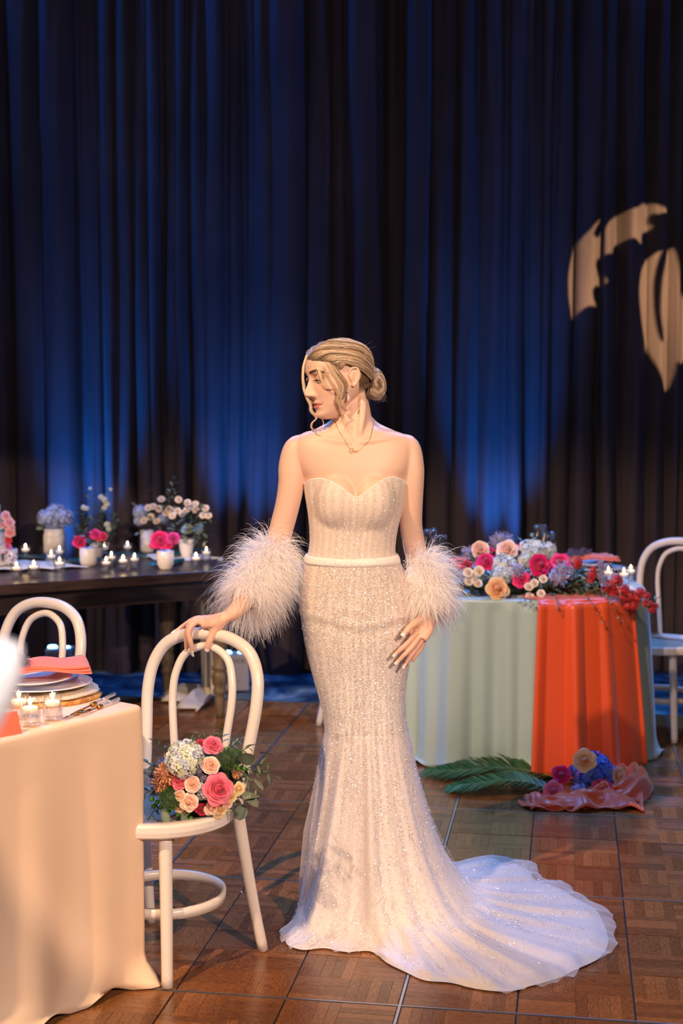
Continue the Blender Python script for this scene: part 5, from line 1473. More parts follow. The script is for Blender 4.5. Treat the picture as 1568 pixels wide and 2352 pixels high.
def tuft_mesh(r_, cs, seed=0, cnt=420, ln=0.30, wd_=0.03, flat=1.0, low=-0.5):
    """fuzzy ball (dianthus), carnation or thistle head made of small blades"""
    rr = random.Random(seed); mb = MB(); mb.ell((0, 0, 0), (r_*0.78, r_*0.78, r_*0.78*flat), nu=12, nv=8, col=mixt(cs[0], (0, 0, 0), 0.5))
    for k in range(cnt):
        z = lerp(1, low, (k+0.5)/cnt); a = k*2.39996; q = math.sqrt(max(0, 1-z*z)); d = Vector((q*math.cos(a), q*math.sin(a), z*flat)); d2 = (d+Vector((rr.gauss(0, .25), rr.gauss(0, .25), rr.gauss(0, .25)))).normalized()
        s1 = d2.cross(Vector((rr.random(), rr.random(), rr.random()))).normalized(); p_ = d*r_*0.72; c = rr.choice(cs); L = r_*ln*rr.uniform(.7, 1.2); w_ = r_*wd_
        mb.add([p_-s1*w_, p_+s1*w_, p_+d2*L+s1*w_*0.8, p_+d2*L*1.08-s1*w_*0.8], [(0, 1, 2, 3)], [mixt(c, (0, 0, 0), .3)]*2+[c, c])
    return mb
def leaf_mesh(L, Wd, c, bend=0.5, fold=0.15, n=6, round_=0.8, seed=0):
    mb = MB(); V = []; C = []; rr = random.Random(seed)
    for i in range(n+1):
        t = i/n; w_ = Wd*math.sin(PI*min(1, t*0.98+0.01))**round_; an = bend*t
        x = L*t*math.cos(an*0.6); z = -L*t*math.sin(an*0.6)
        for k in range(3):
            s_ = k-1; V.append(Vector((x, s_*w_, z+abs(s_)*w_*fold))); C.append(mixt(c, (1, 1, 1), 0.10 if k == 1 else 0.0))
    F = []
    for i in range(n):
        for k in range(2): o_ = i*3+k; F.append((o_, o_+1, o_+4, o_+3))
    mb.add(V, F, C); return mb
def look(d, roll=0.0):
    """rotation taking +z to d"""
    d = Vector(d).normalized(); return d.to_track_quat('Z', 'Y').to_matrix().to_4x4() @ Matrix.Rotation(roll, 4, 'Z')
def lookx(d, up=(0, 0, 1), roll=0.0):
    d = Vector(d).normalized(); up = Vector(up); y = up.cross(d)
    if y.length < 1e-3: y = Vector((0, 1, 0)).cross(d)
    y.normalize(); z = d.cross(y); M = Matrix((d, y, z)).transposed().to_4x4(); return M @ Matrix.Rotation(roll, 4, 'X')
PROTO = {}
def part(proto, name, par, loc_, d, mat=None, roll=None, sc=1.0, mode='z'):
    """places a part that shares the mesh of its prototype"""
    key = id(proto)
    if key not in PROTO:
        me = proto.build(name, mat or M_petal); PROTO[key] = (me.data, proto); bpy.data.objects.remove(me)
    o = bpy.data.objects.new(name, PROTO[key][0]); COL.objects.link(o); o.parent = par
    roll = rf.uniform(0, 6.28) if roll is None else roll
    M = look(d, roll) if mode == 'z' else lookx(d, roll=roll)
    o.matrix_local = Matrix.Translation(Vector(loc_)) @ M @ Matrix.Scale(sc, 4); return o
PINK = (c8(226, 60, 110), c8(240, 120, 150)); HOT = (c8(206, 4, 86), c8(240, 16, 128)); CREAM = (c8(250, 190, 130), c8(252, 232, 206)); BLUSH = (c8(250, 190, 150), c8(252, 222, 205)); CORAL = (c8(214, 40, 84), c8(240, 112, 140))
IVORY = (c8(248, 232, 190), c8(252, 248, 232)); REDP = (c8(150, 8, 40), c8(214, 24, 72)); PEACH = (c8(250, 170, 90), c8(252, 212, 160)); YEL = (c8(250, 200, 110), c8(252, 232, 180))
roseP = {}
def rose(kind, seed=0, lo=False):
    key = (kind, seed, lo)
    if key not in roseP:
        roseP[key] = rose_mesh(1.0, kind[0], kind[1], 5 if lo else 7, seed, 3 if lo else 5, 2 if lo else 4, 0.25 if lo else (1.0, 0.5, 0.8, 1.2, 0.9)[seed % 5])
    return roseP[key]
LEAFC = [c8(52, 84, 46), c8(40, 68, 40), c8(84, 112, 70), c8(30, 56, 36)]
EUC = [c8(108, 124, 100), c8(92, 112, 92), c8(126, 138, 112)]
leafP = [leaf_mesh(1.0, 0.16, c, 0.5, seed=i) for i, c in enumerate(LEAFC)]
eucP = [leaf_mesh(1.0, 0.42, c, 0.3, 0.08, round_=0.55, seed=i) for i, c in enumerate(EUC)]
eucL = [leaf_mesh(1.0, 0.24, c, 0.4, 0.10, round_=0.7, seed=i) for i, c in enumerate(EUC)]
def sprig(par, a, b, n, L, protos, name='leaf', stemcol=c8(60, 84, 44), droop=0.0, wob=0.0):
    a = Vector(a); b = Vector(b); mid = (a+b)/2+Vector((0, 0, droop)); P = [Vector(q) for q in cr([tuple(a), tuple(mid), tuple(b)], 6)]
    m = MB(); m.tube(P, 0.0012, 5, col=stemcol); m.build('stem', M_leaf, par)
    for k in range(n):
        t = (k+1)/n; i = min(len(P)-2, int(t*(len(P)-1))); p_ = P[i]; d = (P[i+1]-P[i]).normalized(); s_ = d.cross(Vector((0, -0.5, 0.86))).normalized()*(1 if k % 2 else -1)
        dd = d*0.6+s_*0.9+Vector((rf.gauss(0, .15), rf.gauss(0, .15), rf.gauss(0, .2)))
        if k == n-1: dd = d
        part(rf.choice(protos), name, par, p_, dd, M_leaf, rf.uniform(-.5, .5), L*rf.uniform(.75, 1.1), 'x')

# ---------------------------------------------------------------- bouquet on the chair seat
bq_c = W(455, 1800, 3.86)
BQ = empty('bridal_bouquet', tuple(bq_c), 'round bouquet of pink, blush and white blooms with eucalyptus on the chair seat', 'bouquet')
ball = MB(); ball.ell((0, 0.035, -0.012), (0.115, 0.085, 0.088), nu=24, nv=16, col=c8(30, 50, 28)); ball.build('greenery_core', M_leaf, BQ)
def bq(px, py, pr, kind, name='rose', dy=0.0, seed=None, sc=None, proto=None, mat=None):
    """flower seen at a pixel of the photograph, sitting on the front of the bouquet ball"""
    x = (px-455)/840.0; z = -(py-1800)/840.0; q = max(0.0, 1-(x/0.15)**2-(z/0.13)**2); y = -math.sqrt(q)*0.075+0.012+dy
    d = Vector((x*6, -0.9, z*6+0.25)); r_ = pr/840.0
    return part(proto or rose(kind, seed if seed is not None else 0), name, BQ, (x, y, z), d, mat, None, r_*0.92)
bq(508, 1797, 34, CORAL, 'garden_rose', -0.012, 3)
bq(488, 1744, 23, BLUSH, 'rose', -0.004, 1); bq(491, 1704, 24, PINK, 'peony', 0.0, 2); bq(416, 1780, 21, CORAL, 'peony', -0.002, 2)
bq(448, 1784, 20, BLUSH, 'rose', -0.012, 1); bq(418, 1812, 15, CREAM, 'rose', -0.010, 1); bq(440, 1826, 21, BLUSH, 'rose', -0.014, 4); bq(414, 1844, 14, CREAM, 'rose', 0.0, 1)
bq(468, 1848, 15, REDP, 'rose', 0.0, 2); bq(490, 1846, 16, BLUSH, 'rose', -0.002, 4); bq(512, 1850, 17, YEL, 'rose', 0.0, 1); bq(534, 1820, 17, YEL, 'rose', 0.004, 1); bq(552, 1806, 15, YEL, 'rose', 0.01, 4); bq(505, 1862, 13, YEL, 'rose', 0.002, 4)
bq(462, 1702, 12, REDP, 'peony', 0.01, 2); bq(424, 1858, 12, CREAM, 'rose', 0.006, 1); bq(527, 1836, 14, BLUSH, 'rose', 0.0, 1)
hyd_w = hydrangea_mesh(1.0, [c8(226, 230, 238), c8(238, 240, 228), c8(220, 226, 190), c8(200, 212, 236)], 4, 150)
hyd_b = hydrangea_mesh(1.0, [c8(184, 180, 200), c8(200, 200, 216), c8(214, 208, 210)], 5, 70)
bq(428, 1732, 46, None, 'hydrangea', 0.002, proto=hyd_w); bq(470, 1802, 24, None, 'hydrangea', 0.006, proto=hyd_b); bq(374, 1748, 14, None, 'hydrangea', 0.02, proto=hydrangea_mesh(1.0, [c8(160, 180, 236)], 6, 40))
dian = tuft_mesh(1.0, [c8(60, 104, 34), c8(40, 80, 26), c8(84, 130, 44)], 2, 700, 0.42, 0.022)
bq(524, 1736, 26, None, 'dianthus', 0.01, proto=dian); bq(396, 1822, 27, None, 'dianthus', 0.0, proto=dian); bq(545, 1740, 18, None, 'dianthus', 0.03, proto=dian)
chry = tuft_mesh(1.0, [c8(236, 164, 112), c8(226, 140, 90), c8(244, 190, 140)], 3, 110, 0.55, 0.12)
bq(384, 1768, 24, None, 'chrysanthemum', 0.004, proto=chry); bq(372, 1792, 20, None, 'chrysanthemum', 0.012, proto=chry)
bq(545, 1772, 11, None, 'chrysanthemum', 0.02, proto=chry)
lav = tuft_mesh(1.0, [c8(150, 140, 170), c8(120, 110, 140)], 4, 60, 0.6, 0.08)
for px, py in ((462, 1758), (472, 1772), (458, 1744)): bq(px, py, 8, None, 'scabiosa', -0.006, proto=lav)
berry = MB(); berry.ell((0, 0, 0), (1, 1, 1.1), nu=10, nv=8, col=c8(84, 142, 40)); berry.ell((0, 0, 1.1), (.2, .2, .2), nu=6, nv=4, col=c8(40, 60, 20))
for px, py in ((348, 1834), (362, 1838), (352, 1852), (384, 1845), (387, 1861), (411, 1864), (434, 1858), (446, 1845), (540, 1752), (562, 1762), (549, 1760), (440, 1874), (371, 1850)): bq(px, py, 6.5, None, 'hypericum_berry', 0.008, proto=berry, mat=M_leaf)
def bqp(px, py, y=0.02): return Vector(((px-455)/840.0, y, -(py-1800)/840.0))
for px, py, dx, dz, L, y in ((400, 1880, -0.55, -0.35, 0.060, -0.02), (398, 1876, -1, -0.05, 0.060, -0.03), (392, 1878, 0.02, -1, 0.062, -0.045), (376, 1848, 0.4, -0.8, 0.055, -0.045), (420, 1854, 0.45, -1, 0.052, -0.045)):
    part(rf.choice(eucL), 'eucalyptus_leaf', BQ, bqp(px, py, y), (dx, -0.35, dz), M_leaf, rf.uniform(-.3, .3), L, 'x')
for px, py, dx, dz, L, y in ((556, 1818, 0.9, -0.5, 0.055, 0.0), (560, 1838, 0.7, 0.5, 0.050, -0.01), (570, 1755, -0.1, 0.9, 0.050, -0.01), (560, 1850, -.3, -0.8, 0.038, 0.0), (598, 1735, 0.8, 0.2, 0.050, 0.03), (580, 1790, 0.7, -0.5, 0.042, 0.02)):
    part(rf.choice(eucP), 'eucalyptus_leaf', BQ, bqp(px, py, y), (dx, -0.5, dz), M_leaf, rf.uniform(-.4, .4), L*1.15, 'x')
sprig(BQ, bqp(545, 1775, 0.0), bqp(640, 1748, -0.02), 8, 0.034, leafP, droop=0.01); sprig(BQ, bqp(540, 1765, 0.02), bqp(632, 1780, 0.0), 7, 0.034, leafP); sprig(BQ, bqp(560, 1780, 0), bqp(600, 1820, -0.02), 5, 0.030, leafP)
sprig(BQ, bqp(380, 1780, 0.03), bqp(332, 1748, 0.0), 7, 0.030, leafP[:2]); sprig(BQ, bqp(380, 1800, 0.03), bqp(322, 1768, -0.01), 7, 0.032, [leafP[3], leafP[1]]); sprig(BQ, bqp(380, 1800, 0.03), bqp(322, 1828, -0.01), 6, 0.034, [leafP[3]]); sprig(BQ, bqp(390, 1740, 0.03), bqp(350, 1702, 0.02), 6, 0.022, [leafP[1]])
sprig(BQ, bqp(450, 1720, 0.03), bqp(432, 1690, 0.02), 6, 0.022, leafP); sprig(BQ, bqp(500, 1710, 0.03), bqp(455, 1684, 0.02), 6, 0.024, [leafP[2]]); sprig(BQ, bqp(510, 1720, 0.03), bqp(508, 1682, 0.02), 6, 0.024, leafP); sprig(BQ, bqp(520, 1730, 0.03), bqp(552, 1698, 0.02), 7, 0.024, leafP); sprig(BQ, bqp(540, 1740, 0.03), bqp(575, 1715, 0.02), 7, 0.024, leafP)
sprig(BQ, bqp(440, 1850, 0.02), bqp(420, 1882, -0.02), 6, 0.024, leafP); sprig(BQ, bqp(470, 1850, 0.02), bqp(480, 1880, -0.02), 7, 0.024, leafP); sprig(BQ, bqp(500, 1850, 0.02), bqp(545, 1862, -0.02), 7, 0.024, leafP); sprig(BQ, bqp(360, 1850, 0.02), bqp(345, 1872, -0.02), 6, 0.022, leafP)
for k in range(70):
    a = rf.uniform(0, 2*PI); r_ = rf.uniform(0.5, 1.02); part(rf.choice(leafP), 'leaf', BQ, (math.cos(a)*0.120*r_, 0.010+0.03*rf.random()-0.05*(1-r_), -0.010+math.sin(a)*0.088*r_), (math.cos(a)+rf.gauss(0, .4), -0.7, math.sin(a)+rf.gauss(0, .4)), M_leaf, rf.uniform(-1, 1), rf.uniform(.022, .034), 'x')
m = MB()
for k in range(14):
    a = rf.uniform(0, 6.28); m1 = MB(); m1.tube([(math.cos(a)*.02, 0.07, -0.05+math.sin(a)*.012), (math.cos(a)*.012+0.02, 0.13, -0.075+math.sin(a)*.008), (math.cos(a)*.02+0.02, 0.185, -0.084+math.sin(a)*0.008)], 0.0022, 5, col=c8(70, 104, 52)); m1.build('flower_stem', M_leaf, BQ)

# ---------------------------------------------------------------- palm fronds
def frond(base, tip, L, lift, n, ll, c1, c2, label, group=None, z0=0.0, curv=0.1, name='palm_frond'):
    base = Vector(base); tip = Vector(tip); e = empty(name, tuple(base), label, 'palm frond', 0, group); d = tip-base; sd = Vector((-d.y, d.x, 0)).normalized()
    P = [Vector(q) for q in cr([(0, 0, 0.006), tuple(d*0.35+sd*curv*0.6+Vector((0, 0, lift))), tuple(d*0.7+sd*curv+Vector((0, 0, lift*0.8))), tuple(d+sd*curv*0.5+Vector((0, 0, 0.010)))], 14)]
    m = MB(); m.tube(P, [lerp(0.005, 0.0014, i/(len(P)-1)) for i in range(len(P))], 6, col=mixt(c2, (0.5, 0.4, 0.1), .4)); m.build('midrib', M_leaf, e)
    m = MB()
    for k in range(n):
        t = 0.04+0.95*k/n; x = t*(len(P)-1); i = min(int(x), len(P)-2); p_ = P[i].lerp(P[i+1], x-i); dr = (P[i+1]-P[i]).normalized()
        for s_ in (-1, 1):
            l_ = ll*math.sin(PI*min(0.97, 0.16+0.84*t))**0.6*rf.uniform(.92, 1.06); o_ = (dr*(0.62+0.5*t)+sd*s_*0.95+Vector((0, 0, rf.uniform(.02, .16)))).normalized(); w_ = 0.0042
            tw = Vector((0, 0, 1)).cross(o_).normalized(); q1 = p_+o_*l_*0.5+Vector((0, 0, 0.010)); q2 = p_+o_*l_+Vector((0, 0, -0.012)); q2.z = max(q2.z, 0.003); q1.z = max(q1.z, 0.005); c = mixt(c1, c2, rf.random())
            m.add([p_-tw*w_*0.6, p_+tw*w_*0.6, q1+tw*w_, q1-tw*w_, q2], [(0, 1, 2, 3), (3, 2, 4)], c)
    o = m.build('leaflets', M_leaf, e, False); o['kind'] = 'stuff'; return e
DG = (c8(26, 74, 38), c8(62, 116, 52)); TE = (c8(10, 58, 52), c8(20, 86, 72))
frond(G(1290, 1792), G(985, 1770), 0, 0.05, 84, 0.21, *DG, 'dark green palm frond furthest back on the floor, against the mint cloth', 'palm fronds on the floor', curv=0.10)
frond(G(1275, 1822), G(1030, 1812), 0, 0.05, 84, 0.15, *DG, 'dark green palm frond in front on the floor beside the roses', 'palm fronds on the floor', curv=0.04)
frond(G(1300, 1775), G(1140, 1735), 0, 0.10, 60, 0.19, *DG, 'palm frond rising against the orange satin on the floor', 'palm fronds on the floor', curv=-0.05)

# ---------------------------------------------------------------- loose blooms on the floor
def bloom(px, py, z, r_, kind, label, d=(0, -1, 0.6), cat='rose', name='rose', proto=None, group='blooms on the floor by the satin', s_=0, yoff=0.0):
    p_ = G(px, py, z); e = empty(name, (p_.x, p_.y+yoff, z), label, cat, 0, group)
    part(proto or rose(kind, s_), 'petals', e, (0, 0, 0), d, None, 0.3, r_*0.95)
    m = MB(); m.tube([(0, 0.02, -0.01), (0.01, 0.06, -z*0.6), (0.03, 0.12, -z+0.005)], 0.002, 5, col=c8(60, 90, 40)); m.build('stem', M_leaf, e); return e
bloom(1342, 1746, 0.150, 0.043, PEACH, 'peach rose at the top of the floor cluster, against the orange satin', (0.0, -1, 0.4), s_=4)
bloom(1289, 1779, 0.085, 0.037, HOT, 'hot pink rose left of the blue hydrangea, upper one', (-0.3, -1, 0.4), s_=2)
bloom(1271, 1816, 0.035, 0.038, PINK, 'pink rose lowest left, in front of the palm frond', (-0.2, -1, 0.4), s_=3)
bloom(1385, 1812, 0.045, 0.041, (c8(170, 10, 60), c8(224, 40, 100)), 'crimson rose in front of the blue hydrangea', (0.1, -1, 0.5), s_=2)
bloom(1422, 1780, 0.085, 0.036, BLUSH, 'pale blush rose right of the blue hydrangea', (0.7, -1, 0.2), s_=1)
bloom(1365, 1780, 0.080, 0.088, None, 'blue hydrangea head in the floor cluster', (0.1, -1, 0.9), 'hydrangea', 'hydrangea', hydrangea_mesh(1.0, [c8(60, 100, 214), c8(90, 130, 232), c8(120, 150, 226), c8(70, 90, 190)], 9, 150), yoff=0.03)
bloom(1330, 1820, 0.030, 0.036, None, 'lilac hydrangea sprig low in front of the blue one', (0, -1, 0.4), 'hydrangea', 'hydrangea', hydrangea_mesh(1.0, [c8(150, 140, 210), c8(170, 160, 220)], 10, 50))

# ---------------------------------------------------------------- garland on the mint table
GZ = 0.7445
gar = empty('floral_garland', (SX, SY-0.42, GZ), 'long low arrangement of roses and hydrangea lying along the mint table', 'flower arrangement')
GO = Vector((SX, SY-0.42, GZ))
def gp(px, py, Y=6.22): return W(px, py, Y-0.09)-GO
def gf(px, py, pr, kind, name='rose', Y=6.22, d=(0, -1, 0.5), seed=0, proto=None, mat=None, lo=False):
    return part(proto or rose(kind, seed, lo), name, gar, gp(px, py, Y), (d[0]+rf.gauss(0, .15), d[1], d[2]+rf.gauss(0, .15)), mat, None, pr/FPX*Y*0.98)
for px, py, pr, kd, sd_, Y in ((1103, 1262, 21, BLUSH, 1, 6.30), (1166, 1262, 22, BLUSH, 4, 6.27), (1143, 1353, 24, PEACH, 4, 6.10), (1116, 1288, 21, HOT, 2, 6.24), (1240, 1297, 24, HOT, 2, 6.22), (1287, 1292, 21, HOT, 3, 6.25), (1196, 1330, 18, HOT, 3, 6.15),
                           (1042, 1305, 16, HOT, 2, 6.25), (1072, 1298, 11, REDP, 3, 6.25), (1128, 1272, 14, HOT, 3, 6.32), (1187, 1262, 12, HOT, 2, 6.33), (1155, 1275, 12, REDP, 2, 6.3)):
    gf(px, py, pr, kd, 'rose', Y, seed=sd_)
for px, py, pr in ((1075, 1314, 12), (1099, 1311, 12), (1076, 1334, 11), (1097, 1338, 12), (1214, 1347, 11), (1227, 1339, 10), (1247, 1329, 10), (1242, 1362, 10), (1217, 1370, 11), (1089, 1325, 7)): gf(px, py, pr, IVORY, 'spray_rose', 6.12, seed=1, lo=True)
ghw = hydrangea_mesh(1.0, [c8(226, 230, 226), c8(236, 238, 220), c8(206, 222, 230)], 12, 120)
ghl = hydrangea_mesh(1.0, [c8(206, 202, 206), c8(190, 186, 200)], 13, 90)
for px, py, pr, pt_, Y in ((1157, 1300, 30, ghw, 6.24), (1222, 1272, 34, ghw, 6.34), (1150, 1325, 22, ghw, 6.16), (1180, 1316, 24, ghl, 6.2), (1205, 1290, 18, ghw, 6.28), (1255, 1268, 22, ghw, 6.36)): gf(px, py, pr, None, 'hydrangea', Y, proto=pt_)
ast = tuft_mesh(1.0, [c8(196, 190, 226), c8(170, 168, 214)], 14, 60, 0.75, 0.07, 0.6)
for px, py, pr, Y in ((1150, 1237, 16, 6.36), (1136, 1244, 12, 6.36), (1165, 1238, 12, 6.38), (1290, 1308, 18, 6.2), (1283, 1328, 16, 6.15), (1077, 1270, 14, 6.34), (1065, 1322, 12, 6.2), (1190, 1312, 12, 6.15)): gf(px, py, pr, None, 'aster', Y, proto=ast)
for k in range(9): gf(1381+rf.gauss(0, 4), 1292+k*6, 6.5-k*0.1, None, 'stock_floret', 6.2, proto=ast)
orch = hydrangea_mesh(1.0, [c8(190, 6, 36), c8(214, 14, 50), c8(160, 2, 26)], 15, 40, 0.9, ps=1.7)
for px, py, pr in ((1402, 1346, 12), (1416, 1333, 13), (1390, 1354, 11), (1408, 1360, 12), (1432, 1356, 13), (1446, 1368, 14), (1430, 1374, 12), (1460, 1372, 12), (1453, 1388, 13), (1470, 1360, 10), (1441, 1390, 10), (1483, 1368, 9), (1482, 1388, 9), (1496, 1400, 8), (1504, 1392, 7), (1360, 1320, 10), (1357, 1334, 8), (1362, 1308, 7), (1028, 1296, 9), (1328, 1290, 9), (1323, 1300, 8), (1492, 1388, 8)):
    Y = 6.08 if px > 1380 else 6.2
    gf(px, py, pr, None, 'orchid_cluster', Y, proto=orch)
fol = [leaf_mesh(1.0, 0.20, c8(74, 94, 74), 0.4, seed=1), leaf_mesh(1.0, 0.22, c8(54, 76, 52), 0.4, seed=2), leaf_mesh(1.0, 0.30, c8(96, 116, 96), 0.3, seed=3)]
foliage = MB()
for k in range(760):
    t = rf.random(); px = lerp(1040, 1400, t); top = interp(px, [1040, 1100, 1200, 1300, 1400], [1300, 1262, 1262, 1300, 1330]); py = rf.uniform(top, interp(px, [1040, 1060, 1250, 1400], [1350, 1366, 1370, 1368])); Y = 6.27-0.10*(py-1290)/70+rf.uniform(0, .08)
    p_ = gp(px, py, Y); p_.z = max(p_.z, 0.010); q_ = fol[rf.randrange(3)]; M = Matrix.Translation(p_) @ lookx((rf.gauss(0, 1), -0.5+rf.gauss(0, .4), rf.gauss(0.1, .6)), roll=rf.uniform(-1, 1)) @ Matrix.Scale(rf.uniform(.022, .045), 4)
    foliage.add([M @ Vector(v_) for v_ in q_.v], q_.f, q_.c)
o = foliage.build('foliage', M_leaf, gar); o['kind'] = 'stuff'
cm = MB(); rows = []
for i in range(20):
    t = i/19; c = gp(lerp(1045, 1405, t), 1340, 6.26); c.z = 0.022; row = []
    for k in range(10): a = 2*PI*k/10; row.append(c+Vector((0, math.cos(a)*0.065*math.sin(PI*(0.1+0.8*t)), math.sin(a)*0.036*math.sin(PI*(0.1+0.8*t))+0.012)))
    rows.append(row)
cm.grid(rows, col=c8(34, 48, 30), wrapu=True); cm.build('moss_base', M_leaf, gar)
for (a, b, n_, L, dr) in (((1230, 1255, 6.34), (1222, 1232, 6.38), 5, .03, 0), ((1215, 1262, 6.34), (1196, 1240, 6.38), 5, .03, 0), ((1380, 1350, 6.06), (1428, 1434, 5.99), 14, .018, .02), ((1330, 1350, 6.06), (1395, 1448, 6.0), 12, .015, .02), ((1270, 1360, 6.05), (1285, 1404, 5.99), 8, .018, .01), ((1480, 1398, 6.06), (1512, 1372, 6.05), 4, .024, .0), ((1340, 1345, 6.1), (1400, 1345, 6.04), 12, .02, .01), ((1180, 1372, 6.04), (1230, 1378, 6.0), 8, .02, 0)):
    sprig(gar, gp(*a), gp(*b), n_, L, fol, droop=dr)
# ================================================================ glass, candles, china
M_glass, nt, p = NB('clear_glass'); setp(p, Base_Color=(1, 1, 1, 1), Roughness=0.02, IOR=1.3, Transmission_Weight=1.0)
tr = nd(nt, 'ShaderNodeBsdfTransparent'); ms = nd(nt, 'ShaderNodeMixShader'); ms.inputs[0].default_value = 0.0
gl = nd(nt, 'ShaderNodeBsdfGlossy'); gl.inputs['Roughness'].default_value = 0.03; fr0 = nd(nt, 'ShaderNodeLayerWeight', Blend=0.35); fr = ramp(nt, fr0.outputs['Facing'], [(0.0, (.08, .08, .08)), (0.7, (.25, .25, .25)), (1.0, (.9, .9, .9))]); m2s = nd(nt, 'ShaderNodeMixShader')
lk(nt, fr.outputs[0], m2s.inputs[0]); lk(nt, tr.outputs[0], m2s.inputs[1]); lk(nt, gl.outputs[0], m2s.inputs[2])
lk(nt, m2s.outputs[0], ms.inputs[1]); lk(nt, p.outputs[0], ms.inputs[2]); lk(nt, ms.outputs[0], nt.nodes['Material Output'].inputs['Surface'])
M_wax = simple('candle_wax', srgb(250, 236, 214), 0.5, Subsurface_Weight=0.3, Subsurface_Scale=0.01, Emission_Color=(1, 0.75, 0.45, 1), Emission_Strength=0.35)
M_flame, nt, p = NB('candle_flame'); setp(p, Base_Color=(1, .9, .7, 1), Emission_Color=(1.0, 0.82, 0.52, 1), Emission_Strength=22)
M_ceramic = simple('white_ceramic', srgb(240, 234, 230), 0.3, Coat_Weight=0.4, bumps=0.04)
M_china = simple('china', srgb(240, 234, 236), 0.22, Coat_Weight=0.5)
M_wick = simple('wick', srgb(40, 30, 26), 0.9)
M_flute = simple('ribbed_wax', srgb(236, 232, 234), 0.5)
def votive_proto():
    e = empty('votive_candle', (0, 0, 0))
    m = MB(); m.lathe([(0.0, 0.001), (0.024, 0.001), (0.0262, 0.004), (0.0268, 0.066), (0.0262, 0.0675), (0.0250, 0.066), (0.0240, 0.010), (0.0, 0.008)], 28); m.build('glass', M_glass, e)
    m = MB(); m.lathe([(0.0, 0.0095), (0.0235, 0.0105), (0.0242, 0.042), (0.0, 0.042)], 24); m.build('water', M_glass, e)
    m = MB(); m.lathe([(0.0, 0.036), (0.015, 0.037), (0.0195, 0.044), (0.0198, 0.049), (0.0180, 0.051), (0.0, 0.0505)], 24); m.build('wax', M_wax, e)
    m = MB(); m.tube([(0, 0, 0.050), (0.0006, 0, 0.056)], 0.0007, 5); m.build('wick', M_wick, e)
    m = MB(); m.lathe([(0.0, 0.054), (0.0022, 0.0565), (0.0036, 0.0605), (0.0028, 0.0665), (0.0010, 0.0735), (0.0, 0.077)], 12); m.build('flame', M_flame, e)
    return e
vp = votive_proto(); first = [True]
def votive(p_, label, group, sc=1.0, lamp=True):
    if first[0]: e = vp; first[0] = False
    else: e = copy_tree(vp)
    e.location = p_; e.scale = (sc, sc, sc); e['label'] = label; e['category'] = 'candle'; e['group'] = group; e.rotation_euler = (0, 0, rf.uniform(0, 6))
    if lamp:
        l = bpy.data.lights.new('candle_light', 'POINT'); l.energy = 0.12; l.color = (1.0, 0.60, 0.25); l.shadow_soft_size = 0.01
        o = bpy.data.objects.new('candle_light', l); COL.objects.link(o); o.location = Vector(p_)+Vector((0, 0, 0.083*sc))
    return e
VG = 'floating candles in glasses on the wooden table'
for (px, py, lab, s_, lm) in ((38, 1328, 'votive candle on the wooden table, leftmost of the front row', 1.0, True), (78, 1326, 'votive candle on the wooden table, second from the left in the front row', 1.05, True),
        (137, 1323, 'votive candle in front of the squat white vase, nearest the table edge', 1.0, True), (118, 1305, 'votive candle before the squat vase, left of the pair behind', 1.0, False), (137, 1294, 'votive candle closest to the squat white vase', 1.0, False),
        (59, 1284, 'votive candle at the back left of the wooden table, on the palm leaf', 1.05, True), (244, 1315, 'votive candle just right of the left fuchsia vase, frontmost', 1.0, True), (256, 1302, 'votive candle right of the left fuchsia vase, second row', 1.0, False),
        (283, 1310, 'votive candle mid table between the two fuchsia vases, left of a pair', 1.0, True), (309, 1306, 'votive candle mid table between the two fuchsia vases, right of a pair', 1.0, False), (293, 1276, 'votive candle at the back, middle of the wooden table', 1.0, False),
        (240, 1278, 'votive candle at the back, behind the left fuchsia bouquet', 1.0, False), (450, 1304, 'votive candle near the right end of the wooden table, front', 1.0, True), (474, 1290, 'votive candle near the right end of the wooden table, behind', 1.0, False)):
    votive(on_wood(px, py)+Vector((0, 0, 0.0145 if px < 160 and 1287 < py < 1325 else 0.001)), lab, VG, s_, lm)
# vases
def vase(px, py, prof, label, sq=None, z=WZ, name='vase', n=32, cat='vase', off=0.0):
    p_ = G(px, py, z); e = MB(); e.lathe(prof, n)
    if sq:
        e.v = [(lambda x, y, zz: ((math.copysign(abs(x)**0.62, x)*sq**0.38 if x else 0), (math.copysign(abs(y)**0.62, y)*sq**0.38 if y else 0), zz))(*v_) for v_ in e.v]
    o = e.build(name, M_ceramic, None, True); o.location = (p_.x, p_.y, z+off); return tag(o, label, cat, 'white vases on the wooden table')
v1 = vase(126, 1272, [(0, 0.002), (.046, 0.0), (.054, .006), (.058, .02), (.0585, .100), (.054, .112), (.050, .115), (.050, .138), (.046, .138), (.045, .02), (0, .015)], 'squat square-shouldered white vase holding the hydrangea', 0.058)
v2 = vase(203, 1300, [(0, 0.0), (.030, 0.0), (.036, .004), (.040, .012), (.043, .030), (.0435, .092), (.040, .093), (.039, .02), (0, .014)], 'white tumbler vase with pink and red peonies, left one')
v3 = vase(380, 1307, [(0, 0.0), (.028, 0.0), (.032, .006), (.033, .012), (.041, .024), (.0425, .090), (.039, .092), (.038, .03), (0, .018)], 'white footed tumbler vase with fuchsia peonies, right one')
v4 = vase(428, 1282, [(0, 0.0), (.020, 0.0), (.026, .008), (.032, .03), (.042, .09), (.044, .10), (.040, .10), (.028, .03), (0, .015)], 'white flared vase at the right back, behind the fuchsia peonies')
v5 = vase(338, 1268, [(0, 0.0), (.034, 0.0), (.037, .01), (.037, .12), (.034, .12), (.032, .02), (0, .015)], 'tall white cylinder vase half hidden left of the fuchsia peonies')
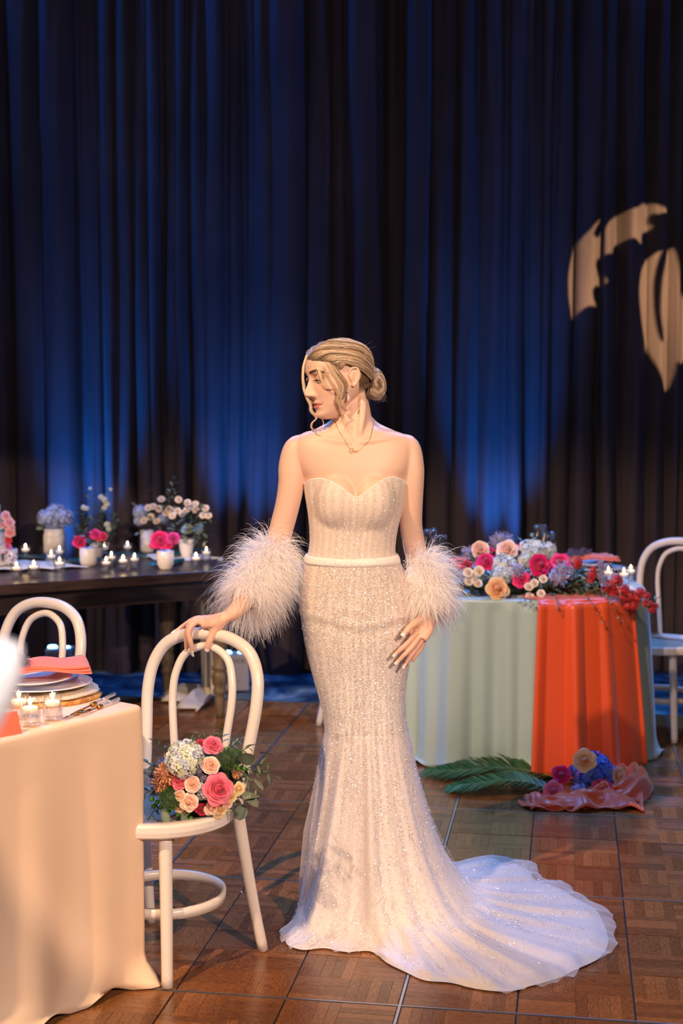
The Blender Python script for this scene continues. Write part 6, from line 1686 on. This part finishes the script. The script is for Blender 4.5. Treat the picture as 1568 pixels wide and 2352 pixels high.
v6 = vase(222, 1285, [(0, 0.0), (.026, 0.0), (.033, .02), (.033, .09), (.030, .09), (.028, .02), (0, .015)], 'small white vase hidden behind the left pink peonies, holding tall greenery')
# flowers in the vases
def bunch(vz, h, label, name='flower_bunch'):
    e = empty(name, (vz.location.x, vz.location.y, WZ+h), label, 'flower bunch', 0, 'bunches in the white vases'); m = MB()
    m1 = MB(); m1.tube([(0, 0, -h*0.75), (0, 0, 0.0)], 0.012, 8, col=c8(40, 70, 34)); m1.build('stems', M_leaf, e); e2 = e['label']; return e
def put(e, px, py, pr, proto, name, dy=0.0, d=(0, -1, 0.5), mat=None):
    Y = e.location.y+dy; return part(proto, name, e, W(px, py, Y)-Vector(e.location), (d[0]+rf.gauss(0, .12), d[1], d[2]+rf.gauss(0, .12)), mat, None, pr/FPX*Y*0.80)
def fluff(e, px0, py0, px1, py1, n_, L, protos=leafP, dy=0.0, name='leaf', sp=0.03):
    for k in range(n_):
        px, py = rf.uniform(px0, px1), rf.uniform(py0, py1); Y = e.location.y+dy+rf.uniform(-sp, sp)
        part(rf.choice(protos), name, e, W(px, py, Y)-Vector(e.location), (rf.gauss(0, .8), rf.gauss(0, .6), rf.gauss(0.5, .5)), M_leaf, rf.uniform(-1, 1), L*rf.uniform(.6, 1.1), 'x')
hb1 = hydrangea_mesh(1.0, [c8(170, 190, 230), c8(190, 200, 230), c8(210, 206, 224), c8(150, 180, 224)], 21, 120, 0.8)
b1 = bunch(v1, 0.13, 'dome of pale blue hydrangea in the squat white vase'); 
for px, py, pr in ((108, 1190, 27), (146, 1190, 27), (127, 1178, 28), (126, 1198, 26)): put(b1, px, py, pr, hb1, 'hydrangea', rf.uniform(-.02, .02), (0, -0.6, 1))
fluff(b1, 80, 1190, 104, 1215, 6, .05, eucL); fluff(b1, 140, 1200, 170, 1215, 4, .04)
b2 = bunch(v2, 0.09, 'loose pink and red peonies with dark leaves in the left tumbler')
for px, py, pr, kd, s_ in ((182, 1243, 18, HOT, 2), (219, 1226, 15, HOT, 3), (236, 1232, 12, (c8(190, 10, 50), c8(226, 30, 80)), 2), (226, 1236, 9, CORAL, 2), (200, 1228, 9, (c8(80, 10, 40), c8(120, 20, 60)), 2)): put(b2, px, py, pr, rose(kd, s_), 'peony', -0.01)
fluff(b2, 180, 1225, 245, 1255, 22, .045, [leafP[3], leafP[0]])
b3 = bunch(v3, 0.09, 'tight fuchsia peonies in the right footed tumbler')
for px, py, pr, kd, s_ in ((367, 1239, 26, HOT, 2), (397, 1236, 17, (c8(170, 10, 90), c8(220, 30, 140)), 3), (350, 1252, 10, (c8(200, 16, 50), c8(236, 40, 90)), 2), (386, 1252, 12, HOT, 3)): put(b3, px, py, pr, rose(kd, s_), 'peony', -0.01)
fluff(b3, 350, 1240, 410, 1262, 12, .04, [leafP[3], leafP[1]])
b4 = bunch(v4, 0.10, 'wide spray of white ranunculus over greenery, right half of the group')
wr_ = [(410, 1147), (430, 1154), (448, 1157), (430, 1168), (449, 1171), (407, 1173), (418, 1179), (472, 1167), (478, 1184), (395, 1184), (466, 1183), (440, 1163)]
for px, py in wr_: put(b4, px, py, 10.5, rose(IVORY, 1, True), 'ranunculus', rf.uniform(-.04, .04), (0, -1, .6))
fluff(b4, 388, 1165, 480, 1245, 90, .045, leafP+eucL, sp=0.06); fluff(b4, 440, 1215, 458, 1262, 5, .075, [eucP[0]])
b5 = bunch(v5, 0.12, 'white ranunculus with blue hydrangea and a tall sprig, left half of the group')
for px, py in ((370, 1146), (340, 1166), (351, 1163), (365, 1168), (387, 1169), (346, 1187), (330, 1195), (359, 1196), (396, 1172), (380, 1178)): put(b5, px, py, 10.5, rose(IVORY, 1, True), 'ranunculus', -0.03, (0, -1, .6))
for px, py, pr in ((322, 1176, 20), (320, 1195, 16), (375, 1192, 15)): put(b5, px, py, pr, hb1, 'hydrangea', 0.0)
fluff(b5, 312, 1165, 400, 1225, 50, .045, leafP+eucL, sp=0.05)
def sp_(e, a, b, n_, L, protos, dy=0.02): Y = e.location.y+dy; sprig(e, W(*a, Y)-Vector(e.location), W(*b, Y)-Vector(e.location), n_, L, protos)
sp_(b5, (372, 1180), (404, 1094), 14, .030, eucL); sp_(b5, (362, 1160), (345, 1112), 7, .026, leafP[:1]); sp_(b5, (385, 1160), (406, 1130), 6, .026, eucL)
b6 = bunch(v6, 0.09, 'tall loose greenery with pale delphinium, behind the left pink peonies')
for (a, b) in (((215, 1260), (206, 1118)), ((220, 1260), (256, 1120)), ((212, 1260), (182, 1170)), ((225, 1260), (268, 1180)), ((218, 1260), (232, 1135)), ((210, 1255), (170, 1205)), ((228, 1255), (262, 1215))): sp_(b6, a, b, 20, .042, leafP+eucL[:1], rf.uniform(-.03, .03))
fluff(b6, 175, 1170, 262, 1240, 46, .045, leafP, sp=0.04)
for px, py, pr in ((240, 1148, 9), (232, 1142, 8), (245, 1158, 9), (240, 1166, 8), (192, 1166, 8), (199, 1168, 7), (246, 1205, 9), (250, 1215, 8), (207, 1122, 5), (254, 1124, 5), (247, 1250, 6)): put(b6, px, py, pr, ghw, 'delphinium_floret', -0.03)
# palm leaves lying on the wooden table
for a, b, lab, cv in (((150, 1290), (36, 1282), 'teal palm frond on the wooden table under the hydrangea vase', .04), ((150, 1295), (290, 1288), 'teal palm frond on the wooden table behind the candles, centre', -.05), ((340, 1284), (230, 1274), 'teal palm frond at the back of the wooden table', .04), ((420, 1290), (330, 1302), 'teal palm frond under the right fuchsia vase', .04), ((400, 1284), (470, 1268), 'teal palm frond at the right end of the wooden table', .03)):
    A, B = on_wood(*a), on_wood(*b); e = frond((A.x, A.y, WZ+0.002), (B.x, B.y, WZ+0.002), 0, 0.012, 34, 0.085, *TE, lab, 'palm fronds on the wooden table', curv=cv)
# tiered cake at the left frame edge
ck = on_wood(-18, 1303); cake = empty('tiered_cake', (ck.x, ck.y, WZ+0.0145), 'three tiered floral cake on a white stand, cut by the left frame edge', 'cake')
M_icing, nt, p = NB('painted_icing'); setp(p, Roughness=0.5)
n = nd(nt, 'ShaderNodeTexNoise', Scale=28.0, Detail=4.0, Distortion=1.5); lk(nt, objco(nt), n.inputs['Vector'])
r = ramp(nt, n.outputs[0], [(0.42, srgb(236, 230, 236)), (0.50, srgb(150, 150, 190)), (0.56, srgb(226, 222, 232)), (0.66, srgb(90, 110, 170))]); lk(nt, r.outputs[0], p.inputs['Base Color'])
M_bluei = simple('blue_icing', srgb(70, 180, 220), 0.5)
for (r0, r1, z0, z1) in ((.082, .082, .085, .165), (.066, .066, .165, .245), (.046, .046, .245, .30)):
    m = MB(); m.lathe([(0, z0), (r0-.003, z0), (r0, z0+.004), (r1, z1-.005), (r1-.005, z1), (0, z1)], 32); m.build('tier', M_icing, cake)
    m = MB(); m.lathe([(r0+.001, z0), (r0+.005, z0+.003), (r0+.005, z0+.010), (r0+.001, z0+.012)], 32); m.build('piping', M_bluei if z0 > .1 else M_ceramic, cake)
m = MB(); m.lathe([(0, .300), (.038, .300), (.040, .306), (.034, .326), (.012, .334), (0, .335)], 20); m.build('top_ornament', M_bluei, cake)
m = MB(); m.lathe([(0, 0), (.075, 0), (.078, .006), (.050, .018), (.046, .05), (.090, .074), (.095, .084), (0, .084)], 32); m.build('cake_stand', M_ceramic, cake)
for px, py, pr, kd in ((14, 1184, 12, (c8(240, 150, 180), c8(250, 196, 206))), (22, 1200, 14, (c8(244, 160, 180), c8(252, 200, 208))), (24, 1222, 14, (c8(250, 150, 150), c8(250, 180, 176))), (20, 1240, 9, (c8(220, 20, 30), c8(236, 50, 60))), (16, 1255, 12, (c8(226, 60, 150), c8(240, 120, 190))), (8, 1262, 10, (c8(240, 110, 170), c8(250, 160, 200))), (6, 1205, 10, (c8(244, 160, 180), c8(252, 200, 208))), (27, 1212, 9, (c8(244, 160, 180), c8(252, 200, 208)))):
    Y = cake.location.y-0.03; part(rose(kd, 3), 'sugar_flower', cake, W(px, py, Y)-Vector(cake.location), (0.5, -0.8, 0.3), None, None, pr/FPX*Y*0.8)
M_speck, nt, p = NB('speckled_glass'); setp(p, Roughness=0.15, Coat_Weight=0.5)
vo = nd(nt, 'ShaderNodeTexVoronoi', Scale=55.0); lk(nt, objco(nt), vo.inputs['Vector']); r = ramp(nt, vo.outputs['Distance'], [(0.30, srgb(150, 84, 60)), (0.38, srgb(214, 214, 226))]); lk(nt, r.outputs[0], p.inputs['Base Color'])
m = MB(); m.lathe([(0, 0.0), (.028, 0), (.033, .008), (.036, .075), (.033, .078), (.030, .012), (0, .008)], 24); o = m.build('tumbler', M_speck); q = on_wood(25, 1303); o.location = (q.x, q.y, WZ+0.0145); tag(o, 'brown speckled tumbler beside the cake stand', 'tumbler')

# ---------------------------------------------------------------- place setting on the near table
M_rattan, nt, p = NB('rattan'); tcn = objco(nt)
wv = nd(nt, 'ShaderNodeTexNoise', Scale=60.0, Detail=3.0); lk(nt, tcn, wv.inputs['Vector']); r = ramp(nt, wv.outputs[0], [(0.35, srgb(176, 116, 46)), (0.65, srgb(232, 180, 100))]); lk(nt, r.outputs[0], p.inputs['Base Color']); setp(p, Roughness=0.6); bump(nt, p, wv.outputs[0], 0.4, 0.003)
M_raffia = simple('natural_raffia', srgb(224, 208, 184), 0.8, var=0.12, vscale=90, bumps=0.4, bscale=150)
NZ = NT_Z+0.0018
pc = G(92, 1598, NZ)
def coil_mat(name, r0, r1, z0, z1, turns, rad, mat, label, cen, tilt=None):
    m = MB(); P = []; n_ = int(turns*40)
    for i in range(n_+1):
        t = i/n_; a = turns*2*PI*t; r_ = lerp(0.012, r1, t); P.append((math.cos(a)*r_, math.sin(a)*r_, z0+(z1-z0)*t**4+0.0008*math.sin(a*9)))
    m.tube(P, [rad*(1+0.10*math.sin(i*2.1)) for i in range(n_+1)], 6); o = m.build(name, mat); o.location = cen; return tag(o, label, 'placemat')
coil_mat('woven_charger', 0, .168, .0065, .0065, 13, .0066, M_rattan, 'thick braided rattan charger lowest under the stacked plates', (pc.x, pc.y, NZ))
coil_mat('woven_placemat', 0, .160, .0170, .0200, 22, .0036, M_raffia, 'fine raffia mat between the rattan charger and the plates', (pc.x+0.004, pc.y-0.004, NZ))
def plate(r_, z, label, cx, cy, name='plate', rise=0.014, cat='plate', grp=None):
    m = MB(); m.lathe([(0, 0.002), (r_*.55, 0.0), (r_*.62, 0.002), (r_*.90, rise*.8), (r_, rise), (r_*1.004, rise+.0015), (r_*.99, rise+.003), (r_*.86, rise*.75+.003), (r_*.62, .0055), (0, .005)], 48); o = m.build(name, M_china); o.location = (cx, cy, z); return tag(o, label, cat, grp)
plate(.142, NZ+0.0248, 'wide white dinner plate with raised rim on the raffia mat', pc.x+0.002, pc.y, grp='stacked china'); 
plate(.112, NZ+0.0405, 'smaller blush salad plate on top of the dinner plate under the napkin', pc.x-0.022, pc.y-0.01, grp='stacked china')
def napkin(cx, cy, z, rz, label, sc=1.0, w_=.20, l_=.17):
    m = MB()
    for layer in range(3):
        rows = []
        for i in range(17):
            t = i/16; row = []
            for k in range(13):
                s_ = k/12*2-1; zz = layer*0.006+0.010+0.020*math.exp(-((t-0.35)/0.35)**2)*(1-0.5*s_*s_)+0.003*math.sin(s_*7+t*5+layer)
                row.append((( t-0.5)*w_*(1-0.02*layer), s_*l_*0.5*(0.42+0.58*t)*(1-0.04*layer), zz))
            rows.append(row)
        m.grid(rows)
    o = m.build('napkin', M_napkin, None, True, thick=0.0035); o.location = (cx, cy, z); o.rotation_euler = (0, R(-4), rz); o.scale = (sc, sc, sc); return tag(o, label, 'napkin')
napkin(pc.x+0.025, pc.y+0.006, NZ+0.058, R(14), 'folded coral napkin fanned on the stacked plates, near table', 1.12)
def thistle(cx, cy, z, label, sc=1.0):
    e = empty('thistle_sprig', (cx, cy, z), label, 'thistle'); tp = tuft_mesh(1.0, [c8(110, 96, 130), c8(80, 74, 100), c8(140, 130, 160)], 31, 70, 0.9, 0.05, 0.8)
    for k, (x, y, zz, r_) in enumerate(((-.03, -.01, .012, .012), (-.008, -.018, .010, .013), (.020, -.006, .011, .012), (-.045, .008, .018, .011), (0.002, .012, .020, .011), (-.055, -.012, .010, .011))):
        c = MB(); c.tube([(x, y, zz), ((x-.08)*.7, y+.02, .004)], 0.0009*sc, 5, col=c8(70, 64, 70)); c.build('stem', M_leaf, e); part(tp, 'thistle_head', e, (x*sc, y*sc, zz*sc), (0.2, -0.5, 1), None, None, r_*sc)
    for k in range(16): part(leafP[3] if k % 2 else tuftleaf, 'bract', e, (rf.uniform(-.05, .03)*sc, rf.uniform(-.02, .02)*sc, .012*sc), (rf.gauss(0, 1), rf.gauss(0, .6), rf.uniform(.2, .9)), M_leaf, 0, .026*sc, 'x')
    return e
tuftleaf = leaf_mesh(1.0, 0.08, c8(96, 88, 110), 0.2)
thistle(pc.x-0.055, pc.y-0.045, NZ+0.092, 'purple thistle sprig lying on the near coral napkin', 1.2)
VN = 'floating candles in glasses on the near table'
votive(G(70, 1668, NZ), 'votive candle frontmost on the cream tablecloth, beside the place card', VN, 0.98); votive(G(121, 1654, NZ), 'votive candle on the cream tablecloth in front of the cutlery', VN, 0.98); votive(G(44, 1651, NZ), 'votive candle on the cream tablecloth behind the place card', VN, 0.98)
# place card (a folded tent)
q = G(22, 1690, NZ); card = MB(); ax_ = (G(27, 1684, NZ)-G(-60, 1700, NZ)).normalized(); nm = Vector((-ax_.y, ax_.x, 0)); hw = .052
T0 = [Vector(-ax_*0.075), Vector(ax_*0.035)]
V = [T0[0], T0[1], T0[1]+nm*.022+Vector((0, 0, .052)), T0[0]+nm*.022+Vector((0, 0, .052)), T0[1]+nm*.044, T0[0]+nm*.044]
card.add(V, [(0, 1, 2, 3), (3, 2, 4, 5)]); M_card = simple('coral_card', srgb(240, 116, 84), 0.6); o = card.build('place_card', M_card, None, False, thick=0.0008); o.location = (q.x, q.y, NZ+0.0006); tag(o, 'folded coral place card at the left edge of the cream tablecloth', 'place card')
# cutlery, gold with clear handles
M_clear = simple('clear_acrylic', srgb(226, 226, 240), 0.08, Transmission_Weight=0.7, Coat_Weight=0.6)
M_brass = simple('brushed_gold', srgb(206, 140, 70), 0.28, 1.0)
def fork(a, b, label, knife=False):
    A, B = G(*a, NZ), G(*b, NZ); e = empty('knife' if knife else 'fork', (A.x, A.y, NZ+0.006), label, 'cutlery', math.atan2(B.y-A.y, B.x-A.x), 'gold cutlery'); L = (B-A).length
    m = MB(); m.tube([(L*.45, 0, 0), (L, 0, .002)], [.0042, .0058], 10); m.build('clear_handle', M_clear, e)
    m = MB(); m.tube([(L*.38, 0, 0), (L*.47, 0, 0)], .0062, 10); m.build('collar', M_brass, e)
    m = MB(); m.tube([(L*.12, 0, 0.001), (L*.38, 0, 0)], [.0052, .0035], 8, flat=.4); m.build('neck', M_brass, e)
    if knife: m = MB(); m.tube([(-L*.35, 0, 0), (L*.1, 0, 0)], [.003, .009], 8, flat=.18); m.build('blade', M_brass, e)
    else:
        for k in range(4): m = MB(); m.tube([(L*.14, (k-1.5)*.0022, 0.002), (L*.06, (k-1.5)*.0052, 0.001), (-L*.22, (k-1.5)*.0050, .004)], .0015, 5); m.build('tine', M_brass, e)
fork((178, 1640), (262, 1600), 'gold knife with clear handle on the cream cloth, nearer the plates', True); fork((196, 1641), (272, 1612), 'gold fork with clear handle lying nearest the cloth corner')

# ---------------------------------------------------------------- on the mint table
def wine_glass(px, py, sc, label, Y):
    b = W(px, py, Y); e = empty('wine_glass', (b.x, Y, GZ+0.001), label, 'wine glass', 0, 'stemmed glasses on the mint table'); 
    m = MB(); m.lathe([(0, .0), (.034, .0), (.035, .0015), (.012, .004), (.0042, .010), (.0036, .085), (.006, .094), (.030, .115), (.040, .140), (.0415, .160), (.036, .200), (.0335, .218), (.0325, .218), (.035, .200), (.0405, .160), (.039, .140), (.029, .117), (.004, .098), (0, .097)], 36)
    m.v = [(x*sc, y*sc, z*sc) for x, y, z in m.v]; m.build('bowl_and_stem', M_glass, e); return e
M_pink = simple('pink_glass', srgb(240, 150, 150), 0.05, Transmission_Weight=0.6)
wine_glass(1010, 1290, 1.0, 'wine glass just right of her left forearm, front one', 6.58); wine_glass(988, 1290, 1.04, 'wine glass partly behind her left arm', 6.78)
wine_glass(1258, 1280, 1.0, 'wine glass behind the garland, right one of the centre pair', 6.72); wine_glass(1240, 1280, 1.08, 'taller wine glass behind the garland, left one of the centre pair', 6.92)
q = G(1372, 1306, GZ); 
plate(.140, GZ+0.001, 'large pale plate at the right side of the mint table under the napkin', q.x-0.012, q.y-.06, grp='plates on the mint table'); plate(.105, GZ+0.018, 'small pale plate stacked at the right side of the mint table', q.x-.030, q.y+.0, grp='plates on the mint table')
napkin(q.x-0.03, q.y-0.01, GZ+0.032, R(10), 'folded coral napkin on the plates at the right of the mint table', 1.15); thistle(q.x-0.08, q.y-.03, GZ+0.070, 'purple thistle sprig on the napkin of the mint table', 1.2)
q = G(1040, 1306, GZ); plate(.125, GZ+0.001, 'pale plate at the left end of the mint table behind the garland', q.x+0.03, q.y+.02, grp='plates on the mint table'); napkin(q.x+0.02, q.y+0.01, GZ+0.016, R(160), 'folded coral napkin at the left end of the mint table', 1.0)
VM = 'floating candles in glasses on the mint table'
for px, py, lab in ((1396, 1338, 'votive candle on the mint table behind the crimson orchids, left one'), (1432, 1342, 'votive candle on the mint table near its right rounded corner, front'), (1448, 1334, 'votive candle on the mint table near its right rounded corner, back')): votive(G(px, py, GZ+.002), lab, VM, 1.0)

# pale taper candle close to the camera, at the left frame edge
tb = Vector((-0.318, 1.22, 0)); te = empty('taper_candle', (-0.50, 1.24, 0), 'large out-of-focus white taper candle leaning in at the left frame edge', 'candle')
m = MB(); P = [Vector((-0.062, 0, 1.02)), Vector((0.02, 0, 1.16)), Vector((0.110, 0, 1.27)), Vector((0.1995, 0, 1.372)), Vector((0.2055, 0, 1.386))]
P = [Vector((0.050, 0, 1.03)), Vector((0.096, 0, 1.14)), Vector((0.146, 0, 1.25)), Vector((0.196, 0, 1.352)), Vector((0.2075, 0, 1.378))]
m.tube(P, [.027, .0268, .0262, .0240, .012], 24); m.build('candle_shaft', M_flute, te)
m = MB(); m.lathe([(0, 0), (.11, 0), (.115, .008), (.03, .03), (.012, .06), (.010, .90), (.028, .94), (.030, .985), (.022, 1.03), (.024, 1.05), (0, 1.05)], 28, (0.055, 0, 0)); m.build('floor_candlestick', M_brass, te)

# ---------------------------------------------------------------- gobo projector: a lamp behind a cut metal plate throws the leaf pattern on the drape
M_blackmetal = simple('black_metal', srgb(14, 14, 15), 0.7)
gpL = Vector((3.6, 2.6, 3.9)); target_c = W(1500, 690, 8.38); gd = (target_c-gpL).normalized(); GD = 0.60; rightv = gd.cross(Vector((0, 0, 1))).normalized(); upv = rightv.cross(gd)
def gob(px, py):                                           # a point of the plate that lights this point of the drape
    q = W(px, py, 8.33)-gpL; k = GD/q.dot(gd); return (q.dot(rightv)*k, q.dot(upv)*k)
holes = [[(1318, 728), (1306, 690), (1305, 630), (1316, 585), (1335, 550), (1352, 530), (1372, 508), (1380, 503), (1372, 515), (1360, 535), (1362, 545), (1372, 546), (1380, 538), (1392, 515), (1410, 500), (1430, 488), (1462, 478), (1478, 466), (1495, 463), (1515, 470), (1535, 484), (1515, 490), (1500, 488), (1495, 505), (1503, 520), (1480, 532), (1474, 545), (1472, 560), (1450, 550), (1425, 555), (1410, 570), (1405, 582), (1385, 588), (1368, 600), (1372, 625), (1388, 652), (1370, 655), (1358, 668), (1362, 690), (1370, 702), (1345, 705), (1325, 722)],
         [(1520, 575), (1495, 590), (1475, 620), (1466, 665), (1470, 720), (1482, 770), (1505, 830), (1535, 892), (1548, 860), (1553, 832), (1570, 830), (1590, 780), (1600, 700), (1580, 690), (1565, 660), (1560, 610), (1550, 565), (1535, 590), (1522, 640), (1518, 720), (1526, 782), (1514, 776), (1505, 720), (1503, 650), (1512, 600)],
         [(1640, 480), (1690, 520), (1710, 600), (1690, 680), (1660, 640), (1650, 560)]]
cu = bpy.data.curves.new('gobo', 'CURVE'); cu.dimensions = '2D'; cu.fill_mode = 'BOTH'; cu.extrude = 0.0008
def addspl(pts):
    s_ = cu.splines.new('POLY'); s_.points.add(len(pts)-1); s_.use_cyclic_u = True
    for i, (x, y) in enumerate(pts): s_.points[i].co = (x, y, 0, 1)
addspl([(0.255*math.cos(2*PI*k/40), 0.255*math.sin(2*PI*k/40)) for k in range(40)])
for h_ in holes: addspl([tuple(q) for q in cr([gob(a, b) for a, b in h_], 3, True)])
to = bpy.data.objects.new('t', cu); COL.objects.link(to); dg = bpy.context.evaluated_depsgraph_get(); me = bpy.data.meshes.new_from_object(to.evaluated_get(dg)); bpy.data.objects.remove(to)
me.materials.clear(); me.materials.append(M_blackmetal)
proj = empty('gobo_projector', tuple(gpL), 'black stage projector hanging off frame, casting the leaf pattern', 'projector')
Mg = Matrix((rightv, upv, -gd)).transposed()
po = bpy.data.objects.new('gobo_plate', me); COL.objects.link(po); po.parent = proj; po.matrix_local = Matrix.Translation(gd*GD) @ Mg.to_4x4()
m = MB(); Ml = Mg.to_4x4(); m.lathe([(.26, -GD-.02), (.26, -.2), (.12, .10), (.10, .20), (0, .20)], 28, (0, 0, 0), Ml); m.build('barrel', M_blackmetal, proj, True, thick=0.004)
m = MB(); m.tube([upv*0.16, Vector((0, 0, 7.0-gpL.z))], .02, 8); m.build('hanging_pipe', M_blackmetal, proj)
l = bpy.data.lights.new('gobo_lamp', 'SPOT'); l.energy = 9000; l.color = (1.0, 0.60, 0.26); l.spot_size = R(44); l.spot_blend = 0.1; l.shadow_soft_size = 0.0012
lo = bpy.data.objects.new('gobo_lamp', l); COL.objects.link(lo); lo.location = gpL; aim(lo, gpL+gd)
